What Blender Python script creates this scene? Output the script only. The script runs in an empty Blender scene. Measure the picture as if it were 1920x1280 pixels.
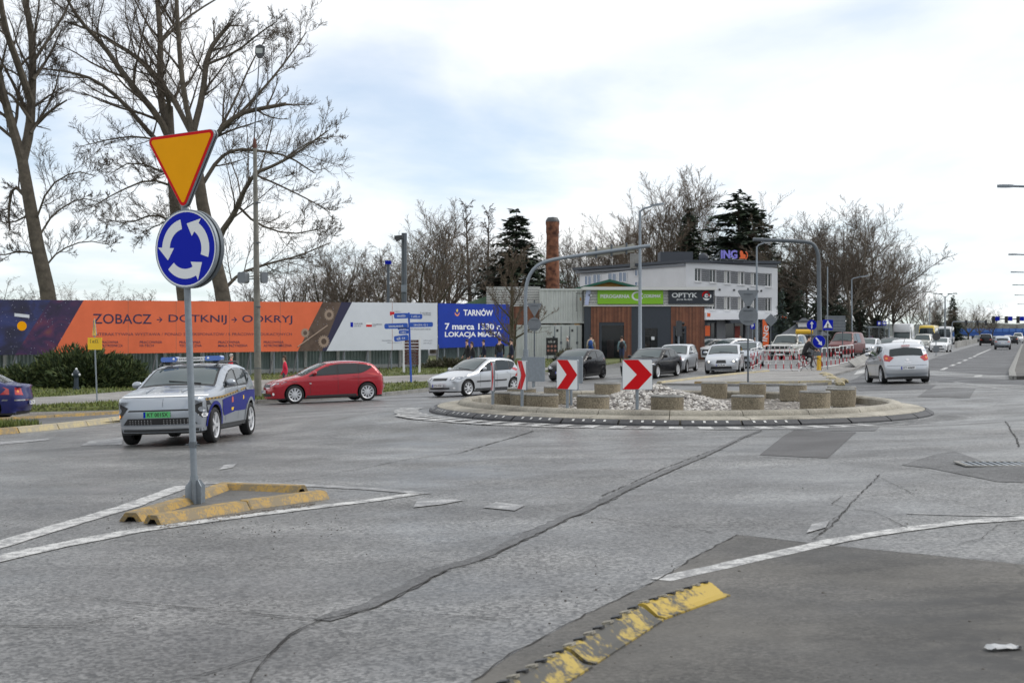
import bpy, bmesh, math, random
import numpy as np
from mathutils import Vector, Matrix
from mathutils.bvhtree import BVHTree
from mathutils import geometry as mgeo
R = math.radians
random.seed(7); np.random.seed(7)
SC = bpy.context.scene
COL = SC.collection
F = 2600.0          # focal length in pixels of the 1920 px wide photograph
CZ = 1.75           # camera height
HY = 625.0          # horizon row

# ------------------------------------------------------------------ camera
cd = bpy.data.cameras.new('camera'); cam = bpy.data.objects.new('camera', cd); COL.objects.link(cam)
cam.location = (0, 0, CZ); cam.rotation_euler = (R(90), 0, 0)
cd.sensor_width = 36; cd.lens = 36 * F / 1920; cd.shift_y = -(640 - HY) / 1920
cd.clip_start = .1; cd.clip_end = 9000
cd.dof.use_dof = True; cd.dof.focus_distance = 21; cd.dof.aperture_fstop = 5.0
SC.camera = cam
# ------------------------------------------------------------------ sky and sun
SUN_EL, SUN_AZ = 46, 78         # degrees; azimuth from +Y towards +X
w = bpy.data.worlds.new('World'); SC.world = w; w.use_nodes = True
nt = w.node_tree; nt.nodes.clear()
def N(tree, t, **k):
    n = tree.nodes.new(t)
    for a, b in k.items(): setattr(n, a, b)
    return n
out = N(nt, 'ShaderNodeOutputWorld'); bg = N(nt, 'ShaderNodeBackground'); sky = N(nt, 'ShaderNodeTexSky')
sky.sky_type = 'NISHITA'; sky.sun_disc = False; sky.sun_elevation = R(SUN_EL); sky.sun_rotation = R(SUN_AZ)
sky.air_density = 1.0; sky.dust_density = 0.3; sky.ozone_density = 1.0
bg.inputs['Strength'].default_value = .12
tc = N(nt, 'ShaderNodeTexCoord'); sep = N(nt, 'ShaderNodeSeparateXYZ'); nt.links.new(tc.outputs['Generated'], sep.inputs[0])
def M_(op, a, b=None, tree=nt):
    n = N(tree, 'ShaderNodeMath', operation=op)
    for i, v in enumerate((a, b)):
        if v is None: continue
        if isinstance(v, (int, float)): n.inputs[i].default_value = v
        else: tree.links.new(v, n.inputs[i])
    return n.outputs[0]
zz = M_('ADD', M_('MAXIMUM', sep.outputs['Z'], 0.0), 0.13)
cx = M_('DIVIDE', sep.outputs['X'], zz); cy = M_('DIVIDE', sep.outputs['Y'], zz)
cmb = N(nt, 'ShaderNodeCombineXYZ'); nt.links.new(M_('MULTIPLY', cx, .8), cmb.inputs[0]); nt.links.new(M_('MULTIPLY', cy, .55), cmb.inputs[1])
cmb.inputs[2].default_value = 3.1
n1 = N(nt, 'ShaderNodeTexNoise'); n1.inputs['Scale'].default_value = 1.15; n1.inputs['Detail'].default_value = 6; n1.inputs['Roughness'].default_value = .52
n1.inputs['Distortion'].default_value = .35
nt.links.new(cmb.outputs[0], n1.inputs['Vector'])
rp = N(nt, 'ShaderNodeValToRGB'); rp.color_ramp.elements[0].position = .28; rp.color_ramp.elements[1].position = .56
rp.color_ramp.interpolation = 'EASE'
nt.links.new(n1.outputs[0], rp.inputs[0])
# the thin cloud veil varies in brightness with noise
n2 = N(nt, 'ShaderNodeTexNoise'); n2.inputs['Scale'].default_value = 2.2; n2.inputs['Detail'].default_value = 5
nt.links.new(cmb.outputs[0], n2.inputs['Vector'])
crp = N(nt, 'ShaderNodeValToRGB'); crp.color_ramp.elements[0].position = .3; crp.color_ramp.elements[1].position = .65
crp.color_ramp.elements[0].color = (5.7, 6.05, 6.4, 1); crp.color_ramp.elements[1].color = (7.15, 7.15, 7.1, 1)
nt.links.new(n2.outputs[0], crp.inputs[0])
mx = N(nt, 'ShaderNodeMixRGB')
nt.links.new(M_('ADD', M_('MULTIPLY', rp.outputs[0], .48), .45), mx.inputs[0])
SKYCOL = N(nt, 'ShaderNodeMixRGB'); SKYCOL.blend_type = 'MULTIPLY'; SKYCOL.inputs[0].default_value = 1; SKYCOL.inputs[2].default_value = (.5, .66, .83, 1)
nt.links.new(sky.outputs[0], SKYCOL.inputs[1])
nt.links.new(SKYCOL.outputs[0], mx.inputs[1]); nt.links.new(crp.outputs[0], mx.inputs[2])
nt.links.new(mx.outputs[0], bg.inputs['Color']); nt.links.new(bg.outputs[0], out.inputs['Surface'])
sd = bpy.data.lights.new('sun', 'SUN'); so = bpy.data.objects.new('sun', sd); COL.objects.link(so)
sd.energy = 1.5; sd.angle = R(30); sd.color = (1, .95, .88)
sdir = Vector((math.sin(R(SUN_AZ)) * math.cos(R(SUN_EL)), math.cos(R(SUN_AZ)) * math.cos(R(SUN_EL)), math.sin(R(SUN_EL))))
so.rotation_euler = sdir.to_track_quat('Z', 'Y').to_euler()
vs = SC.view_settings; vs.view_transform = 'Standard'; vs.look = 'None'; vs.gamma = 1; vs.use_curve_mapping = False; vs.exposure = 0.5
SC.render.engine = 'CYCLES'; SC.cycles.use_denoising = True; SC.cycles.max_bounces = 5; SC.cycles.transparent_max_bounces = 12
SC.cycles.use_adaptive_sampling = True

# ------------------------------------------------------------------ terrain height and pixel helpers
def sst(a, b, t):
    t = min(1, max(0, (t - a) / (b - a))); return t * t * (3 - 2 * t)
RX, RY, RZ, RR = 3.73, 31.5, .02, 5.55     # the roundabout's centre, level and radius
def gz(x, y):
    xc = max(-13, min(20, x)); yc = max(-5, min(60, y))
    z = .343 + .0322 * xc - .017 * yc
    z = z + (-.12 - z) * sst(55, 110, y)
    d = math.hypot(x - RX, y - RY)
    z = z + (RZ - z) * (1 - sst(5.8, 9.5, d))
    return z
def P(px, py, Y):
    return Vector(((px - 960) * Y / F, Y, CZ - (py - HY) * Y / F))
def G(px, py):
    """the point of the ground seen at a pixel"""
    t = (py - HY) / F; s = (px - 960) / F
    lo, hi = 3.0, 600.0
    Y = lo; prev = lo
    while Y < hi:
        if CZ - t * Y <= gz(s * Y, Y):
            a, b = prev, Y
            for _ in range(25):
                m = (a + b) / 2
                if CZ - t * m <= gz(s * m, m): b = m
                else: a = m
            Y = b; break
        prev = Y; Y *= 1.02
    return Vector((s * Y, Y, gz(s * Y, Y)))
def GX(px, Y, off=0.0):
    x = (px - 960) * Y / F
    return Vector((x, Y, gz(x, Y) + off))

# ------------------------------------------------------------------ materials
MATS = {}
def mat(name, col=(.5, .5, .5), rough=.6, metal=0.0, var=0.0, vscale=6.0, bump=0.0, bscale=40.0, coat=0.0, spec=.5, emit=None, col2=None, trans=0.0, noiseco='Object', detail=4, alpha=None):
    if name in MATS: return MATS[name]
    m = bpy.data.materials.new(name); m.use_nodes = True; t = m.node_tree
    b = t.nodes['Principled BSDF']
    b.inputs['Roughness'].default_value = rough; b.inputs['Metallic'].default_value = metal
    b.inputs['Specular IOR Level'].default_value = spec; b.inputs['Coat Weight'].default_value = coat
    b.inputs['Coat Roughness'].default_value = .04
    b.inputs['Transmission Weight'].default_value = trans
    c = tuple(col) + (1,)
    b.inputs['Base Color'].default_value = c
    if alpha is not None: b.inputs['Alpha'].default_value = alpha
    if emit:
        b.inputs['Emission Color'].default_value = tuple(emit[:3]) + (1,); b.inputs['Emission Strength'].default_value = emit[3]
    if var or col2:
        co = N(t, 'ShaderNodeTexCoord'); no = N(t, 'ShaderNodeTexNoise')
        no.inputs['Scale'].default_value = vscale; no.inputs['Detail'].default_value = detail; no.inputs['Roughness'].default_value = .65
        t.links.new(co.outputs[noiseco], no.inputs['Vector'])
        rmp = N(t, 'ShaderNodeValToRGB'); rmp.color_ramp.elements[0].position = .3; rmp.color_ramp.elements[1].position = .7
        if col2: e0, e1 = tuple(col2), tuple(col)
        else: e0 = tuple(x * (1 - var) for x in col); e1 = tuple(min(1, x * (1 + var)) for x in col)
        rmp.color_ramp.elements[0].color = e0 + (1,); rmp.color_ramp.elements[1].color = e1 + (1,)
        t.links.new(no.outputs[0], rmp.inputs[0]); t.links.new(rmp.outputs[0], b.inputs['Base Color'])
    if bump:
        co2 = N(t, 'ShaderNodeTexCoord'); n2 = N(t, 'ShaderNodeTexNoise'); n2.inputs['Scale'].default_value = bscale; n2.inputs['Detail'].default_value = 3
        t.links.new(co2.outputs[noiseco], n2.inputs['Vector'])
        bp = N(t, 'ShaderNodeBump'); bp.inputs['Strength'].default_value = bump; bp.inputs['Distance'].default_value = .02
        t.links.new(n2.outputs[0], bp.inputs['Height']); t.links.new(bp.outputs[0], b.inputs['Normal'])
    MATS[name] = m
    return m

def ground_mat(name, dark, light, grain_dark, grain_scale=52, big=.35, rough=.62, bump=.5, crack=0.0, dust=None, grain=.55, wear=None, stains=None, tracks=False):
    """aggregate surface: fine light and dark grains, large stains, optional crazing and dust"""
    m = bpy.data.materials.new(name); m.use_nodes = True; t = m.node_tree; b = t.nodes['Principled BSDF']
    L = t.links.new
    co = N(t, 'ShaderNodeTexCoord'); geo = co.outputs['Object']
    def noise(scale, detail=3, ro=.6, vec=geo):
        n = N(t, 'ShaderNodeTexNoise'); n.inputs['Scale'].default_value = scale; n.inputs['Detail'].default_value = detail; n.inputs['Roughness'].default_value = ro
        L(vec, n.inputs['Vector']); return n.outputs[0]
    def ramp(v, p0, p1, c0, c1):
        r = N(t, 'ShaderNodeValToRGB'); r.color_ramp.elements[0].position = p0; r.color_ramp.elements[1].position = p1
        r.color_ramp.elements[0].color = tuple(c0) + (1,); r.color_ramp.elements[1].color = tuple(c1) + (1,); L(v, r.inputs[0]); return r.outputs[0]
    def mix(f, a, c, mode='MIX'):
        n = N(t, 'ShaderNodeMixRGB'); n.blend_type = mode
        for i, v in enumerate((f, a, c)):
            if isinstance(v, (int, float)): n.inputs[i].default_value = v
            elif isinstance(v, tuple): n.inputs[i].default_value = v + (1,)
            else: L(v, n.inputs[i])
        return n.outputs[0]
    vor = N(t, 'ShaderNodeTexVoronoi'); vor.inputs['Scale'].default_value = grain_scale; L(geo, vor.inputs['Vector'])
    sepc = N(t, 'ShaderNodeSeparateXYZ'); L(vor.outputs['Color'], sepc.inputs[0])
    stain = ramp(noise(.33, 6, .62), .34, .64, tuple(x * .9 for x in dark), tuple(x * 1.08 for x in light))
    g2 = ramp(sepc.outputs[0], .05, .95, (1 - grain * 1.1,) * 3, (1 + grain * 1.1,) * 3)
    colr = mix(1.0, stain, g2, 'MULTIPLY')
    g3 = ramp(noise(grain_scale * .8, 2, .7), .38, .62, (1 - big * .6,) * 3, (1 + big * .4,) * 3)
    colr = mix(1.0, colr, g3, 'MULTIPLY')
    g4 = ramp(noise(1.7, 5, .7), .3, .7, (1 - big,) * 3, (1 + big * .45,) * 3)
    colr = mix(1.0, colr, g4, 'MULTIPLY')
    if dust:
        colr = mix(ramp(noise(.8, 6, .65), .42, .7, (0, 0, 0), (.75, .75, .75)), colr, tuple(dust))
    if crack:
        wv = N(t, 'ShaderNodeTexNoise'); wv.inputs['Scale'].default_value = 1.6; wv.inputs['Detail'].default_value = 5; L(geo, wv.inputs['Vector'])
        add = N(t, 'ShaderNodeMixRGB'); add.blend_type = 'ADD'; add.inputs[0].default_value = .55; L(geo, add.inputs[1]); L(wv.outputs['Color'], add.inputs[2])
        v2 = N(t, 'ShaderNodeTexVoronoi'); v2.feature = 'DISTANCE_TO_EDGE'; v2.inputs['Scale'].default_value = .55; L(add.outputs[0], v2.inputs['Vector'])
        ln = ramp(v2.outputs['Distance'], .0, .011, (1, 1, 1), (0, 0, 0))
        msk = ramp(noise(.45, 3), .5, .6, (0, 0, 0), (crack, crack, crack))
        colr = mix(mix(1.0, ln, msk, 'MULTIPLY'), colr, tuple(x * .25 for x in dark))
    if tracks:                                # wheel tracks worn round the island
        mp = N(t, 'ShaderNodeMapping'); mp.inputs['Location'].default_value = (-RX, -RY, 0); mp.inputs['Scale'].default_value = (1, 1, 0); L(geo, mp.inputs[0])
        ln_ = N(t, 'ShaderNodeVectorMath', operation='LENGTH'); L(mp.outputs[0], ln_.inputs[0]); wob = N(t, 'ShaderNodeMath', operation='MULTIPLY_ADD'); L(noise(.25, 3), wob.inputs[0]); wob.inputs[1].default_value = 2.4; L(ln_.outputs['Value'], wob.inputs[2])
        sn = N(t, 'ShaderNodeMath', operation='SINE'); sc_ = N(t, 'ShaderNodeMath', operation='MULTIPLY'); L(wob.outputs[0], sc_.inputs[0]); sc_.inputs[1].default_value = 3.3; L(sc_.outputs[0], sn.inputs[0])
        colr = mix(1.0, colr, ramp(sn.outputs[0], 0, 1, (.84, .84, .84), (1.1, 1.1, 1.1)), 'MULTIPLY')
    for (sp_, rx_, ry_) in stains or ():      # damp, oily patches
        q = G(*sp_); mp = N(t, 'ShaderNodeMapping'); mp.vector_type = 'TEXTURE'; mp.inputs['Location'].default_value = (q.x, q.y, q.z); mp.inputs['Scale'].default_value = (rx_, ry_ * 2.2, 9); L(geo, mp.inputs[0])
        gr = N(t, 'ShaderNodeTexGradient'); gr.gradient_type = 'SPHERICAL'; L(mp.outputs[0], gr.inputs[0])
        mm = N(t, 'ShaderNodeMath', operation='MULTIPLY'); L(gr.outputs[1], mm.inputs[0]); L(ramp(noise(3.5, 6, .7), .35, .6, (0, 0, 0), (1.6, 1.6, 1.6)), mm.inputs[1]); mm.use_clamp = True
        colr = mix(mm.outputs[0], colr, (.035, .034, .033))
    L(colr, b.inputs['Base Color'])
    b.inputs['Roughness'].default_value = rough
    L(ramp(noise(.5, 5), .3, .7, (rough - .16,) * 3, (rough + .14,) * 3), b.inputs['Roughness'])
    bp = N(t, 'ShaderNodeBump'); bp.inputs['Strength'].default_value = bump; bp.inputs['Distance'].default_value = .006
    L(sepc.outputs[0], bp.inputs['Height']); L(bp.outputs[0], b.inputs['Normal'])
    MATS[name] = m
    return m

def paint_mat(name, col, wear=.45, under=(.2, .2, .2), rough=.6, scale=7.0, fine=45.0):
    """road or kerb paint worn through to what lies under it"""
    m = bpy.data.materials.new(name); m.use_nodes = True; t = m.node_tree; b = t.nodes['Principled BSDF']; L = t.links.new
    co = N(t, 'ShaderNodeTexCoord')
    def noise(s, d):
        n = N(t, 'ShaderNodeTexNoise'); n.inputs['Scale'].default_value = s; n.inputs['Detail'].default_value = d; n.inputs['Roughness'].default_value = .7; L(co.outputs['Object'], n.inputs['Vector']); return n.outputs[0]
    a = N(t, 'ShaderNodeMath', operation='ADD'); L(noise(scale, 5), a.inputs[0])
    k = N(t, 'ShaderNodeMath', operation='MULTIPLY'); L(noise(fine, 2), k.inputs[0]); k.inputs[1].default_value = .55; L(k.outputs[0], a.inputs[1])
    r = N(t, 'ShaderNodeValToRGB'); r.color_ramp.elements[0].position = .54 + wear * .34; r.color_ramp.elements[1].position = .64 + wear * .38
    e0, e1 = r.color_ramp.elements; e0.color = tuple(under) + (1,); e1.color = tuple(col) + (1,)
    r.color_ramp.elements[0].position = wear; r.color_ramp.elements[1].position = wear + .16
    L(a.outputs[0], r.inputs[0]); L(r.outputs[0], b.inputs['Base Color']); b.inputs['Roughness'].default_value = rough
    MATS[name] = m
    return m
def MT(n): return MATS[n]

ground_mat('asphalt', (.09, .089, .0875), (.144, .1425, .139), .05, crack=.75, big=.27, rough=.46, bump=.45, grain=.72, grain_scale=50, tracks=True)
ground_mat('asphalt_new', (.045, .046, .05), (.062, .063, .067), .05, grain=.35, big=.2, rough=.6)
ground_mat('asphalt_patch', (.062, .06, .061), (.078, .076, .077), .05, grain=.3, big=.15, rough=.7, grain_scale=110)
ground_mat('asphalt_repair', (.066, .0665, .067), (.096, .096, .097), .05, grain=.5, big=.35, rough=.6)
ground_mat('dusty', (.06, .057, .053), (.095, .09, .083), .05, grain=.3, big=.42, rough=.75, dust=(.115, .108, .096), crack=.5, stains=[((1830, 1130), 1.0, .12), ((1860, 1225), .9, .42), ((1800, 1160), .7, .12), ((1560, 1045), .5, .1), ((1900, 1105), .7, .1)])
ground_mat('concrete_path', (.2, .195, .19), (.27, .262, .25), .05, grain=.18, big=.2, rough=.8, grain_scale=60)
ground_mat('soil', (.05, .045, .035), (.1, .09, .07), .05, grain=.5, big=.5, rough=.95, grain_scale=30)
ground_mat('grass_ground', (.065, .085, .022), (.13, .145, .045), .05, grain=.5, big=.5, rough=.95, grain_scale=16)
ground_mat('earth', (.055, .055, .04), (.09, .085, .06), .05, grain=.3, big=.4, rough=.95, grain_scale=5)
ground_mat('kerb_concrete', (.25, .232, .19), (.37, .345, .29), .05, grain=.2, big=.42, rough=.85, grain_scale=80)
ground_mat('kerb_grey', (.2, .2, .19), (.29, .285, .27), .05, grain=.2, big=.3, rough=.85, grain_scale=60)
ground_mat('planter', (.2, .168, .115), (.27, .23, .165), .05, grain=.4, big=.22, rough=.9, grain_scale=70)
ground_mat('gravel_bed', (.14, .125, .105), (.22, .2, .18), .05, grain=.6, big=.5, rough=.95, grain_scale=22)
paint_mat('white_line', (.5, .5, .49), .69, (.2, .2, .2))
paint_mat('white_worn', (.4, .4, .4), .76, (.17, .172, .176), scale=4)
paint_mat('kerb_yellow', (.35, .21, .032), .74, (.17, .13, .07), scale=7)
paint_mat('kerb_yellow_worn', (.4, .33, .17), .72, (.27, .24, .18), scale=6)
paint_mat('rubber_yellow', (.38, .265, .035), .62, (.045, .043, .036), scale=5, fine=30)
paint_mat('rubber_yellow_worn', (.36, .26, .045), .77, (.05, .048, .042), scale=5, fine=28)
mat('rubber', (.035, .036, .04), .62, var=.35, vscale=9)
mat('galv', (.22, .25, .28), .5, .4, var=.12, vscale=14)
mat('galv_dark', (.1, .115, .13), .55, .3, var=.15, vscale=8)
mat('sign_back', (.17, .185, .2), .5, .4, var=.12, vscale=5)
mat('pole_concrete', (.17, .165, .145), .9, var=.22, vscale=4, bump=.3)
mat('sign_white', (.7, .72, .73), .5, spec=.2)
mat('sign_blue', (.004, .014, .36), .5, spec=.12)
mat('sign_yellow', (.8, .34, .001), .5, spec=.1, var=.06, vscale=1.5)
mat('sign_red', (.55, .006, .01), .5, spec=.12)
mat('black', (.012, .012, .013), .5)
mat('dark_grey', (.05, .052, .056), .55)
mat('white_plastic', (.7, .7, .7), .4)
mat('crack', (.026, .025, .024), .95, var=.4, vscale=20)
mat('joint', (.05, .045, .038), .95)
# ------------------------------------------------------------------ mesh helpers
class MB:
    def __init__(s): s.v = []; s.f = []; s.mi = []
    def add(s, vs, fs, m=0):
        o = len(s.v); s.v += [tuple(p) for p in vs]; s.f += [tuple(i + o for i in f) for f in fs]; s.mi += [m] * len(fs)
    def box(s, c, d, rz=0.0, m=0, rot=None, taper=1.0):
        x, y, z = d[0] / 2, d[1] / 2, d[2] / 2; k = taper
        pts = [(-x, -y, -z), (x, -y, -z), (x, y, -z), (-x, y, -z), (-x * k, -y * k, z), (x * k, -y * k, z), (x * k, y * k, z), (-x * k, y * k, z)]
        mm = rot if rot is not None else Matrix.Rotation(rz, 3, 'Z')
        c = Vector(c)
        s.add([mm @ Vector(p) + c for p in pts], [(0, 3, 2, 1), (4, 5, 6, 7), (0, 1, 5, 4), (1, 2, 6, 5), (2, 3, 7, 6), (3, 0, 4, 7)], m)
        return s
    def tube(s, pts, rad, n=8, m=0, cap=True):
        pts = [Vector(p) for p in pts]
        if isinstance(rad, (int, float)): rad = [rad] * len(pts)
        o = len(s.v); up = None
        for i, p in enumerate(pts):
            d = (pts[min(i + 1, len(pts) - 1)] - pts[max(i - 1, 0)])
            if d.length < 1e-9: d = Vector((0, 0, 1))
            d.normalize()
            if up is None:
                up = Vector((0, 0, 1)) if abs(d.z) < .9 else Vector((1, 0, 0))
            a = d.cross(up)
            if a.length < 1e-6: a = d.cross(Vector((0, 1, 0)))
            a.normalize(); b = a.cross(d); up = b
            for k in range(n):
                t = 2 * math.pi * k / n
                s.v.append(tuple(p + (a * math.cos(t) + b * math.sin(t)) * rad[i]))
        for i in range(len(pts) - 1):
            for k in range(n):
                k2 = (k + 1) % n
                s.f.append((o + i * n + k, o + i * n + k2, o + (i + 1) * n + k2, o + (i + 1) * n + k)); s.mi.append(m)
        if cap:
            s.f.append(tuple(o + k for k in range(n))[::-1]); s.mi.append(m)
            e = o + (len(pts) - 1) * n; s.f.append(tuple(e + k for k in range(n))); s.mi.append(m)
        return s
    def lathe(s, prof, n=24, m=0, c=(0, 0, 0), axis='Z', close=False):
        o = len(s.v); c = Vector(c)
        for r, z in prof:
            for k in range(n):
                t = 2 * math.pi * k / n
                if axis == 'Z': p = Vector((r * math.cos(t), r * math.sin(t), z))
                elif axis == 'Y': p = Vector((r * math.cos(t), z, r * math.sin(t)))
                else: p = Vector((z, r * math.cos(t), r * math.sin(t)))
                s.v.append(tuple(p + c))
        L = len(prof)
        for i in range(L - 1 + (1 if close else 0)):
            j = (i + 1) % L
            for k in range(n):
                k2 = (k + 1) % n
                s.f.append((o + i * n + k, o + i * n + k2, o + j * n + k2, o + j * n + k)); s.mi.append(m)
        return s
    def prism(s, poly, mtx, d, m=0, mside=None):
        """poly 2-D in the local XY of mtx, extruded from 0 to d along its local Z"""
        n = len(poly); o = len(s.v)
        for z in (0, d):
            for x, y in poly: s.v.append(tuple(mtx @ Vector((x, y, z))))
        s.f.append(tuple(o + i for i in range(n))[::-1]); s.mi.append(m)
        s.f.append(tuple(o + n + i for i in range(n))); s.mi.append(m)
        ms = m if mside is None else mside
        for i in range(n):
            j = (i + 1) % n
            s.f.append((o + i, o + j, o + n + j, o + n + i)); s.mi.append(ms)
        return s
    def sphere(s, c, r, n=10, k=7, m=0, sq=(1, 1, 1)):
        prof = [(max(1e-4, math.sin(math.pi * i / k)) * r, -math.cos(math.pi * i / k) * r) for i in range(k + 1)]
        o = len(s.v); s.lathe(prof, n, m); c = Vector(c)
        for i in range(o, len(s.v)):
            p = s.v[i]; s.v[i] = (p[0] * sq[0] + c.x, p[1] * sq[1] + c.y, p[2] * sq[2] + c.z)
        return s
    def mesh(s, name, mats, smooth=False, angle=None):
        me = bpy.data.meshes.new(name); me.from_pydata(s.v, [], s.f)
        for mm in (mats if isinstance(mats, (list, tuple)) else [mats]): me.materials.append(MATS[mm] if isinstance(mm, str) else mm)
        if len(me.polygons) == len(s.mi): me.polygons.foreach_set('material_index', s.mi)
        me.update()
        if smooth:
            me.shade_smooth() if hasattr(me, 'shade_smooth') else [setattr(p, 'use_smooth', True) for p in me.polygons]
            if angle:
                try: me.set_sharp_from_angle(angle=R(angle))
                except Exception: pass
        return me
def shift(mb, d):
    mb.v = [(a + d[0], b + d[1], c + d[2]) for a, b, c in mb.v]; return mb
def link(name, data, parent=None):
    o = bpy.data.objects.new(name, data); COL.objects.link(o)
    if parent is not None: o.parent = parent
    return o
def tag(o, label=None, cat=None, group=None, kind=None):
    if label: o['label'] = label
    if cat: o['category'] = cat
    if group: o['group'] = group
    if kind: o['kind'] = kind
    return o
def thing(name, label, cat, loc=(0, 0, 0), rz=0.0, group=None):
    o = link(name, None); o.location = loc; o.rotation_euler = (0, 0, rz); return tag(o, label, cat, group)
def part(name, mb, mats, parent, world=False, smooth=False, angle=35, label=None):
    if world:
        p = parent; off = Vector((0, 0, 0))
        while p is not None: off += p.location; p = p.parent
        shift(mb, -off)
    o = link(name, mb.mesh(name, mats, smooth, angle), parent)
    if label: o['label'] = label
    if name == 'lettering': o['kind'] = 'stuff'
    return o
def solo(name, mb, mats, label, cat, loc=(0, 0, 0), world=True, smooth=False, angle=35, group=None):
    """a thing that is one mesh"""
    if world: shift(mb, -Vector(loc))
    o = link(name, mb.mesh(name, mats, smooth, angle)); o.location = loc; return tag(o, label, cat, group)
def copy_tree(o, parent=None):
    c = o.copy(); COL.objects.link(c); c.parent = parent
    for ch in o.children: copy_tree(ch, c)
    return c
def cut_grid(poly, step, holes=None):
    """2-D polygon -> (verts, faces) cut along a grid"""
    bm = bmesh.new(); vs = [bm.verts.new((p[0], p[1], 0)) for p in poly]
    bm.faces.new(vs)
    xs = [p[0] for p in poly]; ys = [p[1] for p in poly]
    sx, sy = (step, step) if isinstance(step, (int, float)) else step
    for a, b, ax, st in ((min(xs), max(xs), 0, sx), (min(ys), max(ys), 1, sy)):
        k = math.floor(a / st) + 1
        while k * st < b:
            co = [0, 0, 0]; co[ax] = k * st; no = [0, 0, 0]; no[ax] = 1
            bmesh.ops.bisect_plane(bm, geom=bm.verts[:] + bm.edges[:] + bm.faces[:], plane_co=co, plane_no=no, dist=1e-5)
            k += 1
    bmesh.ops.triangulate(bm, faces=[f for f in bm.faces if len(f.verts) > 4])
    bm.normal_update()
    bm.verts.index_update()
    V = [(v.co.x, v.co.y) for v in bm.verts]; Fs = [tuple(v.index for v in (f.verts if f.normal.z > 0 else reversed(f.verts[:]))) for f in bm.faces]
    bm.free(); return V, Fs
def sheet_mb(poly, off, step=1.0, skirt=0.0, zfun=None):
    V, Fs = cut_grid([(p[0], p[1]) for p in poly], step)
    g = zfun or gz
    mb = MB(); mb.add([(x, y, g(x, y) + off) for x, y in V], Fs)
    if skirt:
        n = len(poly)
        for i in range(n):
            a, b = poly[i], poly[(i + 1) % n]; d = math.hypot(b[0] - a[0], b[1] - a[1]); k = max(1, int(d / (step if isinstance(step, (int, float)) else step[0])))
            for j in range(k):
                p = [a[q] + (b[q] - a[q]) * j / k for q in (0, 1)]; q_ = [a[q] + (b[q] - a[q]) * (j + 1) / k for q in (0, 1)]
                z0, z1 = g(*p) + off, g(*q_) + off
                mb.add([(p[0], p[1], z0), (q_[0], q_[1], z1), (q_[0], q_[1], z1 - skirt), (p[0], p[1], z0 - skirt)], [(0, 1, 2, 3)])
    return mb
def sheet(name, poly, off, m, step=1.0, parent=None, kind='structure', skirt=0.0, zfun=None, label=None):
    o = link(name, sheet_mb(poly, off, step, skirt, zfun).mesh(name, m), parent)
    if parent is None: o['kind'] = kind
    return o
def chaikin(pts, n=2, closed=False):
    pts = [tuple(p) for p in pts]
    for _ in range(n):
        q = [] if closed else [pts[0]]
        L = len(pts)
        for i in range(L if closed else L - 1):
            a, b = pts[i], pts[(i + 1) % L]
            q.append(tuple(a[k] * .75 + b[k] * .25 for k in range(len(a)))); q.append(tuple(a[k] * .25 + b[k] * .75 for k in range(len(a))))
        if not closed: q.append(pts[-1])
        pts = q
    return pts
def densify(pts, step):
    out_ = []
    for a, b in zip(pts[:-1], pts[1:]):
        a, b = Vector(a), Vector(b); k = max(1, int((b - a).length / step))
        out_ += [a + (b - a) * j / k for j in range(k)]
    return out_ + [Vector(pts[-1])]
def strip_mb(pts, width, off, jit=0.0, wj=0.0, step=.4, seed=1, mb=None):
    """ribbon on the ground along points (x, y)"""
    rnd = random.Random(seed); mb = mb or MB()
    pts = densify([(p[0], p[1]) for p in pts], step); o = len(mb.v)
    for i, p in enumerate(pts):
        d = (pts[min(i + 1, len(pts) - 1)] - pts[max(i - 1, 0)]).normalized(); n = Vector((-d.y, d.x))
        c = p + n * rnd.uniform(-jit, jit); ww = (width[0] + (width[1] - width[0]) * i / max(1, len(pts) - 1)) if isinstance(width, tuple) else width
        ww *= 1 + rnd.uniform(-wj, wj)
        a, b = c + n * ww / 2, c - n * ww / 2
        mb.v += [(a.x, a.y, gz(a.x, a.y) + off), (b.x, b.y, gz(b.x, b.y) + off)]
        if i: mb.f.append((o + 2 * i - 2, o + 2 * i - 1, o + 2 * i + 1, o + 2 * i)); mb.mi.append(0)
    return mb
_dg = None
def text_mb(body, width=None, height=None, bold=0.0, align='CENTER', depth=0.0, spacing=1.0, shear=0.0):
    """flat lettering in the local XY plane, centred (or left aligned) on its box"""
    cu = bpy.data.curves.new('t', 'FONT'); cu.body = body; cu.size = 1; cu.offset = bold; cu.extrude = depth; cu.resolution_u = 3; cu.space_character = spacing; cu.shear = shear
    cu.space_line = .95
    ob = bpy.data.objects.new('t', cu)
    me = bpy.data.meshes.new_from_object(ob)
    V = np.array([v.co[:] for v in me.vertices]) if len(me.vertices) else np.zeros((1, 3))
    Fs = [tuple(p.vertices) for p in me.polygons]
    bpy.data.objects.remove(ob); bpy.data.curves.remove(cu); bpy.data.meshes.remove(me)
    lo, hi = V.min(0), V.max(0); sz = np.maximum(hi - lo, 1e-4)
    sx = width / sz[0] if width else None; sy = height / sz[1] if height else None
    if sx is None: sx = sy
    if sy is None: sy = sx
    V[:, 0] = (V[:, 0] - (lo[0] + hi[0]) / 2 if align == 'CENTER' else V[:, 0] - lo[0]) * sx
    V[:, 1] = (V[:, 1] - (lo[1] + hi[1]) / 2) * sy
    mb = MB(); mb.add([tuple(v) for v in V], Fs); return mb
def place(mb, mtx):
    mb.v = [tuple(mtx @ Vector(v)) for v in mb.v]; return mb
def frame(o, u, n):
    """matrix with local X = u, local Z = n (facing), local Y up"""
    n = Vector(n).normalized(); u = Vector(u).normalized(); v = n.cross(u).normalized()
    m = Matrix((u, v, n)).transposed().to_4x4(); m.translation = Vector(o); return m
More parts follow.
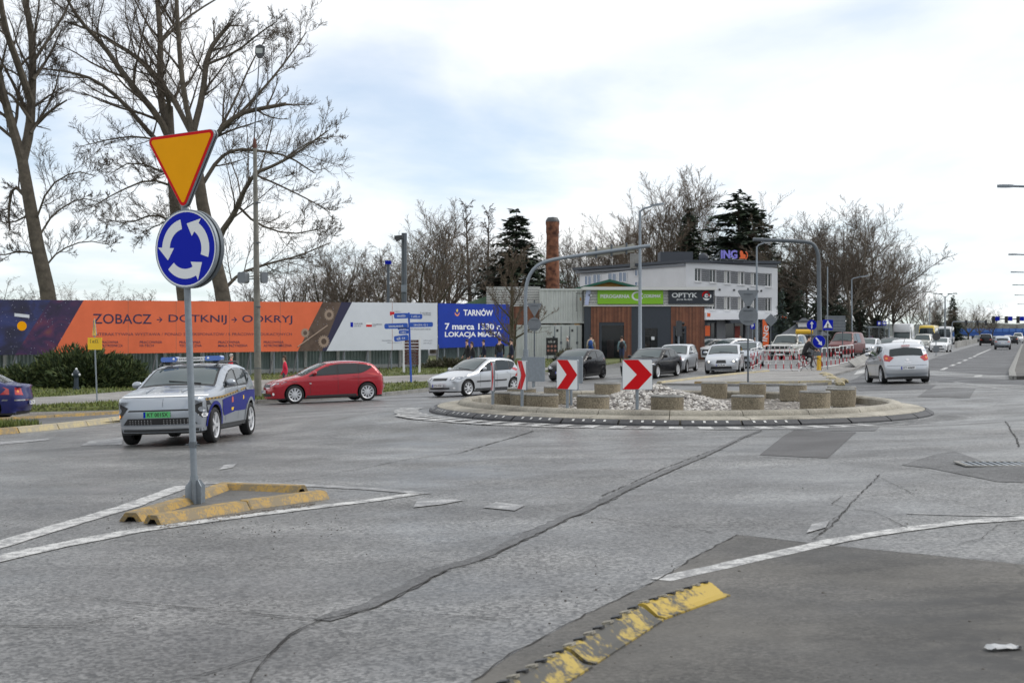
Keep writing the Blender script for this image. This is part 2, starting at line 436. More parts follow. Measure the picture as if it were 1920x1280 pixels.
def face_cam(o, yaw=0.0):
    """upright frame facing the camera side (-Y), turned by yaw degrees about Z"""
    a = R(yaw); u = Vector((math.cos(a), math.sin(a), 0)); n = Vector((math.sin(a), -math.cos(a), 0)); return frame(o, u, n)
def circle(r, n=32, a0=0, cx=0, cy=0): return [(cx + r * math.cos(a0 + 2 * math.pi * i / n), cy + r * math.sin(a0 + 2 * math.pi * i / n)) for i in range(n)]
def rrect(w_, h_, r, n=4):
    pts = []
    for cx_, cy_, a in ((w_ / 2 - r, h_ / 2 - r, 0), (-w_ / 2 + r, h_ / 2 - r, 90), (-w_ / 2 + r, -h_ / 2 + r, 180), (w_ / 2 - r, -h_ / 2 + r, 270)):
        for i in range(n + 1):
            t = R(a + 90 * i / n); pts.append((cx_ + r * math.cos(t), cy_ + r * math.sin(t)))
    return pts
def tri(side, r=.06, down=False, n=4):
    h = side * math.sqrt(3) / 2; base = [(-side / 2, -h / 3), (side / 2, -h / 3), (0, 2 * h / 3)]
    pts = []
    c = [Vector(p) * (1 - 2 * r / (h * 2 / 3)) if False else Vector(p) for p in base]
    k = 1 - r / (h / 3)
    for i, p in enumerate(c):
        q = p * k; a0 = [210, 330, 90][i] - 60
        for j in range(n + 1):
            t = R(a0 + 120 * j / n); pts.append((q.x + r * math.cos(t), q.y + r * math.sin(t)))
    if down: pts = [(-x, -y) for x, y in pts]
    return pts
def boxat(p0, p1, m0=0): 
    mb = MB(); c = [(a + b) / 2 for a, b in zip(p0, p1)]; mb.box(c, [abs(b - a) for a, b in zip(p0, p1)], m=m0); return mb
def glyphs(wd, hg, seed, n=None):
    """a line of lettering too small in the photograph to be read: letter-sized marks"""
    rnd = random.Random(seed); mb = MB(); x = -wd / 2
    while x < wd / 2 - hg * .3:
        w_ = hg * rnd.uniform(.35, .75)
        if rnd.random() < .12: x += w_ * .6; continue
        h0, h1 = -.5 * hg * (1 if rnd.random() < .85 else 1.3), hg * rnd.choice((.2, .25, .5))
        t = hg * .16
        k = rnd.randint(0, 2)
        mb.add([(x, h0, 0), (x + t, h0, 0), (x + t, h1, 0), (x, h1, 0)], [(0, 1, 2, 3)])
        if k: mb.add([(x + t, h1 - t, 0), (x + w_ * .8, h1 - t, 0), (x + w_ * .8, h1, 0), (x + t, h1, 0)], [(0, 1, 2, 3)])
        if k == 2: mb.add([(x + w_ * .8 - t, h0, 0), (x + w_ * .8, h0, 0), (x + w_ * .8, h1 - t, 0), (x + w_ * .8 - t, h1 - t, 0)], [(0, 1, 2, 3)])
        else: mb.add([(x + t, h0, 0), (x + w_ * .8, h0, 0), (x + w_ * .8, h0 + t, 0), (x + t, h0 + t, 0)], [(0, 1, 2, 3)])
        x += w_
    if not mb.v: mb.add([(0, 0, 0), (.01, 0, 0), (.01, .01, 0)], [(0, 1, 2)])
    return mb
# ------------------------------------------------------------------ the setting
def g2(*pts): return [G(*p).xy for p in pts]
# far ground to the horizon
mb = MB(); n_ = 40
ys_ = [-60, -20, 0, 60, 110, 200, 400, 800, 1500, 3000, 6000]; xs_ = [-5000, -2000, -800, -300, -120, -60, -20, 20, 60, 120, 300, 800, 2000, 5000]
o_ = 0
for y_ in ys_:
    for x_ in xs_: mb.v.append((x_, y_, gz(x_, y_) - .45 if y_ < 200 else -.6))
for i in range(len(ys_) - 1):
    for j in range(len(xs_) - 1):
        a = i * len(xs_) + j; mb.f.append((a, a + 1, a + 1 + len(xs_), a + len(xs_))); mb.mi.append(0)
link('ground', mb.mesh('ground', 'earth'))['kind'] = 'structure'
# asphalt road sheet, finer towards the camera
mb = MB()
ys_ = [-4 + i * 1.0 for i in range(70)] + [66 + i * 3 for i in range(16)] + [115, 130, 160, 200, 260, 340, 450, 600, 900]
xs_ = [-75, -60, -45, -35, -28] + [-24 + i * 1.5 for i in range(36)] + [32, 36, 40, 50, 60, 75, 90, 120, 160, 230, 330]
for y_ in ys_:
    for x_ in xs_: mb.v.append((x_, y_, gz(x_, y_)))
for i in range(len(ys_) - 1):
    for j in range(len(xs_) - 1):
        a = i * len(xs_) + j; mb.f.append((a, a + 1, a + 1 + len(xs_), a + len(xs_))); mb.mi.append(0)
link('road', mb.mesh('road', 'asphalt', smooth=True, angle=None))['kind'] = 'structure'

# the newer, darker carriageway running away to the right
sheet('carriageway', g2((1560, 726), (1745, 716), (1935, 722), (2080, 712), (1990, 660), (1946, 637), (1905, 637), (1878, 637), (1820, 650), (1760, 668), (1700, 690), (1620, 700)), .004, 'asphalt_new', 3.0)
# dusty worn asphalt in the right foreground
sheet('paved_shoulder', g2((1382, 1003), (1530, 1020), (1700, 1037), (1930, 1060), (2150, 1076), (2300, 1420), (800, 1420), (885, 1280), (960, 1227), (1100, 1152), (1240, 1085), (1300, 1046)), .004, 'dusty', .5)

road = bpy.data.objects['road']
def on_road(name, polys, off, m, step=.8, label=None):
    for k, pl in enumerate(polys):
        o = sheet(name, pl, off, m, step, parent=road)
        if label: o['label'] = label
# repair patches
on_road('asphalt_patch', [g2((1488, 807), (1606, 810), (1552, 859), (1424, 853))], .0045, 'asphalt_patch')
on_road('asphalt_patch', [g2((1752, 852), (1790, 846), (1846, 866), (1925, 872), (1930, 905), (1870, 903), (1745, 878), (1690, 872))], .0045, 'asphalt_repair')
on_road('asphalt_patch', [g2((1785, 726), (1830, 728), (1818, 746), (1720, 744), (1740, 730))], .0045, 'asphalt_repair')
on_road('asphalt_patch', [g2((1600, 724), (1755, 722), (1745, 729), (1610, 733))], .0047, 'asphalt_new')
on_road('asphalt_patch', [g2((1310, 806), (1490, 803), (1560, 799), (1650, 800), (1640, 808), (1480, 806))], .0046, 'asphalt_repair')
# the long tar joint and the cracks that branch from it
band = g2((1425, 808), (1330, 850), (1200, 905), (1100, 955), (1070, 966), (980, 1008), (900, 1047), (830, 1066), (760, 1102), (690, 1137), (600, 1163))
o = link('tar_joint', strip_mb(band, (.1, .13), .005, .016, .3, .12, 3).mesh('tar_joint', 'asphalt_repair'), road)
def crack(pts, wd, seed):
    link('crack', strip_mb(g2(*pts), wd, .0075, wd * 1.1 if not isinstance(wd, tuple) else wd[1] * .9, .7, .11, seed).mesh('crack', 'crack'), road)
crack([(1428, 807), (1330, 853), (1200, 909), (1105, 957), (1068, 972), (985, 1012), (900, 1053), (830, 1072), (765, 1108), (690, 1145), (600, 1163)], (.02, .012), 1)
crack([(1330, 846), (1240, 880), (1130, 930)], .012, 2)
crack([(600, 1163), (540, 1158), (470, 1150), (400, 1145), (330, 1138), (250, 1130), (110, 1117)], (.014, .005), 4)
crack([(-10, 1174), (70, 1175), (140, 1174), (230, 1155), (285, 1142)], .009, 5)
crack([(600, 1163), (545, 1190), (505, 1228), (420, 1253), (320, 1282)], (.012, .008), 6)
crack([(545, 1190), (512, 1222), (482, 1256), (468, 1284)], (.01, .006), 7)
crack([(1000, 808), (930, 829), (860, 850), (760, 862), (680, 878), (600, 893), (525, 904)], (.03, .008), 8)
crack([(1650, 890), (1600, 940), (1560, 985), (1522, 1013)], .01, 9)
crack([(1382, 1003), (1300, 1046), (1240, 1085), (1100, 1152), (960, 1227), (885, 1280)], .01, 10)
crack([(1382, 1003), (1530, 1020), (1700, 1037), (1930, 1060)], .008, 11)
crack([(1885, 790), (1893, 803), (1905, 820), (1911, 838)], .016, 12)
crack([(1560, 975), (1590, 955), (1560, 945), (1580, 930)], .005, 13)
crack([(900, 1010), (960, 1005), (1010, 990)], .006, 14)
crack([(1085, 965), (1180, 980), (1290, 990), (1340, 1000)], .007, 15)
crack([(640, 1150), (700, 1140), (850, 1155), (960, 1162)], .007, 16)
crack([(1870, 985), (1840, 1010), (1760, 1030)], .005, 17)
crack([(1640, 855), (1500, 862), (1430, 857)], .01, 18)
crack([(1640, 890), (1720, 930), (1790, 940), (1850, 960)], .005, 19)
crack([(1700, 990), (1640, 960), (1600, 955)], .007, 21)
# white lines
def line(pts, wd, seed=1, m='white_line', name='road_line'):
    link(name, strip_mb(g2(*pts), wd, .006, .006, .07, .2, seed).mesh(name, m), road)
line([(-80, 1066), (0, 1047), (100, 1025), (250, 996), (400, 975), (560, 955), (700, 938), (785, 925)], (.28, .2), 2)
line([(-80, 1046), (0, 1021), (120, 985), (240, 950), (345, 911)], (.26, .22), 3)
line([(352, 908), (430, 905), (560, 909), (700, 917), (800, 926)], (.26, .16), 4, 'white_worn')
line([(1238, 1088), (1350, 1063), (1480, 1034), (1560, 1015), (1700, 992), (1800, 980), (1930, 971), (2060, 966)], (.16, .2), 5)
line([(1700, 963), (1800, 966), (1930, 968)], .05, 6, 'white_worn')
for q in ([(785, 934), (872, 938), (830, 946), (775, 952)], [(930, 942), (985, 948), (965, 958), (905, 952)], [(1522, 984), (1556, 976), (1548, 990), (1512, 1000)],
          [(420, 872), (445, 869), (438, 876), (410, 882)]):
    o = sheet('give_way_mark', g2(*q), .008, 'white_worn', .5, parent=road)
for q in ([(0, 829), (92, 822), (92, 825), (0, 834)], [(170, 826), (232, 820), (228, 834), (150, 836)]):
    sheet('road_line', g2(*q), .008, 'white_worn', .5, parent=road)
# dashed lane line and edge marks on the carriageway
for a, b in (((1858, 654), (1830, 666)), ((1829, 667), (1826, 669)), ((1822, 670), (1817, 672)), ((1812, 674), (1807, 676.5)), ((1801, 679), (1796, 681.5)), ((1790, 683), (1783, 686)), ((1775, 689), (1766, 693.5))):
    line([a, b], .22, 7)
line([(1790, 716), (1840, 724), (1895, 731), (1935, 735)], .16, 8, 'white_worn')
line([(1660, 708), (1760, 716)], .12, 8, 'white_worn')
sheet('road_line', g2((1608, 695), (1626, 692), (1628, 698), (1600, 703)), .009, 'white_line', 1, parent=road)
sheet('road_line', g2((1828, 704), (1842, 703), (1840, 707), (1826, 707)), .009, 'white_line', 1, parent=road)
# ring of broken blocks round the roundabout
ringmb = MB()
a0_, a1_ = R(150), R(318)
def ringarc(r0, r1, t0, t1, off, k=10):
    mb_ = MB()
    for i in range(k + 1):
        t = t0 + (t1 - t0) * i / k
        for r_ in (r0, r1):
            x_, y_ = RX + r_ * math.cos(t), RY + r_ * math.sin(t); mb_.v.append((x_, y_, gz(x_, y_) + off))
        if i: b_ = 2 * i; mb_.f.append((b_ - 2, b_ - 1, b_ + 1, b_)); mb_.mi.append(0)
    return mb_
link('edge_line', ringarc(RR + .85, RR + .95, R(196), R(292), .008, 80).mesh('edge_line', 'white_line'), road)
for k in range(26):
    t = 172 + k * 5.0
    link('edge_block', ringarc(RR + .3, RR + .84, R(t), R(t + 2.4), .0075, 4).mesh('edge_block', 'white_line'), road)
for k in range(12):
    t = 300 + k * 3.4
    link('edge_block', ringarc(RR + .15, RR + 1.1 - .02 * k, R(t), R(t + 1.2), .0075, 4).mesh('edge_block', 'white_worn'), road)
# skid and wheel polish: broad stains stay in the asphalt material; pebbles and litter
mb = MB(); rnd = random.Random(5)
for k in range(420):
    px, py = (rnd.uniform(1000, 1920), rnd.uniform(1060, 1280)) if k < 130 else ((rnd.uniform(200, 640), rnd.uniform(925, 1010)) if k < 330 else (rnd.uniform(0, 1920), rnd.uniform(860, 1270)))
    p = G(px, py); r_ = rnd.uniform(.002, .0065) * (1.6 if rnd.random() < .05 else 1)
    mb.sphere(p + Vector((0, 0, r_ * .5)), r_, 5, 3, sq=(rnd.uniform(.7, 1.6), 1, .7))
o = link('litter', mb.mesh('litter', mat('pebble', (.085, .078, .07), .9, var=.5, vscale=3))); tag(o, 'small dark pebbles and crumbs strewn over the asphalt', 'pebbles', kind='stuff')

# ---- left verge: grass, footpath, kerbs
def bank(x, y):            # ground rises towards the fence behind the footpath
    return gz(x, y) + .12
edge = [(-420, 795), (-150, 780), (0, 774), (60, 772), (150, 770), (235, 768), (480, 757), (600, 750), (720, 742), (800, 733), (880, 722), (960, 712), (1020, 703), (1080, 695)]
edgeW = g2(*edge)
backW = [Vector((14.0, 118)), Vector((-2, 112)), Vector((-20, 100)), Vector((-60, 95)), Vector((-75, 70))]
verge = sheet('grass_verge', [tuple(p) for p in edgeW] + [tuple(p) for p in backW], .12, 'grass_ground', (2.0, 1.5), skirt=.3)
pathU = [(-420, 762), (0, 748), (240, 733), (480, 713), (720, 705.5), (850, 700), (980, 692), (1040, 688)]
pathL = [(-420, 788), (0, 764.5), (240, 752), (480, 733), (720, 718.5), (850, 712), (980, 700), (1040, 692)]
def Gv(px, py):            # the same look-up 12 cm above the road, on the verge
    p = G(px, py); 
    for _ in range(6):
        t = (CZ - (gz(p.x, p.y) + .12)) / ((py - HY) / F); p = Vector(((px - 960) / F * t, t, 0))
    return p.xy
pth = [tuple(Gv(*p)) for p in pathU] + [tuple(Gv(*p)) for p in reversed(pathL)]
sheet('footpath', pth, .126, 'concrete_path', 2.0)
# kerb stones along the verge, one stone each
kp = densify([tuple(p) for p in edgeW[5:]], 1.0)
kb_mesh = MB().box((0, 0, 0), (.98, .16, .26)).mesh('kerb_stone', 'kerb_grey')
for i in range(len(kp) - 1):
    a, b = kp[i], kp[i + 1]; c = (a + b) / 2; d = b - a
    if d.length < .3: continue
    k = link('kerb_stone', kb_mesh, verge)
    k.location = (c.x, c.y, gz(c.x, c.y) + .012); k.rotation_euler = (0, 0, math.atan2(d.y, d.x)); k.scale = (d.length / .99, 1, 1)
# gravel strip beside the verge kerb at the far left
sheet('gravel_strip', g2((-60, 778), (60, 775), (235, 771), (235, 777), (60, 782), (-60, 786)), .02, 'gravel_bed', 1.0)

# tufts of grass: blades as geometry over the verge
def blades(name, pts_fn, n, hmin, hmax, m, label, seed):
    rnd = random.Random(seed); mb_ = MB()
    for _ in range(n):
        p = pts_fn(rnd)
        if p is None: continue
        for q in range(3):
            a = rnd.uniform(0, 6.28); h = rnd.uniform(hmin, hmax); wd = rnd.uniform(.012, .03); l = rnd.uniform(.02, .1)
            c, s_ = math.cos(a), math.sin(a); x, y, z = p[0] + rnd.uniform(-.08, .08), p[1] + rnd.uniform(-.08, .08), p[2]
            mb_.add([(x - s_ * wd, y + c * wd, z), (x + s_ * wd, y - c * wd, z), (x + c * l, y + s_ * l, z + h)], [(0, 1, 2)], rnd.randint(0, 2))
    o = link(name, mb_.mesh(name, m)); tag(o, label, 'grass', kind='stuff'); return o
mat('blade1', (.1, .14, .024), .8); mat('blade2', (.16, .17, .045), .85); mat('blade3', (.075, .095, .02), .8)
from mathutils.geometry import intersect_point_tri_2d
def in_poly(x, y, poly):
    c = False; n = len(poly); j = n - 1
    for i in range(n):
        if (poly[i][1] > y) != (poly[j][1] > y) and x < (poly[j][0] - poly[i][0]) * (y - poly[i][1]) / (poly[j][1] - poly[i][1] + 1e-12) + poly[i][0]: c = not c
        j = i
    return c
pth_s = pth
def vp(rnd):
    for _ in range(20):
        y = 46 + 50 * rnd.random() ** 1.5; x = (rnd.uniform(-40, 1060) - 960) * y / F
        if not in_poly(x, y, [tuple(q) for q in edgeW] + [tuple(q) for q in backW]) or in_poly(x, y, pth_s): continue
        return (x, y, gz(x, y) + .12)
    return None
blades('grass', vp, 15000, .05, .14, ['blade1', 'blade2', 'blade3'], 'short spring grass on the verge beside the footpath', 3)

# splitter island at the far left: two rows of yellow kerb blocks round a strip of old asphalt
isl = g2((-80, 822), (25, 812), (120, 803), (235, 790), (300, 782), (300, 775), (235, 778), (100, 785), (20, 790), (-80, 794))
sheet('island_surface', [tuple(p) for p in isl], .05, 'asphalt_repair', .8)
def kerb_block(a, b, w0, w1, h, m, label, cat='kerb', group=None, name='kerb_block', zoff=0.0, inset=.01):
    """trapezoid kerb block lying from a to b (x, y)"""
    a, b = Vector(a[:2]), Vector(b[:2]); d = (b - a); L_ = d.length; ang = math.atan2(d.y, d.x); c = (a + b) / 2
    za, zb = gz(*a), gz(*b)
    mb_ = MB(); e = .0
    prof = [(-w0 / 2, 0), (-w1 / 2 - .008, h * .94), (-w1 / 2 + .004, h), (w1 / 2 - .004, h), (w1 / 2 + .008, h * .94), (w0 / 2, 0)]
    hol = [(-w0 / 4, 0), (-w1 / 4, h * .5), (w1 / 4, h * .5), (w0 / 4, 0)]
    xs = [-L_ / 2 + inset, -L_ / 2 + .03, -L_ / 6, L_ / 6, L_ / 2 - .03, L_ / 2 - inset]
    for i, x in enumerate(xs):
        k = .94 if i in (0, len(xs) - 1) else 1.0
        for (yy, zz_) in prof: mb_.v.append((x, yy * k, zz_ * k + (za + (zb - za) * (x + L_ / 2) / L_ - (za + zb) / 2)))
    n6 = len(prof)
    for i in range(len(xs) - 1):
        for k in range(n6 - 1): mb_.f.append((i * n6 + k, i * n6 + k + 1, (i + 1) * n6 + k + 1, (i + 1) * n6 + k)); mb_.mi.append(0)
    for i0, rev in ((0, True), ((len(xs) - 1) * n6, False)):
        # open end showing the hollow underside
        o4 = len(mb_.v); x = mb_.v[i0][0]; dz = mb_.v[i0][2]
        for (yy, zz_) in hol: mb_.v.append((x, yy, zz_ + dz))
        for (yy, zz_) in hol: mb_.v.append((x + (.12 if rev else -.12), yy, zz_ + dz))
        r = [(i0, o4, o4 + 1, i0 + 1), (i0 + 1, o4 + 1, i0 + 2), (i0 + 2, o4 + 1, o4 + 2, i0 + 3), (i0 + 3, o4 + 2, i0 + 4), (i0 + 4, o4 + 2, o4 + 3, i0 + 5),
             (o4 + 4, o4 + 5, o4 + 6, o4 + 7), (o4, o4 + 4, o4 + 5, o4 + 1), (o4 + 1, o4 + 5, o4 + 6, o4 + 2), (o4 + 2, o4 + 6, o4 + 7, o4 + 3)]
        for q in r: mb_.f.append(q[::-1] if not rev else q); mb_.mi.append(1 if max(q) >= o4 + 4 else 0)
    o = link(name, mb_.mesh(name, [m, 'joint'])); o.location = (c.x, c.y, (za + zb) / 2 + .003 + zoff); o.rotation_euler = (0, 0, ang)
    return tag(o, label, cat, group)
fr = [(-95, 822), (28, 811.5), (102, 804.5), (156, 798.5), (204, 792.5), (262, 785), (330, 777)]
for i in range(len(fr) - 1):
    kerb_block(G(*fr[i]), G(*fr[i + 1]), .3, .14, .14, 'kerb_yellow' if i < 1 else 'kerb_yellow_worn',
               ['yellow kerb block at the photo\'s left edge below the grass tuft', 'worn kerb block beside the grass tuft, open end showing', 'worn kerb block of the front row, second from the grass tuft', 'worn kerb block of the front row, third from the grass tuft', 'worn kerb block of the front row near the police car', 'kerb block of the front row behind the police car'][i], group='kerb blocks of the left splitter island')
bk = [(-70, 795), (22, 789.5), (98, 785), (172, 780), (240, 776), (310, 770)]
for i in range(len(bk) - 1):
    kerb_block(G(*bk[i]), G(*bk[i + 1]), .24, .14, .12, 'kerb_yellow',
               ['yellow kerb block of the back row behind the grass tuft', 'yellow kerb block of the back row, first beyond the grass tuft', 'yellow kerb block of the back row, middle one', 'yellow kerb block of the back row ending at the police car', 'yellow kerb block of the back row behind the police car'][i], group='kerb blocks of the left splitter island')
c_ = G(5, 806)
def tuft(rnd):
    a = rnd.uniform(0, 6.28); r_ = math.sqrt(rnd.random()); return (c_.x - .3 + math.cos(a) * r_ * 1.0, c_.y + .5 + math.sin(a) * r_ * .7, gz(c_.x, c_.y) + .05)
blades('grass_tuft', tuft, 700, .08, .22, ['blade1', 'blade2', 'blade3'], 'clump of grass on the kerbed island at the left', 8)

# foreground triangular island: five yellow kerb blocks
def gb(px0, py0, px1, py1, label, wd=.24, inset=.01): return kerb_block(G(px0, py0), G(px1, py1), wd, .11, .085, 'kerb_yellow', label, group='yellow kerb blocks round the give way sign', inset=inset)
gb(244, 978, 352, 946, 'yellow kerb block at the sharp left tip, rear one of the open ends')
gb(352, 945, 426, 917, 'yellow kerb block behind the sign post, ending at the island\'s back corner')
gb(420, 919, 567, 924, 'short yellow kerb block along the back of the triangular island')
gb(284, 983, 455, 955, 'yellow kerb block in front of the sign post, open end at its left')
gb(455, 954, 606, 934, 'yellow kerb block forming the right tip of the triangular island')
isl2 = sheet('island_surface', g2((300, 968), (425, 921), (560, 928), (590, 936), (455, 948)), .02, 'dusty', .5)
# grit heaped along the front blocks
mb = MB(); rnd = random.Random(9)
for k in range(260):
    px = rnd.uniform(300, 590); p = G(px, 987 - (px - 284) * .142 + abs(rnd.gauss(0, 3.0))); mb.sphere(p + Vector((0, 0, .004)), rnd.uniform(.004, .014), 5, 3, sq=(1.3, 1, .6))
o = link('grit', mb.mesh('grit', mat('grit', (.16, .14, .12), .95, var=.5, vscale=4))); tag(o, 'grit and crumbs along the yellow kerb blocks', 'grit', kind='stuff')

# foreground rubber kerbs with black and white teeth
def rubber_kerb(a, b, m, label):
    a, b = Vector(a[:2]), Vector(b[:2]); d = b - a; L_ = d.length; c = (a + b) / 2; ang = math.atan2(d.y, d.x)
    root = thing('rubber_kerb', label, 'kerb', (c.x, c.y, gz(c.x, c.y) + .005), ang, 'rubber kerbs in the foreground')
    h, w_ = .072, .205
    prof = [(-w_ / 2, 0), (-w_ / 2, .012), (-w_ / 2 + .045, .018), (.012, h * .92), (.04, h), (.062, h * .9), (w_ / 2, .02), (w_ / 2, 0)]
    mb_ = MB(); n_ = 12
    for i in range(n_ + 1):
        x = -L_ / 2 + .008 + (L_ - .016) * i / n_
        for (y_, z_) in prof: mb_.v.append((x, y_, z_))
    k8 = len(prof)
    for i in range(n_):
        for k in range(k8 - 1): mb_.f.append((i * k8 + k, i * k8 + k + 1, (i + 1) * k8 + k + 1, (i + 1) * k8 + k)); mb_.mi.append(0)
    mb_.f.append(tuple(range(k8))); mb_.mi.append(0); mb_.f.append(tuple(n_ * k8 + k for k in range(k8))[::-1]); mb_.mi.append(0)
    part('body', mb_, m, root)
    for i in range(8):
        x = -L_ / 2 + L_ * (i + .5) / 8
        mt = Matrix.Translation((x, .045, .066)) @ Matrix.Rotation(R(-14), 4, 'X')
        mb_ = MB(); mb_.prism(rrect(L_ / 20, .05, .008), mt, .012); part('reflector', mb_, 'black' if i % 2 else 'kerb_concrete', root)
    return root
rubber_kerb(G(1214, 1160), G(1340, 1115), 'rubber_yellow', 'bright yellow rubber kerb at the far end of the foreground row')
rubber_kerb(G(1076, 1246), G(1210, 1163), 'rubber_yellow_worn', 'worn rubber kerb in the middle of the foreground row')
rubber_kerb(G(934, 1332), G(1072, 1250), 'rubber_yellow_worn', 'worn rubber kerb cut by the photo\'s bottom edge')
# crumpled plastic litter at the right
mb = MB(); rnd = random.Random(2); c_ = G(1881, 1219); V_, F_ = cut_grid(rrect(.17, .075, .03), .025)
mb.add([(x, y, .012 + .016 * rnd.random() * (1 if abs(x) < .07 else .3)) for x, y in V_], F_)
solo('plastic_wrapper', place(mb, Matrix.Translation(c_) @ Matrix.Rotation(R(8), 4, 'Z')), mat('wrapper', (.36, .37, .38), .4), 'crumpled clear plastic wrapper lying on the dusty asphalt', 'litter', c_)
# drain grate
c_ = G(1866, 871); ang = R(-4)
root = thing('drain_grate', 'rectangular steel drain grate set in the dark road patch', 'drain', c_ + Vector((0, 0, .006)), ang)
mb = MB(); mb.box((0, 0, -.004), (.8, .55, .006)); part('well', mb, 'black', root)
mb = MB()
for s_ in (-1, 1): mb.box((0, s_ * .265, .004), (.8, .05, .014)); mb.box((s_ * .38, 0, .0045), (.05, .48, .014))
part('frame', mb, 'kerb_grey', root)
for i in range(9):
    mb = MB(); mb.box((-.32 + i * .08, 0, .003), (.03, .5, .012)); part('bar', mb, 'galv', root)
# ------------------------------------------------------------------ roundabout island
rb = thing('roundabout_island', 'round concrete traffic island with rubber ramp, kerb and gravel', 'traffic island', (RX, RY, RZ))
def ringpart(name, prof, t0, t1, m, parent, k=4):
    mb_ = MB(); L_ = len(prof)
    for i in range(k + 1):
        t = t0 + (t1 - t0) * i / k
        for r_, z_ in prof: mb_.v.append((r_ * math.cos(t), r_ * math.sin(t), z_))
    for i in range(k):
        for j in range(L_ - 1): a = i * L_ + j; mb_.f.append((a, a + L_, a + L_ + 1, a + 1)); mb_.mi.append(0)
    mb_.f.append(tuple(range(L_))[::-1]); mb_.mi.append(0); mb_.f.append(tuple(k * L_ + j for j in range(L_))); mb_.mi.append(0)
    return part(name, mb_, m, parent, smooth=True, angle=40)
NK = 22
for i in range(NK):      # concrete apron slabs and kerb stones
    t0, t1 = 2 * math.pi * i / NK, 2 * math.pi * (i + 1) / NK
    g_ = .0016
    ringpart('apron_slab', [(4.9, .02), (4.9, .155), (5.36, .125), (5.42, .105), (5.43, -.05)], t0 + g_, t1 - g_, 'kerb_concrete', rb, 8)
    ringpart('kerb_stone', [(4.66, .0), (4.66, .2), (4.69, .235), (4.74, .25), (4.84, .247), (4.91, .225), (4.955, .17), (4.96, .14)], t0 + g_, t1 - g_, 'kerb_concrete', rb, 8)
NR = 30
rnd = random.Random(4)
mat('reflect_white', (.48, .48, .47), .5)
for i in range(NR):      # rubber ramp pieces with white reflectors
    t0, t1 = 2 * math.pi * i / NR + .004, 2 * math.pi * (i + 1) / NR - .004
    deg = math.degrees((t0 + t1) / 2) % 360
    if 318 < deg < 326: continue
    o = ringpart('rubber_ramp', [(5.425, .085), (5.435, .1), (5.48, .098), (5.60, .03), (5.61, -.03)], t0, t1, 'rubber', rb, 6)
    if 170 < deg < 282:
        for k in range(4):
            t = t0 + (t1 - t0) * (k + .9) / 5.2; dt = .0085
            mb = MB()
            for tt in (t, t + dt * 1.0):
                for r_, z_ in ((5.50, .0895), (5.56, .0565)): mb.v.append((r_ * math.cos(tt), r_ * math.sin(tt), z_ + .004))
            mb.f.append((0, 1, 3, 2)); mb.mi.append(0)
            part('reflector', mb, 'reflect_white', o)
# inner bed and stone heap
mb = MB(); n_ = 48
heap = (-.3, .4)
def bed(x, y):
    d = math.hypot((x + .35) / 1.55, (y - 1.2) / 2.6); return .06 + .43 * max(0, 1 - d) ** .85 + .02 * math.sin(x * 5) * math.sin(y * 4)
V_, F_ = cut_grid(circle(4.665, 48), .3)
mb.add([(x, y, bed(x, y)) for x, y in V_], F_); part('gravel_bed', mb, 'gravel_bed', rb, smooth=True, angle=None)
mb = MB(); rnd = random.Random(12)
ico = bmesh.new(); bmesh.ops.create_icosphere(ico, subdivisions=1, radius=1); IV = [v.co.copy() for v in ico.verts]; IF = [tuple(v.index for v in f.verts) for f in ico.faces]; ico.free()
cnt = 0
while cnt < 2600:
    x, y = rnd.uniform(-2.4, 2.6), rnd.uniform(-3.6, 3.8)
    d = math.hypot((x + .35) / 1.75, (y - .9) / 3.0)
    if d > 1.15 + rnd.gauss(0, .12) or math.hypot(x, y) > 4.5: continue
    if d > .9 and rnd.random() < .6: continue
    r_ = rnd.uniform(.025, .06); sq = (rnd.uniform(.8, 1.5), rnd.uniform(.7, 1.2), rnd.uniform(.5, .9)); q = Matrix.Rotation(rnd.uniform(0, 6.28), 3, 'Z') @ Matrix.Rotation(rnd.uniform(-.6, .6), 3, 'X')
    z = bed(x, y) + .015
    mb.add([q @ Vector((v.x * r_ * sq[0] * rnd.uniform(.85, 1.1), v.y * r_ * sq[1], v.z * r_ * sq[2])) + Vector((x, y, z)) for v in IV], IF, rnd.randint(0, 3)); cnt += 1
mats_ = [mat('stone1', (.42, .4, .37), .85), mat('stone2', (.3, .285, .27), .85), mat('stone3', (.55, .53, .5), .85), mat('stone4', (.2, .185, .175), .9)]
o = link('stone_heap', mb.mesh('stone_heap', mats_)); o.location = rb.location; tag(o, 'heap of pale broken stones inside the roundabout', 'stones', kind='stuff')
# soil rim with scattered chips all over the bed
mb = MB()
for k in range(900):
    a = rnd.uniform(0, 6.28); r0 = 4.6 * math.sqrt(rnd.random()); x, y = r0 * math.cos(a), r0 * math.sin(a)
    r_ = rnd.uniform(.012, .035); mb.add([Vector((v.x * r_ * 1.3, v.y * r_, v.z * r_ * .7)) + Vector((x, y, bed(x, y) + .006)) for v in IV], IF, rnd.randint(0, 3))
o = link('gravel', mb.mesh('gravel', mats_)); o.location = rb.location; tag(o, 'scattered chips on the soil of the roundabout', 'gravel', kind='stuff')

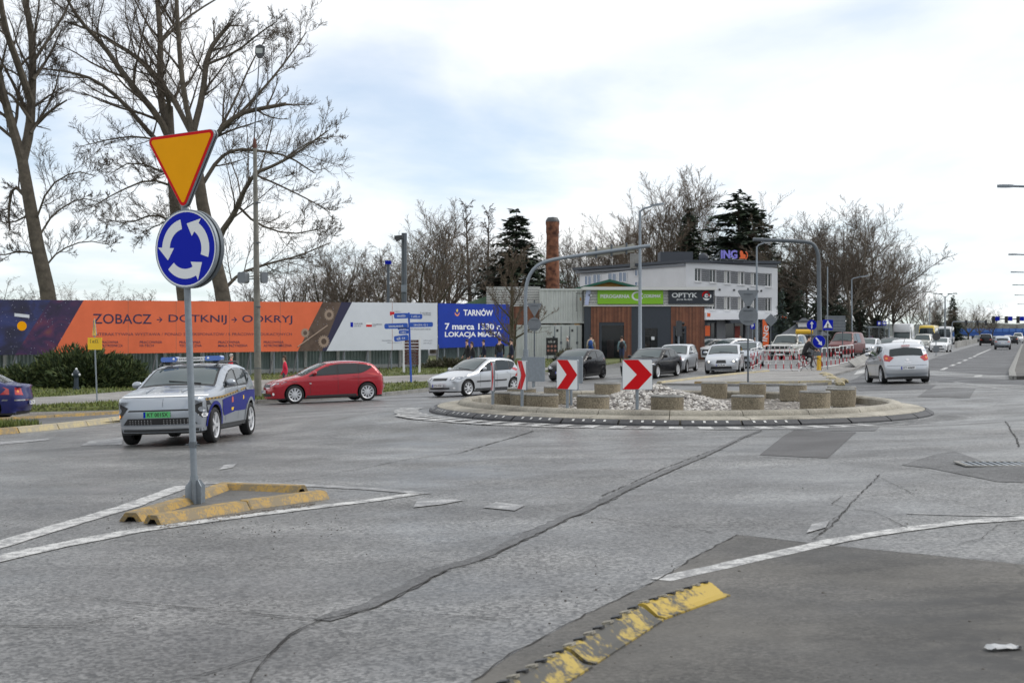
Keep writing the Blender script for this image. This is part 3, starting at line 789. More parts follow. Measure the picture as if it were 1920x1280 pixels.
# planters: hollow exposed-aggregate rings
pm = MB(); pm.lathe([(.30, 0), (.325, .02), (.335, .36), (.33, .4), (.31, .42), (.275, .42), (.265, .4), (.26, .3), (.0, .29)], 28)
pl_mesh = pm.mesh('planter_ring', 'planter', smooth=True, angle=40)
rmb = MB(); rmb.lathe([(.338, .395), (.336, .41), (.318, .426), (.28, .426), (.262, .405)], 28); rim_mesh = rmb.mesh('rim', 'kerb_grey', smooth=True, angle=40)
sm = MB(); sm.lathe([(.262, .31), (.15, .33), (.0, .325)], 16); so_mesh = sm.mesh('soil', 'soil', smooth=True)
pls = [(940, 735, 'low planter behind the first chevron, left of the pair'), (956, 738, 'planter with the leftmost chevron in front of it'), (1009, 739, 'planter behind the second chevron\'s post'),
       (1112, 741, 'front planter between the third and the fourth chevron posts'), (1251, 741, 'front planter just right of the largest chevron'), (1402, 741, 'front planter right of the stone heap, standing alone'),
       (1528, 733, 'front planter of the trio at the right end'), (1576, 728, 'middle planter of the trio at the right end'), (1594, 724, 'rear planter of the trio at the right end'),
       (978, 727, 'back planter at the far left behind the second chevron'), (1046, 724, 'back planter behind the third chevron'), (1139, 717.5, 'back planter between the two largest chevrons'),
       (1358, 713.5, 'back planter behind the stone heap, on its right side'), (1456, 714.5, 'back planter standing alone near the splitter island'), (1548, 717.5, 'back planter half hidden by the trio at the right end')]
for px, yt, lab in pls:
    Y = F * (CZ - (RZ + .06 + .42)) / (yt - HY); x = (px - 960) * Y / F
    # keep it inside the kerb
    dx, dy = x - RX, Y - RY; d = math.hypot(dx, dy)
    if d > 4.25: x, Y = RX + dx * 4.25 / d, RY + dy * 4.25 / d
    r = thing('planter', 'round exposed-aggregate ' + lab, 'planter', (x, Y, RZ + .06 + max(0, bed(x - RX, Y - RY) - .12)), random.uniform(0, 6), 'planters on the roundabout')
    link('ring', pl_mesh, r); link('soil', so_mesh, r); link('rim', rim_mesh, r)

# ------------------------------------------------------------------ signs
def disc_pts(n=40): return n
def chevron(px, yc, yaw, Y, label, back=False, size=.6, pbase=None):
    x = (px - 960) * Y / F; zc = CZ - (yc - HY) * Y / F; zb = RZ + .05
    r = thing('chevron_sign', label, 'road sign', (x, Y, zb), 0, 'chevron boards on the roundabout')
    m = face_cam((0, 0, zc - zb), yaw)
    mb = MB(); mb.tube([(0, 0.05, -.1), (0, .05, zc - zb + size * .4)], .032, 12); part('post', mb, 'galv', r, smooth=True, angle=60)
    s2 = size / 2
    mb = MB(); mb.prism(rrect(size, size, .03), m @ Matrix.Translation((0, 0, -.02)), .03); part('board', mb, 'galv', r)
    mb = MB(); mb.prism(rrect(size - .02, size - .02, .025), m @ Matrix.Translation((0, 0, .0105)), .002); part('face', mb, 'sign_back' if back else 'sign_white', r)
    if not back:
        k = s2 - .012
        mb = MB(); mb.prism([(-k, -k), (k * .06, -k), (k, 0), (k * .06, k), (-k, k), (-k * .04, 0)], m @ Matrix.Translation((0, 0, .0135)), .002); part('chevron', mb, 'sign_red', r)
    else:
        for zq in (-.15, .15):
            mb = MB(); mb.box((0, .0, zc - zb + zq), (size * .8, .03, .03), R(yaw)); part('bracket', mb, 'galv', r)
    return r
chevron(1195, 702, 2, 27.2, 'largest red and white chevron board, facing the camera')
chevron(1064, 702, -48, 27.5, 'red and white chevron board turned aside, with a grey board behind it')
chevron(979, 703, -73, 28.2, 'narrow-looking red and white chevron board before the silver hatchback')
chevron(924, 706, -84, 29.0, 'chevron board seen nearly edge-on before the silver hatchback\'s door')
chevron(1000, 692, 160, 35.0, 'grey back of a chevron board behind the silver hatchback', back=True, size=.62)
chevron(1071, 693, 146, 32.0, 'grey backed board peeping out behind the third chevron', back=True, size=.62)

# give way and roundabout sign in the foreground
base = G(366, 947); Yb = base.y
sg = thing('roundabout_sign', 'tall post with orange give way triangle above a blue roundabout disc', 'road sign', base)
top = P(341, 262, Yb) - base
mb = MB(); mb.tube([(0, 0, -.05), top * .25, top * .6, top], .034, 14); part('post', mb, 'galv', sg, smooth=True, angle=60)
mb = MB()
for a in range(4):   # finned foot sleeve
    ang = R(45 + 90 * a); mb.prism([(.03, .0), (.115, 0), (.115, .2), (.06, .26), (.03, .26)], Matrix.Rotation(ang, 4, 'Z') @ Matrix.Rotation(R(90), 4, 'X') @ Matrix.Translation((0, 0, -.004)), .008)
mb.tube([(0, 0, 0), (top * (.3 / top.z))], .043, 12)
part('foot_sleeve', mb, 'galv', sg)
mb = MB(); p_ = top * (.62 / top.z); mb.tube([p_ - Vector((0, 0, .03)), p_ + Vector((0, 0, .03))], .043, 12); mb.tube([p_ + Vector((-.07, -.02, 0)), p_ + Vector((.07, -.02, 0))], .007, 6); part('clamp', mb, 'galv_dark', sg)
YAW = 27
dc = P(351, 467, Yb) - base + Vector((0, -.06, 0))
m = face_cam(dc, -YAW) @ Matrix.Rotation(R(2.5), 4, 'Z')
mb = MB(); mb.prism(circle(.4, 56), m @ Matrix.Translation((0, 0, -.035)), .035); part('disc_rim', mb, 'galv', sg, smooth=True, angle=40)
dface = part('disc_face', MB().prism(circle(.385, 56), m @ Matrix.Translation((0, 0, .0005)), .003), 'sign_blue', sg)
rimp = MB()
for i in range(56):
    a, b = 2 * math.pi * i / 56, 2 * math.pi * (i + 1) / 56
    rimp.add([m @ Vector((r_ * math.cos(t), r_ * math.sin(t), .004)) for t in (a, b) for r_ in (.372, .386)], [(0, 1, 3, 2)])
part('white_border', rimp, 'sign_white', sg)
def arc_arrow(a0, a1, r0, r1, head, mtx):
    """anticlockwise arc arrow from a0 to a1 degrees"""
    rm = (r0 + r1) / 2; k = 14; mb_ = MB(); pts = []
    ah = a1 - head
    outer = [(r1 * math.cos(R(a0 + (ah - a0) * i / k)), r1 * math.sin(R(a0 + (ah - a0) * i / k))) for i in range(k + 1)]
    inner = [(r0 * math.cos(R(a0 + (ah - a0) * i / k)), r0 * math.sin(R(a0 + (ah - a0) * i / k))) for i in range(k + 1)]
    for i in range(k):
        mb_.add([mtx @ Vector((*outer[i], .0055)), mtx @ Vector((*outer[i + 1], .0055)), mtx @ Vector((*inner[i + 1], .0055)), mtx @ Vector((*inner[i], .0055))], [(0, 1, 2, 3)])
    c_, s_ = math.cos(R(ah)), math.sin(R(ah)); e = .055
    tip = (rm * math.cos(R(a1 + 4)), rm * math.sin(R(a1 + 4)))
    mb_.add([mtx @ Vector((*((r1 + e) * c_, (r1 + e) * s_), .0056)), mtx @ Vector((*tip, .0056)), mtx @ Vector((*((r0 - e) * c_, (r0 - e) * s_), .0056))], [(0, 1, 2)])
    return mb_
for a0 in (-20, 100, 220):
    part('arrow', arc_arrow(a0, a0 + 100, .205, .305, 26, m), 'sign_white', sg)
# the second disc, seen from its side behind the first
m2 = m @ Matrix.Translation((0, 0, -.085))
mb = MB(); mb.prism(circle(.4, 56), m2 @ Matrix.Translation((0, 0, -.03)), .05); part('rear_disc', mb, 'galv_dark', sg, smooth=True, angle=40)
tcn = P(343.5, 300, Yb) - base + Vector((0, -.06, 0))
m = face_cam(tcn, -YAW) @ Matrix.Rotation(R(2.5), 4, 'Z')
mb = MB(); mb.prism(tri(.92, .05, True), m @ Matrix.Translation((0, 0, -.025)), .025); part('triangle_plate', mb, 'galv', sg)
part('red_border', MB().prism(tri(.905, .05, True), m @ Matrix.Translation((0, 0, .0005)), .003), 'sign_red', sg)
part('triangle_face', MB().prism(tri(.80, .022, True), m @ Matrix.Translation((0, 0, .0036)), .002), 'sign_yellow', sg)
m2 = m @ Matrix.Translation((0, 0, -.045))
part('rear_triangle', MB().prism(tri(.92, .05, True), m2 @ Matrix.Translation((0, 0, -.02)), .02), 'sign_back', sg)

# two-sided sign posts seen from behind: triangle over disc
def sign_back_post(px, ybase, Y, ytop, label, tri_y, disc_y, dr, gnd=None):
    b = GX(px, Y)
    if gnd is not None: b.z = gnd
    r = thing('road_sign', label, 'road sign', b)
    h = CZ - (ytop - HY) * Y / F - b.z
    part('post', MB().tube([(0, 0, -.1), (0, 0, h)], .035, 10), 'galv_dark', r, smooth=True, angle=60)
    zt = CZ - (tri_y - HY) * Y / F - b.z; zd = CZ - (disc_y - HY) * Y / F - b.z
    part('triangle_plate', MB().prism(tri(.95 * dr / .4, .05, True), face_cam((0, -.05, zt)) @ Matrix.Translation((0, 0, 0)), .02), 'sign_back', r)
    part('disc_plate', MB().prism(circle(dr, 36), face_cam((0, -.05, zd)), .02), 'sign_back', r)
    for z_ in (zt + .1, zd + .2, zd - .2):
        part('bracket', MB().box((0, -.085, z_), (.34, .03, .025)), 'galv_dark', r)
    part('triangle_front', MB().prism(tri(.9 * dr / .4, .05, True), face_cam((0, -.035, zt), 180) @ Matrix.Translation((0, 0, -.03)), .004), 'sign_yellow', r)
    return r
sign_back_post(1002, 690, 62, 563, 'grey backs of a triangle over a disc beside the curved gantry', 577, 608, .3)
sign_back_post(1402.5, 705, 52, 540, 'grey backs of a large triangle over a large disc near the white car', 556, 592, .36)
# keep-right bollard, crossing sign
Yk = G(1536, 697).y
b = GX(1536, Yk)
r = thing('keep_right_bollard', 'yellow bollard carrying a blue disc with white arrow', 'road sign', b)
part('bollard', MB().lathe([(.16, .0), (.16, .05), (.13, .08), (.125, .75), (.1, .8), (.0, .81)], 20), mat('bollard_yellow', (.72, .42, .02), .5, var=.12, vscale=6), r, smooth=True, angle=50)
m = face_cam((-.04, -.14, CZ - (640 - HY) * Yk / F - b.z), -6)
part('disc_plate', MB().prism(circle(.325, 40), m @ Matrix.Translation((0, 0, -.02)), .02), 'galv', r)
part('disc_face', MB().prism(circle(.31, 40), m @ Matrix.Translation((0, 0, .0005)), .003), 'sign_blue', r)
ma = m @ Matrix.Rotation(R(-52), 4, 'Z')
part('arrow', MB().prism([(-.25, -.035), (.06, -.035), (.06, -.11), (.25, 0), (.06, .11), (.06, .035), (-.25, .035)], ma @ Matrix.Translation((0, 0, .004)), .002), 'sign_white', r)
Yk2 = Yk + .6
b = GX(1552, Yk2)
r = thing('crossing_sign', 'blue pedestrian crossing sign on a thin grey post', 'road sign', b)
part('post', MB().tube([(0, .04, -.1), (0, .04, CZ - (500 - HY) * Yk2 / F - b.z)], .03, 10), 'galv', r, smooth=True, angle=60)
m = face_cam((-.0, -.02, CZ - (609 - HY) * Yk2 / F - b.z), -3)
part('plate', MB().prism(rrect(.52, .52, .04), m @ Matrix.Translation((0, 0, -.015)), .018), 'sign_blue', r)
part('white_triangle', MB().prism(tri(.46, .01), m @ Matrix.Translation((0, -.03, .0035)), .002), 'sign_white', r)
def stick_walker(mtx, s, zz_):
    mb_ = MB(); T = Matrix.Translation
    mb_.prism(circle(.07 * s, 12, cx=.0, cy=.36 * s), mtx @ T((0, 0, zz_)), .002)
    mb_.prism([(-.08 * s, .27 * s), (.07 * s, .27 * s), (.06 * s, -.02 * s), (.22 * s, -.34 * s), (.13 * s, -.36 * s), (.0, -.1 * s), (-.15 * s, -.37 * s), (-.23 * s, -.33 * s), (-.07 * s, .0)], mtx @ T((0, 0, zz_)), .002)
    mb_.prism([(-.08 * s, .26 * s), (-.2 * s, .03 * s), (-.15 * s, .0), (-.04 * s, .18 * s)], mtx @ T((0, 0, zz_)), .002)
    mb_.prism([(.06 * s, .26 * s), (.2 * s, .08 * s), (.16 * s, .04 * s), (.04 * s, .16 * s)], mtx @ T((0, 0, zz_)), .002)
    return mb_
part('walker', stick_walker(m @ Matrix.Translation((0, -.06, 0)), .36, .006), 'black', r)
stripes = MB()
for k in range(5): stripes.prism([(-.2 + k * .085, -.13), (-.15 + k * .085, -.13), (-.17 + k * .085, -.16), (-.22 + k * .085, -.16)], m @ Matrix.Translation((0, -.0, .0058)), .001)
part('stripes', stripes, 'black', r)
# round blue sign further back
b = GX(1522, 75)
r = thing('direction_sign', 'small blue round sign behind the yellow bollard', 'road sign', b)
hz = CZ - (609 - HY) * 75 / F - b.z
part('post', MB().tube([(0, .04, -.1), (0, .04, hz)], .03, 8), 'galv_dark', r)
part('disc_face', MB().prism(circle(.28, 24), face_cam((0, 0, hz)), .01), 'sign_blue', r)
part('arrow', MB().prism([(-.03, -.2), (.03, -.2), (.03, .05), (.1, .05), (0, .2), (-.1, .05), (-.03, .05)], face_cam((0, 0, hz)) @ Matrix.Translation((0, 0, .0105)), .002), 'sign_white', r)
# splitter island behind the roundabout
sheet('splitter_island', g2((1240, 722), (1330, 711), (1400, 702), (1520, 694), (1600, 683), (1640, 672), (1655, 678), (1600, 695), (1560, 706), (1580, 720), (1500, 724), (1380, 724)), .09, 'concrete_path', 2.0, skirt=.2)
seg = [(1236, 722), (1300, 714), (1370, 706), (1440, 699.5)]
for i in range(3):
    kerb_block(G(*seg[i]), G(*seg[i + 1]), .34, .18, .16, 'kerb_yellow_worn', ['worn yellowish kerb length by the black fastback\'s rear wheel', 'worn yellowish kerb length before the white hatchback', 'worn yellowish kerb length at the grey disc sign\'s post'][i], group='kerbs of the far splitter island', name='island_kerb')
seg = [(1306, 722.5), (1340, 723), (1420, 723), (1500, 722.5), (1560, 721)]
for i in range(4):
    kerb_block(G(*seg[i]), G(*seg[i + 1]), .3, .2, .17, 'kerb_yellow' if i == 0 else 'kerb_yellow_worn', ['yellow kerb stone behind the stone heap', 'pale kerb stone between the two right back planters', 'pale kerb stone behind the lone back planter', 'pale kerb stone behind the trio of planters'][i], group='kerbs of the far splitter island', name='island_kerb')
mb = MB(); rnd = random.Random(6)
c0 = G(1560, 712)
for k in range(14):
    c = G(1540 + k * 3 + rnd.uniform(-5, 5), 704 + k * 1.3 + rnd.uniform(-2, 2)); s_ = rnd.uniform(.1, .2)
    mb.add([Vector((v.x * s_ * 1.3 * rnd.uniform(.8, 1.2), v.y * s_, v.z * s_ * .7)) + c + Vector((0, 0, .08)) for v in IV], IF)
o = link('broken_kerb', mb.mesh('broken_kerb', 'kerb_yellow_worn')); tag(o, 'broken yellowish kerb rubble at the end of the splitter island', 'rubble', kind='stuff')
# fallen board leaning over the kerb by the silver car
p0, p1 = G(1604, 692), G(1650, 664)
mb = MB(); mb.prism([(0, 0), ((p1 - p0).length, 0), ((p1 - p0).length, .55), (0, .5)], frame(p0 + Vector((0, 0, .1)), (p1 - p0), Vector((.55, -.3, .8))), .04)
solo('tilted_slab', mb, 'kerb_grey', 'tilted grey slab on the kerb left of the silver hatchback', 'slab', p0)
# ------------------------------------------------------------------ lamp posts, gantries, masts
def lamp_head(mtx, L_=.75, w_=.26, m='galv_dark'):
    mb_ = MB(); pr = [(0, -.04), (.1, -.09), (.2, -.13), (L_ * .7, -.13), (L_ * .95, -.07), (L_, 0)]
    pts = pr + [(x, -y) for x, y in reversed(pr[:-1])]
    mb_.prism(pts, mtx, .1); return mb_
def lamp_post(px, Y, ytop, arm_px, arm_y, label, rad=.09, head=.8, group=None, m='galv', zb=None, base_r=None):
    b = GX(px, Y)
    r = thing('street_lamp', label, 'street lamp', b, 0, group)
    h = CZ - (ytop - HY) * Y / F - b.z
    e = P(arm_px, arm_y, Y) - b
    d = 1 if e.x > 0 else -1
    part('pole', MB().tube([(0, 0, -.1), (0, 0, 1.2), (0, 0, 1.25), (0, 0, h)], [base_r or rad * 1.35, base_r or rad * 1.3, rad, rad * .6], 12), m, r, smooth=True, angle=40)
    part('arm', MB().tube([(0, 0, h - .06), (e.x * .3, 0, h + (e.z - h) * .5), (e.x, 0, e.z)], rad * .5, 8), m, r, smooth=True, angle=60)
    mt = Matrix.Translation((e.x - d * .05, 0, e.z)) @ (Matrix.Identity(4) if d > 0 else Matrix.Rotation(math.pi, 4, 'Z')) @ Matrix.Rotation(R(-8), 4, 'Y')
    hd = part('lamp_head', lamp_head(mt, head), m, r)
    part('lens', MB().box((.4 * head / .75, 0, -.02), (.4, .18, .05)), 'white_plastic', hd)
    hd.children[0].matrix_local = mt
    return r
lamp_post(1200, 77, 395, 1222, 387, 'tall grey street lamp in front of the green shop sign', .11, .75)
# concrete pole with floodlight on a thin mast
b = GX(484, 55); b.z += .1
r = thing('floodlight_pole', 'tall concrete pole with a small floodlight on a thin mast', 'pole', b)
Yp = 55
t1 = P(478, 278, Yp) - b; t2 = P(476.5, 256, Yp) - b; t3 = P(486, 112, Yp) - b
part('shaft', MB().tube([(0, 0, -.2), t1 * .5, t1], [.15, .12, .075], 16), 'pole_concrete', r, smooth=True, angle=50)
part('cap', MB().tube([t1, t1 + (t2 - t1) * .45, t2], [.085, .075, .02], 12), mat('rust_red', (.1, .035, .025), .85), r)
part('mast', MB().tube([t2 - Vector((0, 0, .1)), t3], [.03, .022], 8), 'galv_dark', r)
fl = part('floodlight', MB().prism([(-.17, .2), (.0, .28), (.2, .2), (.19, -.1), (.06, -.26), (-.08, -.26), (-.19, -.08)], face_cam(t3 + Vector((.03, 0, .3)), 8), .16), 'dark_grey', r)
part('glass', MB().prism(rrect(.26, .2, .03), face_cam(t3 + Vector((.03, -.165, .32)), 8), .006), mat('floodglass', (.35, .38, .36), .2), fl)
for z_ in (455, 380, 575, 690): 
    q = P(483, z_, Yp) - b; part('band', MB().tube([q - Vector((0, 0, .02)), q + Vector((0, 0, .02))], .155 - (690 - z_) * .00015 if z_ > 500 else .125, 16), 'galv_dark', r)
for px in (461, 494):
    q = P(px, 521, Yp) - b; lp = part('loudspeaker', MB().prism(rrect(.36 if px < 470 else .24, .44, .08), face_cam(q + Vector((0, -.1, 0)), -20 if px < 470 else 25), .3), 'sign_back', r)
part('bracket', MB().tube([P(461, 523, Yp) - b, P(494, 523, Yp) - b], .025, 6), 'galv_dark', r)
# square mast with floodlight behind the billboard
Yp = 100; b = GX(758, Yp)
r = thing('floodlight_mast', 'dark mast with a floodlight rising behind the white billboard', 'mast', b)
h = CZ - (437 - HY) * Yp / F - b.z
part('shaft', MB().tube([(0, 0, 0), (0, 0, h)], .2, 8), 'galv_dark', r)
part('floodlight', MB().prism([(-.42, .12), (.15, .16), (.2, -.06), (-.25, -.3), (-.42, -.12)], face_cam((-.25, -.3, h - .35)), .4), 'dark_grey', r)
part('box', MB().box((.0, -.25, CZ - (541 - HY) * Yp / F - b.z), (.4, .22, .5)), 'galv', r)
Yp = 112; b = GX(728, Yp)
r = thing('mast', 'thin dark pole left of the floodlight mast', 'pole', b)
part('shaft', MB().tube([(0, 0, 0), (0, 0, CZ - (490 - HY) * Yp / F - b.z)], .12, 8), 'galv_dark', r); part('lamp', MB().box((0, -.1, CZ - (492 - HY) * Yp / F - b.z), (.5, .2, .3)), 'sign_blue', r)
# curved gantry with sign backs
Yp = 66; b = GX(985, Yp)
r = thing('sign_gantry', 'grey curved gantry arm carrying the back of a long sign', 'gantry', b)
pts = [(986, 720), (986, 640), (985, 570), (986, 540), (991, 519), (1003, 501), (1020, 491), (1045, 485), (1120, 474), (1200, 463), (1219, 460.5)]
pw = [Vector((0, 0, -.1))] + [P(x, y, Yp) - b for x, y in pts[1:]]
part('pole', MB().tube([(0, 0, -.1), P(986, 655, Yp) - b], .13, 14), 'galv', r, smooth=True, angle=50)
part('arm', MB().tube(chaikin(pw, 1), .085, 12), 'galv', r, smooth=True, angle=60)
p0, p1 = P(1105, 470, Yp) - b, P(1189, 459, Yp) - b
mb = MB(); q = [P(1103, 469, Yp) - b, P(1190, 456.5, Yp) - b, P(1190, 472, Yp) - b, P(1103, 484, Yp) - b]
mb.add([p + Vector((0, .12, 0)) for p in q] + [p + Vector((0, .16, 0)) for p in q], [(0, 3, 2, 1), (4, 5, 6, 7), (0, 1, 5, 4), (1, 2, 6, 5), (2, 3, 7, 6), (3, 0, 4, 7)]); part('sign_panel', mb, mat('panel_beige', (.33, .32, .27), .6, var=.1), r)
for px in (1118, 1147, 1175):
    y = 468 - (px - 1118) * .13; part('bracket', MB().tube([P(px, y - 6, Yp) - b + Vector((0, .09, 0)), P(px, y + 16, Yp) - b + Vector((0, .09, 0))], .05, 6), 'galv_dark', r)
# second gantry, over the splitter island
Yp = 74; b = GX(1537, Yp)
r = thing('sign_gantry', 'thick gantry pole whose arm bends left over the road', 'gantry', b)
part('pole', MB().tube([(0, 0, -.1), P(1537, 605, Yp) - b, P(1536.5, 604, Yp) - b, P(1535, 490, Yp) - b], [.15, .14, .125, .11], 14), 'galv_dark', r, smooth=True, angle=50)
part('arm', MB().tube(chaikin([P(1535, 495, Yp) - b, P(1534, 475, Yp) - b, P(1527, 458, Yp) - b, P(1512, 453, Yp) - b, P(1460, 451, Yp) - b, P(1412, 449, Yp) - b], 2), .1, 12), 'galv_dark', r, smooth=True, angle=60)
part('ballast_box', MB().box((0, -.2, CZ - (610 - HY) * Yp / F - b.z), (.36, .26, .5)), 'pole_concrete', r)
# slim poles and lamps along the queue
for px, Y, yt, ax, ay, lab in ((1419, 84, 462, 1432, 456, 'slim street lamp beside the large grey disc sign'), (1597, 150, 523, 1610, 520, 'slim street lamp before the dark trees, left of the red van\'s trailer'),
                           (1667, 190, 566, 1675, 563, 'distant street lamp above the white camper'), (1743, 220, 568, 1753, 565, 'distant street lamp right of the bus')):
    lamp_post(px, Y, yt, ax, ay, lab, .085 if Y < 100 else .1, .6 if Y < 100 else 1.1, 'slim lamps along the queue')
b = GX(1772, 210); r = thing('street_lamp', 'tall street lamp with two double arms far along the road', 'street lamp', b)
h = CZ - (556 - HY) * 210 / F - b.z
part('pole', MB().tube([(0, 0, 0), (0, 0, h)], [.16, .1], 8), 'galv', r)
for s_ in (-1, 1):
    part('arm', MB().tube([(0, 0, h - .2), (s_ * .6, 0, h + .35), (s_ * 1.3, 0, h + .45)], .05, 6), 'galv', r)
    for d in (.7, 1.5):
        part('lamp_head', MB().box((s_ * d, -.05, h + .35 + d * .08), (.55, .3, .14)), 'galv_dark', r)
# lamps along the right-hand edge, posts just outside the frame
for px, y, Y, lab in ((1872, 349, 52, 'nearest lamp head reaching in from the right edge'), (1892, 477, 95, 'second lamp head reaching in at the right edge'), (1896, 510, 128, 'third lamp head at the right edge'),
                      (1899, 534, 165, 'fourth lamp head at the right edge'), (1903, 553, 205, 'fifth lamp head at the right edge'), (1908, 570, 260, 'sixth and smallest lamp head at the right edge')):
    s = F / Y; xw = (px - 960) / s; X = xw + 2.6; b = Vector((X, Y, gz(X, Y)))
    r = thing('street_lamp', lab + ', on a long arm', 'street lamp', b, 0, 'lamps along the right-hand edge')
    z = CZ - (y - HY) / s - b.z
    part('pole', MB().tube([(0, 0, -.1), (0, 0, z - .25)], [.14, .08], 10), 'galv', r, smooth=True, angle=50)
    part('arm', MB().tube([(0, 0, z - .3), (-.25, 0, z - .05), (-2.1, 0, z)], .045, 8), 'galv', r)
    mt = Matrix.Translation((-2.05, 0, z - .05)) @ Matrix.Rotation(math.pi, 4, 'Z'); part('lamp_head', lamp_head(mt, .6), 'galv', r)
# yellow warning sign on the verge
Yp = Gv(182, 753)[1]; b = Vector((*Gv(182, 753), 0)); b.z = gz(b.x, b.y) + .12
r = thing('warning_sign', 'yellow warning triangle over a yellow plate on a thin post by the footpath', 'road sign', b)
tp = P(176, 600, Yp) - b
part('post', MB().tube([(0, 0, 0), tp], .03, 8), 'galv', r)
mat('temp_yellow', (.8, .5, .01), .45)
q = P(177.5, 618, Yp) - b; m = face_cam(q + Vector((0, -.05, 0)), -62)
part('triangle_plate', MB().prism(tri(.82, .04), m @ Matrix.Translation((0, 0, -.02)), .02), 'galv', r)
part('triangle_face', MB().prism(tri(.78, .04), m @ Matrix.Translation((0, 0, .001)), .003), 'temp_yellow', r)
part('mark', MB().prism(rrect(.06, .3, .02), m @ Matrix.Translation((0, .03, .0045)), .002), 'black', r)
q = P(178.5, 644, Yp) - b; m = face_cam(q + Vector((0, -.05, 0)), -14)
pl = part('plate', MB().prism(rrect(.6, .46, .02), m @ Matrix.Translation((0, 0, -.015)), .02), 'temp_yellow', r)
part('lettering', place(glyphs(.4, .12, 3), m @ Matrix.Translation((0, .09, .006))), 'black', pl)
# hydrant
b = Vector((*Gv(143, 730), 0)); b.z = gz(b.x, b.y) + .12
r = thing('fire_hydrant', 'dark blue-grey hydrant with pale caps in front of the juniper', 'hydrant', b)
mat('hydrant', (.018, .03, .045), .45)
part('barrel', MB().lathe([(.17, 0), (.17, .09), (.115, .11), (.105, .55), (.15, .6), (.155, .78), (.11, .9), (.045, .94), (.0, .94)], 18), 'hydrant', r, smooth=True, angle=40)
for a in (-1, 1): part('outlet_cap', MB().lathe([(.0, .19 * a), (.055, .19 * a), (.06, .12 * a), (.04, .1 * a)], 12, axis='X', c=(0, -.02, .7)), 'sign_white', r)
part('top_nut', MB().lathe([(.06, .92), (.05, 1.0), (.0, 1.02)], 8), 'sign_white', r)
# blue street-name finger post
b = Vector((*Gv(771, 716), 0)); b.z = gz(b.x, b.y) + .12; Yp = b.y
r = thing('finger_post', 'leaning blue finger post with several street name arms', 'sign post', b)
mat('finger_blue', (.02, .09, .45), .45)
tp = P(766.5, 586, Yp) - b
part('post', MB().tube([(0, 0, -.1), tp], .05, 10), 'finger_blue', r, smooth=True, angle=60)
for x0, x1, y0, y1, tilt, txt in ((739, 766, 587, 597, -1, 'abcd'), (767, 792, 588.5, 598, 1, 'abc'), (721, 765, 606, 616, -2, 'abcdefgh'), (768, 812, 604, 613, -1, 'abcdefghi'), (746, 766, 614, 618, -2, 'abcde'), (748, 766, 619, 626, -2, 'abcdef'), (739, 766, 628.5, 639, -7, 'abcdefg')):
    cx_, cy_ = (x0 + x1) / 2, (y0 + y1) / 2; c = P(cx_, cy_, Yp) - b + Vector((0, -.06, 0)); wd, hg = (x1 - x0) * Yp / F, (y1 - y0) * Yp / F
    m = face_cam(c, 0) @ Matrix.Rotation(R(-tilt), 4, 'Z')
    a = part('arm', MB().prism(rrect(wd, hg, hg * .3), m, .035), 'finger_blue', r)
    part('lettering', place(glyphs(wd * .62, hg * .4, len(txt)), m @ Matrix.Translation((0, 0, .037))), 'sign_white', a)
# brown information board
b = Vector((*Gv(772, 699), 0)); b.z = gz(b.x, b.y) + .12; Yp = b.y
r = thing('information_board', 'brown tourist information board with white posts beside the finger post', 'sign board', b)
z0, z1 = CZ - (682 - HY) * Yp / F - b.z, CZ - (635 - HY) * Yp / F - b.z; hw = 14 * Yp / F
for s_ in (-1, 1): part('post', MB().box((s_ * hw * 1.05, 0, z1 / 2), (.12, .1, z1 + .1)), 'white_plastic', r)
for k in range(8):
    zc = z1 - .1 - (z1 - z0) * (k + .2) / 8; bd = part('slat', MB().box((0, -.03, zc), (hw * 1.9, .04, (z1 - z0) / 8 - .035)), mat('board_brown', (.075, .02, .015), .6), r)
    part('lettering', place(glyphs(hw * 1.3, .07, k), face_cam((0, -.052, zc))), 'kerb_grey', bd)
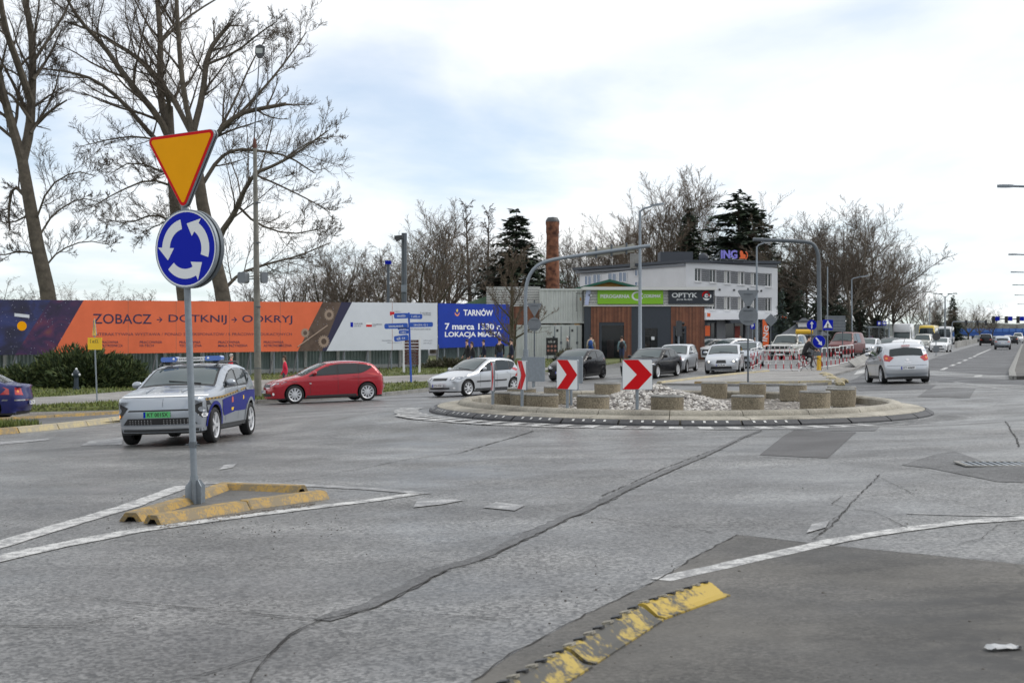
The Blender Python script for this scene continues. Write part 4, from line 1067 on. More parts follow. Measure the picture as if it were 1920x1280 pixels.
# ------------------------------------------------------------------ billboards
def hit(px, py, A, B):
    """pixel ray against the upright plane through A and B (x, y)"""
    s = (px - 960) / F; t = (py - HY) / F; d = (B[0] - A[0], B[1] - A[1])
    # A + k d = Y (s, 1)
    Y = (A[0] * d[1] - A[1] * d[0]) / (s * d[1] - d[0]); return Vector((s * Y, Y, CZ - t * Y))
class Wall:
    """an upright plane addressed by pixels of the photograph; things are set proud of it"""
    def __init__(s, A, B):
        s.A, s.B = Vector(A), Vector(B); s.u = Vector((B[0] - A[0], B[1] - A[1], 0)).normalized(); s.n = Vector((s.u.y, -s.u.x, 0))
        if s.n.y > 0: s.n = -s.n
    def p(s, px, py): return hit(px, py, s.A, s.B)
    def uv(s, px, py): q = s.p(px, py); return ((q - Vector((s.A.x, s.A.y, 0))).dot(s.u), q.z)
    def mtx(s, off=0.0): return frame(Vector((s.A.x, s.A.y, 0)) + s.n * off, s.u, s.n)
    def quad(s, pix, off=.004, th=.004):
        poly = [s.uv(*q) for q in pix]
        mb = MB(); mb.prism(poly, s.mtx(off), th); return mb
    def rect(s, x0, y0, x1, y1, off=.004, th=.004): return s.quad([(x0, y1), (x1, y1), (x1, y0), (x0, y0)], off, th)
    def text(s, body, x0, x1, y0, y1, off=.012, bold=0.0, depth=0.0, spacing=1.0, shear=0.0):
        a, b = s.uv(x0, (y0 + y1) / 2), s.uv(x1, (y0 + y1) / 2); zt, zb = s.uv((x0 + x1) / 2, y0)[1], s.uv((x0 + x1) / 2, y1)[1]
        mb = text_mb(body, b[0] - a[0], zt - zb, bold, depth=depth, spacing=spacing, shear=shear)
        return place(mb, s.mtx(off) @ Matrix.Translation(((a[0] + b[0]) / 2, (zt + zb) / 2, 0)))
    def marks(s, x0, x1, y0, y1, seed, off=.012):
        a, b = s.uv(x0, (y0 + y1) / 2), s.uv(x1, (y0 + y1) / 2); zt, zb = s.uv((x0 + x1) / 2, y0)[1], s.uv((x0 + x1) / 2, y1)[1]
        return place(glyphs(b[0] - a[0], zt - zb, seed), s.mtx(off) @ Matrix.Translation(((a[0] + b[0]) / 2, (zt + zb) / 2, 0)))
A_, B_ = (-25.8, 70.0), (-4.58, 85.0)
W1 = Wall(A_, B_)
org = Vector((-15, 77.6, gz(-15, 77)))
bb = thing('billboard', 'very long orange and white billboard with dark lettering above the metal fence', 'billboard', org)
def bp(name, mb, m, parent=None, **k): return part(name, mb, m, parent or bb, world=True, **k)
bt = lambda x: 561.5 + x * .0079      # top edge row
bbm = lambda x: 665.5 - x * .0128     # bottom edge row
def bq(x0t, x1t, x0b, x1b): return [(x0b, bbm(x0b)), (x1b, bbm(x1b)), (x1t, bt(x1t)), (x0t, bt(x0t))]
def nebula(name, cols, scale, seed):
    m = bpy.data.materials.new(name); m.use_nodes = True; t = m.node_tree; b = t.nodes['Principled BSDF']; b.inputs['Roughness'].default_value = .55
    co = N(t, 'ShaderNodeTexCoord'); no = N(t, 'ShaderNodeTexNoise'); no.inputs['Scale'].default_value = scale; no.inputs['Detail'].default_value = 7; no.inputs['Distortion'].default_value = 1.0
    mp = N(t, 'ShaderNodeMapping'); mp.inputs['Location'].default_value = (seed, seed * 2, seed); t.links.new(co.outputs['Object'], mp.inputs[0]); t.links.new(mp.outputs[0], no.inputs['Vector'])
    r = N(t, 'ShaderNodeValToRGB'); r.color_ramp.elements[0].position = .3; r.color_ramp.elements[1].position = .72
    r.color_ramp.elements[0].color = cols[0] + (1,); r.color_ramp.elements[1].color = cols[-1] + (1,)
    for i, c in enumerate(cols[1:-1]): e = r.color_ramp.elements.new(.3 + .42 * (i + 1) / (len(cols) - 1)); e.color = c + (1,)
    t.links.new(no.outputs[0], r.inputs[0])
    vo = N(t, 'ShaderNodeTexVoronoi'); vo.inputs['Scale'].default_value = 6; t.links.new(co.outputs['Object'], vo.inputs['Vector'])
    lt = N(t, 'ShaderNodeMath', operation='LESS_THAN'); lt.inputs[1].default_value = .09; t.links.new(vo.outputs['Distance'], lt.inputs[0])
    mxx = N(t, 'ShaderNodeMixRGB'); t.links.new(lt.outputs[0], mxx.inputs[0]); t.links.new(r.outputs[0], mxx.inputs[1]); mxx.inputs[2].default_value = (.35, .38, .5, 1)
    t.links.new(mxx.outputs[0], b.inputs['Base Color']); MATS[name] = m
nebula('nebula_red', [(.012, .008, .03), (.03, .012, .06), (.09, .018, .06), (.15, .05, .04)], .9, 3)
nebula('nebula_blue', [(.008, .008, .02), (.014, .014, .05), (.02, .03, .13), (.05, .045, .1)], .7, 5)
mat('bill_orange', (.66, .14, .06), .6, var=.1, vscale=.5, bump=.25, bscale=.9, spec=.25); mat('bill_white', (.58, .61, .66), .6, var=.06, vscale=.5, bump=.25, bscale=.9, spec=.25); mat('bill_navy', (.015, .014, .05), .5)
mat('bill_blue', (.008, .035, .3), .6, var=.1, vscale=.6, bump=.25, bscale=.9, spec=.2); nebula('gear_brown', [(.035, .02, .013), (.07, .042, .028), (.1, .065, .045), (.05, .03, .02)], 1.1, 2)
mat('bill_text', (.02, .012, .055), .5); mat('bill_white_text', (.75, .76, .8), .5); mat('gear', (.28, .21, .16), .5)
bp('backing', W1.quad(bq(-150, 820, -150, 820), -.06, .055), 'galv_dark')
bp('night_sky_print', W1.quad(bq(-150, 95, -150, 28), .0, .006), 'nebula_blue')
bp('nebula_print', W1.quad(bq(95, 157, 28, 98), .0, .006), 'nebula_red')
bp('orange_print', W1.quad(bq(157, 605, 98, 558), .0, .006), 'bill_orange')
gp = bp('gear_print', W1.quad(bq(605, 640, 558, 604), .0, .006), 'gear_brown')
bp('navy_print', W1.quad(bq(640, 660, 604, 612), .0, .006), 'bill_navy')
bp('white_print', W1.quad(bq(660, 820, 612, 820), .0, .006), 'bill_white')
def gear(px, py, r, teeth=16):
    u, v = W1.uv(px, py); pts = []
    for i in range(teeth * 2):
        rr = r if i % 2 else r * .8
        for d in (-.3, .3): a = 2 * math.pi * (i + d) / (teeth * 2); pts.append((u + rr * math.cos(a), v + rr * math.sin(a)))
    return MB().prism(pts, W1.mtx(.0065), .003)
for px, py, r in ((617, 590, .34), (607, 640, .38), (572, 624, .28)):
    bp('gear', gear(px, py, r), 'gear', gp); u, v = W1.uv(px, py)
    bp('gear_hub', MB().prism(circle(r * .45, 16, cx=u, cy=v), W1.mtx(.0098), .002), 'gear_brown', gp)
bp('chain', MB().tube([W1.p(590 - 32 + i * 7, 650 - i * 5.0) + W1.n * .01 for i in range(9)], .035, 4), 'gear', gp)
bp('lettering', W1.text('ZOBACZ', 174, 284, 588.5, 607, bold=.008), 'bill_text', label='dark headline lettering'); bp('lettering', W1.text('DOTKNIJ', 316, 425, 590, 608, bold=.008), 'bill_text'); bp('lettering', W1.text('ODKRYJ', 454, 548, 591, 608.5, bold=.008), 'bill_text')
for x in (294, 434): bp('arrow', W1.quad([(x, 598.3), (x + 7.5, 598.3), (x + 4, 595), (x + 5.5, 594), (x + 10.5, 599.2), (x + 5.5, 604.4), (x + 4, 603.4), (x + 7.5, 600.1), (x, 600.1)], .007, .003), 'bill_text')
bp('lettering', W1.text('INTERAKTYWNA WYSTAWA / PONAD 200 EKSPONATÓW / 5 PRACOWNI EDUKACYJNYCH', 176, 547, 622.5, 630.5, bold=-.004), 'bill_text')
for x0, x1, t in ((190, 230, 'PRACOWNIA\nPRZYRODNICZA'), (262, 304, 'PRACOWNIA\nHI-TECH'), (336, 378, 'PRACOWNIA\nTECHNICZNA'), (409, 464, 'PRACOWNIA\nMAŁA INŻYNIERIA'), (494, 547, 'PRACOWNIA\nASTRONOMICZNA')):
    bp('lettering', W1.text(t, x0, x1, 639, 650, bold=.006), 'bill_text')
bp('pale_ribbon', W1.quad([(27, 593), (55, 596), (55, 590), (27, 587)], .007, .003), 'bill_white'); u, v = W1.uv(41, 611); bp('yellow_disc', MB().prism(circle(.24, 20, cx=u, cy=v), W1.mtx(.007), .003), 'sign_yellow')
# small logos and fine print on the white part
for k, (x0, x1, y0, y1) in enumerate(((664, 680, 605, 608), (664, 678, 609, 612), (698, 717, 606.5, 609), (698, 706, 609.5, 612), (738, 752, 583, 585), (788, 808, 585, 588), (792, 808, 589, 591), (770, 808, 615.5, 618), (716, 736, 637, 639), (726, 753, 641, 643), (794, 810, 637, 639), (794, 810, 642, 644))):
    bp('lettering', W1.marks(x0, x1, y0, y1, k), mat('fine_print', (.18, .19, .23), .6))
bp('logo', W1.rect(657, 604, 662, 613, .007, .003), 'sign_blue'); bp('logo', W1.rect(686.5, 608.5, 697, 612.5, .007, .003), 'sign_red'); bp('logo', W1.rect(686.5, 604.5, 697, 608.4, .007, .003), 'white_plastic')
bp('logo', W1.rect(731, 584, 734.5, 591, .007, .003), 'sign_red')
u, v = W1.uv(737, 587); bp('logo', MB().prism(circle(.09, 14, cx=u, cy=v), W1.mtx(.007), .003), 'sign_red')
for x in (240, 330, 430, 525, 735): bp('seam', W1.quad([(x, bbm(x)), (x + .7, bbm(x)), (x + .7, bt(x)), (x, bt(x))], .0062, .002), mat('seam', (.3, .12, .08) if x < 600 else (.4, .4, .42), .7))
for x in range(-100, 825, 44):     # posts and slanting struts under the board
    p = W1.p(x, bbm(x)); g_ = gz(p.x, p.y) + .12; q = p - W1.n * .15
    bp('post', MB().tube([(q.x, q.y, g_), (q.x, q.y, p.z + .3)], .045, 6), 'galv')
    e = p - W1.n * .1; f_ = p - W1.u * .55 + W1.n * .4
    bp('strut', MB().tube([(e.x, e.y, p.z + .2), (f_.x, f_.y, g_)], .04, 6), 'dark_grey')
# blue anniversary board
A2, B2 = (-4.56, 85.6), (-.2, 92.0)
W2 = Wall(A2, B2)
b2 = thing('billboard', 'blue billboard with white anniversary lettering behind the bare street tree', 'billboard', Vector((-2.4, 89, gz(-2, 89))))
def b2p(name, mb, m, parent=None): return part(name, mb, m, parent or b2, world=True)
b2p('board', W2.quad([(822, 652.5), (955, 648), (955, 570.5), (822, 568.5)], -.04, .04), 'bill_blue')
b2p('lettering', W2.text('TARNÓW', 869, 924, 578, 592, .006, .025), 'bill_white_text'); b2p('lettering', W2.text('7 marca 1330 r.', 834, 940, 606, 618, .006, .025), 'bill_white_text'); b2p('lettering', W2.text('LOKACJA MIASTA', 834, 940, 622, 634, .006, .025), 'bill_white_text')
u, v = W2.uv(857, 585)
cres = [(.26 * math.cos(R(a)), .26 * math.sin(R(a))) for a in range(190, 351, 16)] + [(.22 * math.cos(R(a)), .05 + .2 * math.sin(R(a))) for a in range(345, 194, -16)]
b2p('emblem_crescent', MB().prism([(u + x * 1.0, v + y) for x, y in cres], W2.mtx(.005), .004), mat('emblem_red', (.7, .25, .12), .5))
b2p('emblem_star', MB().prism([(u + (.13 if i % 2 == 0 else .06) * math.sin(math.pi * i / 6), v + .1 + (.15 if i % 2 == 0 else .06) * math.cos(math.pi * i / 6)) for i in range(12)], W2.mtx(.005), .004), mat('emblem_gold', (.8, .6, .05), .5))
for x in (836, 862, 900, 940):
    p = W2.p(x, 650); q = p - W2.n * .12; g_ = gz(p.x, p.y) + .1; b2p('post', MB().tube([(q.x, q.y, g_), (q.x, q.y, p.z + .2)], .05, 6), 'galv')
# metal fence behind
WF = Wall((A_[0] - W1.n.x * 1.6, A_[1] - W1.n.y * 1.6), (B_[0] - W1.n.x * 1.6, B_[1] - W1.n.y * 1.6))
fn = thing('metal_fence', 'grey-green corrugated metal fence under the long billboard', 'fence', org - W1.n * 1.6)
mat('fence_metal', (.15, .19, .185), .55, .2, var=.2, vscale=1.5); mat('fence_post', (.35, .36, .36), .85, var=.15)
u0, u1 = -8.0, 25.0
k = 0; u = u0
while u < u1:
    q = Vector((WF.A.x, WF.A.y, 0)) + WF.u * u; g_ = gz(q.x, q.y) + .12; L_ = 2.1; n_ = 20
    mb = MB()
    for i in range(n_ + 1):
        c = q + WF.u * (L_ * i / n_) + WF.n * (.022 if i % 2 else -.022); mb.v += [(c.x, c.y, g_ + .15), (c.x, c.y, g_ + 1.55)]
        if i: b_ = 2 * i; mb.f.append((b_ - 2, b_, b_ + 1, b_ - 1)); mb.mi.append(0)
    part('panel', mb, 'fence_metal', fn, world=True)
    c = q + WF.n * .06; part('post', MB().box((c.x, c.y, g_ + .85), (.16, .12, 1.8), math.atan2(WF.u.y, WF.u.x)), 'fence_post', fn, world=True)
    c = q + WF.u * 1.05 + WF.n * .02; part('plinth', MB().box((c.x, c.y, g_ + .12), (2.0, .07, .28), math.atan2(WF.u.y, WF.u.x)), 'fence_post', fn, world=True)
    u += 2.15; k += 1

WF2 = Wall((A2[0] - .2, A2[1] + 2.0), (B2[0] + .6, B2[1] + 2.0)); fn2 = thing('metal_fence', 'short stretch of corrugated fence under the blue billboard', 'fence', Vector((-2.4, 91, gz(-2, 91))))
for k in range(4):
    q = Vector((WF2.A.x, WF2.A.y, 0)) + WF2.u * (k * 2.0); g_ = gz(q.x, q.y) + .1; mb = MB()
    for i in range(21):
        c = q + WF2.u * (.1 * i) + WF2.n * (.022 if i % 2 else -.022); mb.v += [(c.x, c.y, g_ + .1), (c.x, c.y, g_ + 1.6)]
        if i: b_ = 2 * i; mb.f.append((b_ - 2, b_, b_ + 1, b_ - 1)); mb.mi.append(0)
    part('panel', mb, 'fence_metal', fn2, world=True); part('post', MB().box(q + WF2.n * .06 + Vector((0, 0, g_ + .85)), (.14, .12, 1.8)), 'fence_post', fn2, world=True)
# ------------------------------------------------------------------ container building and shops
def wall_box(W, x0, y0, x1, y1, depth, back=True):
    """solid behind the wall plane"""
    a, b = W.uv(x0, y0), W.uv(x1, y1); mb = MB(); mb.prism([(a[0], b[1]), (b[0], b[1]), (b[0], a[1]), (a[0], a[1])], W.mtx(-depth), depth); return mb
mat('container', (.5, .52, .5), .5, .15, var=.1, vscale=1.2); mat('wood_clad', (.16, .06, .03), .6, var=.35, vscale=3); mat('anthracite', (.03, .038, .05), .55, var=.1); mat('fascia_white', (.6, .6, .58), .6); mat('sign_green', (.2, .46, .005), .4)
mat('sign_dark', (.012, .018, .028), .4); mat('shop_glass', (.03, .03, .03), .06, spec=.8); mat('interior', (.06, .045, .03), .7)
def clad_mats():
    return [mat('wood_a', (.17, .06, .03), .6, var=.25, vscale=2), mat('wood_b', (.13, .046, .024), .6, var=.25, vscale=2), mat('wood_c', (.21, .08, .04), .6, var=.25, vscale=2)]
WOOD = clad_mats()
Yc = 100.0
# upper container: the long side faces half left
def container(name, label, W, x0, x1, y0, y1, depth, ribs, parent_extra=None):
    c = W.p((x0 + x1) / 2, y1); r = thing(name, label, 'container', c)
    a, b = W.uv(x0, y0), W.uv(x1, y1)
    mb = wall_box(W, x0, y0, x1, y1, depth); part('shell', mb, 'container', r, world=True)
    n_ = ribs; wd = (b[0] - a[0]) / n_
    for i in range(n_):
        u_ = a[0] + wd * (i + .5)
        mbx = MB(); mbx.prism([(u_ - wd * .32, 0), (u_ + wd * .32, 0), (u_ + wd * .2, -.05), (u_ - wd * .2, -.05)], Matrix((W.u, W.n, Vector((0, 0, 1)))).transposed().to_4x4() if False else frame(Vector((W.A.x, W.A.y, b[1] + .14)), W.u, Vector((0, 0, 1))) , (a[1] - b[1]) - .28)
        # local Y of that frame points along n x ... keep the rib on the visible side
        part('rib', mbx, 'container', r, world=True)
    for z_ in (b[1] + .07, a[1] - .07):
        q = Vector((W.A.x, W.A.y, z_)) + W.u * ((a[0] + b[0]) / 2) + W.n * .03; part('rail', MB().box(q, (b[0] - a[0] + .06, .12, .14), math.atan2(W.u.y, W.u.x)), 'container', r, world=True)
    return r, a, b
WC = Wall((0, Yc), (5, Yc + .0))
r, a, b = container('shipping_container', 'upper pale grey shipping container stacked beside the green shop sign', WC, 1013, 1094, 541, 606, 6, 9)
part('lettering', WC.marks(1080, 1094, 548, 551, 2, .06), 'dark_grey', r, world=True)
part('marking', WC.rect(1087, 558, 1090, 563, .055, .004), mat('marking_orange', (.5, .25, .05), .5), r, world=True)
for y in range(549, 582, 4): part('lettering', WC.rect(1080, y, 1081.5, y + 2.4, .055, .003), 'dark_grey', r, world=True)
r, a, b = container('shipping_container', 'lower pale grey container with doors, under the other container', WC, 968, 1031, 609, 673, 6, 7)
for i, (x0, x1) in enumerate(((1033, 1059), (1061, 1089))):
    d = part('door', WC.rect(x0, 611, x1, 672, .0, .05), 'container', r, world=True)
    for px in (x0 + 7, x1 - 7): part('lock_rod', MB().tube([WC.p(px, 612) + WC.n * .08, WC.p(px, 671) + WC.n * .08], .03, 6), 'galv', d, world=True)
    for q in ((x0 + 10, 617, x0 + 14, 622), (x0 + 3, 630, x0 + 8, 636), (x1 - 9, 640, x1 - 5, 645)): part('sticker', WC.rect(*q, .052, .003), 'dark_grey', d, world=True)
part('shell_right', wall_box(WC, 1031, 609, 1091, 673, 5.5), 'container', r, world=True)
# black poster stand
r = thing('poster_stand', 'black poster with small faces before the container doors', 'poster', GX(1035, 98))
Wp = Wall((0, 98), (5, 98)); part('panel', Wp.rect(1024, 633, 1046, 666, 0, .05), 'black', r, world=True); part('lettering', Wp.text('KONCERT', 1028, 1042, 637, 642, .053, .01) if False else Wp.marks(1028, 1042, 638, 642, 1, .053), 'fascia_white', r, world=True)
for i in range(6):
    u, v = Wp.uv(1028 + (i % 3) * 6.5, 649 + (i // 3) * 8); part('portrait', MB().prism(circle(.09, 10, cx=u, cy=v), Wp.mtx(.053), .004), mat('portrait', (.3, .14, .11), .6), r, world=True)
for px in (1027, 1043): part('leg', MB().tube([Wp.p(px, 664), GX(px, 98) - Vector((0, 0, .1))], .03, 6), 'dark_grey', r, world=True)
# slatted pavilion behind the street tree
WS = Wall((0, 104), (5, 104)); r = thing('slatted_pavilion', 'low pavilion with white slatted upper wall behind the bare street tree', 'building', WS.p(960, 672))
part('wall', wall_box(WS, 905, 574, 1013, 674, 6), 'wood_clad', r, world=True)
for i in range(12): y = 538 + i * 3.1; part('slat', WS.rect(912, y, 1013, y + 1.9, .05, .05), 'fascia_white', r, world=True)
part('backing', wall_box(WS, 912, 537, 1013, 574, 5), 'dark_grey', r, world=True)
for i in range(14): x = 906 + i * 7.6; part('plank', WS.rect(x, 575, x + 7.2, 673, .01, .03), WOOD[i % 3], r, world=True)
# shops
YS = 99.0; WSh = Wall((0, YS), (5, YS + .0))
sh = thing('shop_pavilion', 'flat-roofed shop pavilion with wood cladding and green and dark signs', 'building', WSh.p(1215, 672))
def sp(name, mb, m, parent=None, **k): return part(name, mb, m, parent or sh, world=True, **k)
# core walls left around the openings
for x0, x1, y0 in ((1096, 1125, 572), (1175, 1206, 572), (1236, 1258, 572), (1286, 1318, 572)): sp('wall', wall_box(WSh, x0, y0, x1, 676, 7.0), 'anthracite')
for x0, x1, y1 in ((1125, 1175, 607), (1206, 1236, 612), (1258, 1286, 612)): sp('wall', wall_box(WSh, x0, 572, x1, y1, 7.0), 'anthracite')
sp('back_wall', MB().box((9.9, YS + 5.5, 1.2), (8.4, .2, 4.0)), 'interior')
sp('floor', MB().box((9.6, YS + 3, -.1), (8.0, 6.5, .1)), 'interior')
def planks(x0, x1, y0, y1, n):
    for i in range(n): xx = x0 + (x1 - x0) * i / n; sp('cladding_board', WSh.rect(xx + .1, y0, xx + (x1 - x0) / n - .12, y1, .01, .035), WOOD[(i * 7 + i // 3) % 3])
planks(1108, 1123, 573, 674, 5); planks(1123, 1170, 573, 604, 14); planks(1170, 1184, 573, 674, 4)
planks(1258, 1262, 573, 676, 1); planks(1262, 1287, 573, 611, 8); planks(1287, 1321, 573, 676, 11)
for x0, x1, y0 in ((1125, 1175, 607), (1206, 1236, 612), (1262, 1286, 612)):
    fr = sp('shop_front', WSh.rect(x0, y0, x0 + 3, 672, -.1, .14), 'anthracite'); sp('frame', WSh.rect(x1 - 3, y0, x1, 672, -.1, .14), 'anthracite', fr); sp('frame', WSh.rect(x0 + 3, y0, x1 - 3, y0 + 3, -.1, .14), 'anthracite', fr)
    sp('pane', WSh.rect(x0 + 3, y0 + 3, x1 - 3, 671, -.12, .01), mat('pane', (.015, .018, .02), .04, spec=.6, alpha=.4), fr)
sp('display', MB().box(WSh.p(1150, 655) + Vector((0, 3, 0)), (.5, .3, 1.4)), mat('display_pink', (.4, .22, .2), .7)); sp('display', MB().box(WSh.p(1215, 650) + Vector((0, 2.5, 0)), (.7, .4, 1.6)), mat('display_tan', (.35, .26, .14), .7)); sp('paper_notice', WSh.rect(1221, 631, 1227, 637, .05, .01), 'sign_white')
fa = sp('fascia', wall_box(WSh, 1094, 538, 1340, 574, 7.5), 'dark_grey'); sp('roof_edge', MB().box(WSh.p(1217, 541) + Vector((0, 3.4, 0)), (9.5, 7.9, .22)), 'fascia_white', fa)
for i in range(11): sp('slat', WSh.rect(1095, 543.5 + i * 2.8, 1338, 545.2 + i * 2.8, .0, .06), 'fascia_white', fa)
sp('gutter', WSh.rect(1094, 572.2, 1338, 574.2, 0, .14), 'fascia_white', fa)
gs = sp('green_sign', WSh.rect(1120, 542, 1243, 570, .07, .12), 'sign_green'); sp('lettering', WSh.text('PIEROGARNIA', 1125.5, 1180, 552, 559, .195, .03, .02), 'sign_white', gs); sp('lettering', WSh.text('CORSMAK', 1206, 1239, 552, 558, .195, .03, .02, shear=.2), 'sign_white', gs)
u, v = WSh.uv(1195, 555)
ring = MB()
for i in range(22):
    a0, a1 = R(20 + i * 14.5), R(20 + (i + 1) * 14.5); r0, r1 = .23, .33
    ring.add([WSh.mtx(.2) @ Vector((u + r_ * 1.3 * math.cos(t), v + r_ * math.sin(t), 0)) for t in (a0, a1) for r_ in (r0, r1)], [(0, 1, 3, 2)])
sp('logo', ring, 'sign_white', gs)
ds = sp('dark_sign', WSh.rect(1253, 541, 1337, 569.5, .07, .12), 'sign_dark'); sp('lettering', WSh.text('OPTYK', 1259, 1307, 549, 558, .195, .025), 'sign_white', ds); sp('lettering', WSh.text('Jacek Budzik', 1268, 1298, 560, 563.5, .195, .01), 'sign_white', ds)
u, v = WSh.uv(1324, 554.5)
for k, (rr, a0, a1, mm) in enumerate(((.3, 60, 200, 'sign_red'), (.3, 210, 320, 'sign_white'), (.22, -20, 50, 'sign_red'), (.12, 0, 360, 'sign_white'), (.32, 330, 380, 'sign_white'))):
    mb = MB(); n_ = 14
    for i in range(n_):
        t0, t1 = R(a0 + (a1 - a0) * i / n_), R(a0 + (a1 - a0) * (i + 1) / n_); w0 = .09 * math.sin(math.pi * (i + .2) / n_) + .015; w1 = .09 * math.sin(math.pi * (i + 1) / n_) + .015
        mb.add([WSh.mtx(.196 + k * .002) @ Vector((u + q * math.cos(t), v + q * math.sin(t), 0)) for t, w__ in ((t0, w0), (t1, w1)) for q in (rr - w__, rr + w__ * .3)], [(0, 1, 3, 2)])
    sp('logo', mb, mm, ds)
r = thing('shop_sign', 'tall white letter sign between the container and the green sign', 'sign', WSh.p(1103, 572)); part('panel', WSh.quad([(1096, 572), (1103, 572), (1108, 543), (1099, 543)], .1, .08), mat('pale_lilac', (.45, .5, .7), .5), r, world=True); part('bar', WSh.rect(1103, 552, 1110, 555, .12, .06), 'sign_white', r, world=True)
# green gabled roof with an orange gable behind
WG = Wall((0, 112), (5, 112)); r = thing('gabled_hall', 'low hall with green roof edges and an orange gable behind the shops', 'building', WG.p(1140, 670))
part('gable', WG.quad([(1085, 670), (1205, 670), (1205, 541), (1140, 527), (1085, 541)], -8, 8), mat('gable_orange', (.5, .27, .06), .7), r, world=True)
for q in ([(1076, 541), (1142, 524), (1142, 529), (1076, 545)], [(1142, 524), (1210, 541), (1210, 545), (1142, 529)]): part('roof', WG.quad(q[::-1], -8.5, 9.2), mat('roof_green', (.01, .1, .06), .6), r, world=True)
WG2 = Wall((0, 108), (5, 108)); r = thing('green_roof_hall', 'low green metal roof peeping over the blue billboard', 'building', WG2.p(900, 672)); part('roof', WG2.quad([(850, 576), (975, 576), (975, 552), (920, 553)], -6, 6), mat('roof_pale_green', (.12, .2, .13), .7, var=.2), r, world=True); part('wall', wall_box(WG2, 856, 577, 975, 672, 5.8), 'dark_grey', r, world=True)
# ------------------------------------------------------------------ office building
YI = 150.0; WI = Wall((20, YI), (28, YI + 2.0))
# front corner at px 1286; long side runs away to the left
ib = thing('office_building', 'three-storey grey office building with rooftop letters', 'building', WI.p(1370, 660))
def ip(name, mb, m, parent=None, **k): return part(name, mb, m, parent or ib, world=True, **k)
mat('render_shade_lift', (.64, .64, .65), .85, var=.06, vscale=.5); mat('render_light', (.6, .61, .63), .85, var=.06, vscale=.5); mat('panel_grey', (.14, .145, .155), .7, var=.1); mat('roof_anthracite', (.045, .052, .065), .6); mat('win_glass', (.02, .025, .03), .05, spec=.7)  # side wall render is lightened in colour to make up for its shade
cor = WI.p(1286, 600); S_ = WI.n * -1
WL = Wall((WI.p(1088, 600).x - 2, YI + 22.0), (cor.x, cor.y))
ztop = CZ + (HY - 492) * cor.y / F; zbot = gz(25, 150) - .2
# walls with real openings: strips between the window rows
rows = [(502, 526, 'upper'), (556, 577, 'lower')]
win_x = [1304, 1332, 1359, 1385, 1409, 1436]
e0, e1 = 1286, 1458
def frow(y): return y
def fy(y, x): # rows follow the perspective of the facade
    return y + (x - 1286) * (.075 if y < 540 else (.03 if y < 590 else -.01))
def ir(x0, y0, x1, y1, off=0.0, th=.004): return WI.quad([(x0, fy(y1, x0)), (x1, fy(y1, x1)), (x1, fy(y0, x1)), (x0, fy(y0, x0))], off, th)
ip('wall', ir(e0, 490, e1, 501, -.5, .5), 'render_light'); ip('wall', ir(e0, 526, e1, 553, -.5, .5), 'render_light'); ip('wall', ir(e0, 579, e1, 585, -.5, .5), 'render_light')
for y0, y1 in ((501, 526), (553, 579)):
    xs = [e0] + [v for x in win_x for v in (x - 1, x + 11)] + [e1]
    for i in range(0, len(xs), 2):
        mid = 0 < i < len(xs) - 2
        ip('wall', ir(xs[i], y0, xs[i + 1], y1, -.5, .5 if not mid else .47), 'render_light')
        if mid:
            for k in range(6): yy = y0 + 1 + (y1 - y0 - 2) * k / 6; ip('slat', ir(xs[i] + .6, yy, xs[i + 1] - .6, yy + (y1 - y0 - 2) / 6 - .6, -.028, .05), 'panel_grey')
    for x in win_x:
        wn = ip('window', ir(x - 1, y0, x + 11, y1, -.32, .04), 'win_glass')
        for q in ((x - 1, y0, x, y1), (x + 10, y0, x + 11, y1), (x + 4.6, y0, x + 6, y1), (x, y0, x + 4.6, y0 + 1.2), (x, y1 - 1.6, x + 4.6, y1), (x + 6, y0, x + 10, y0 + 1.2), (x + 6, y1 - 1.6, x + 10, y1)): ip('frame', ir(*q, -.279, .06), 'white_plastic', wn)
        ip('sill', ir(x - 1.5, y1 + .1, x + 11.5, y1 + 1.6, 0.001, .12), 'white_plastic', wn)
        if (int(x) // 3) % 2: ip('blind', ir(x + .2, y0 + 1.3, x + 4.4, y0 + (y1 - y0) * .9, -.3385 + .06, .004), mat('blind', (.5, .5, .48), .8), wn)
for x in (1349, 1376, 1402, 1427): ip('vent', MB().tube([WI.p(x, fy(541, x)) + WI.n * -.05, WI.p(x, fy(541, x)) + WI.n * .1], .12, 8), 'dark_grey')
ip('canopy', ir(1318, 585, 1470, 600, -.5, 1.4), mat('canopy_white', (.78, .79, .82), .5)); cp = ip('canopy_logo', ir(1459, 587, 1468, 599, .905, .02), mat('ing_orange', (.75, .12, .02), .45)); ip('logo_mark', ir(1461.5, 590, 1465, 596, .93, .01), 'sign_white', cp); ip('canopy_logo', ir(1320, 586, 1326, 594, .905, .02), 'ing_orange')
# ground floor
ip('pier', ir(1344, 600, 1360, 664, -.5, .5), 'panel_grey'); ip('pier', ir(1398, 600, 1412, 664, -.5, .5), 'panel_grey'); ip('pier', ir(1446, 600, 1458, 664, -.5, .5), 'anthracite'); ip('pier', ir(1318, 600, 1326, 664, -.5, .5), 'anthracite')
for x0, x1 in ((1326, 1344), (1360, 1398), (1412, 1446)):
    g_ = ip('shop_window', ir(x0, 606, x1, 664, -.4, .05), 'win_glass'); ip('header', ir(x0, 600, x1, 606, -.4, .3), 'anthracite', g_)
    for q in (x0 + (x1 - x0) * .5,): ip('mullion', ir(q - .6, 606, q + .6, 664, -.345, .05), 'dark_grey', g_)
ip('awning', ir(1362, 600, 1396, 607, 0.01, 1.2), 'roof_anthracite')
ip('poster', ir(1322, 611, 1331, 630, .01, .03), 'ing_orange'); ip('poster', ir(1380, 612, 1390, 640, -.33, .02), mat('poster_dark_red', (.2, .03, .02), .6))
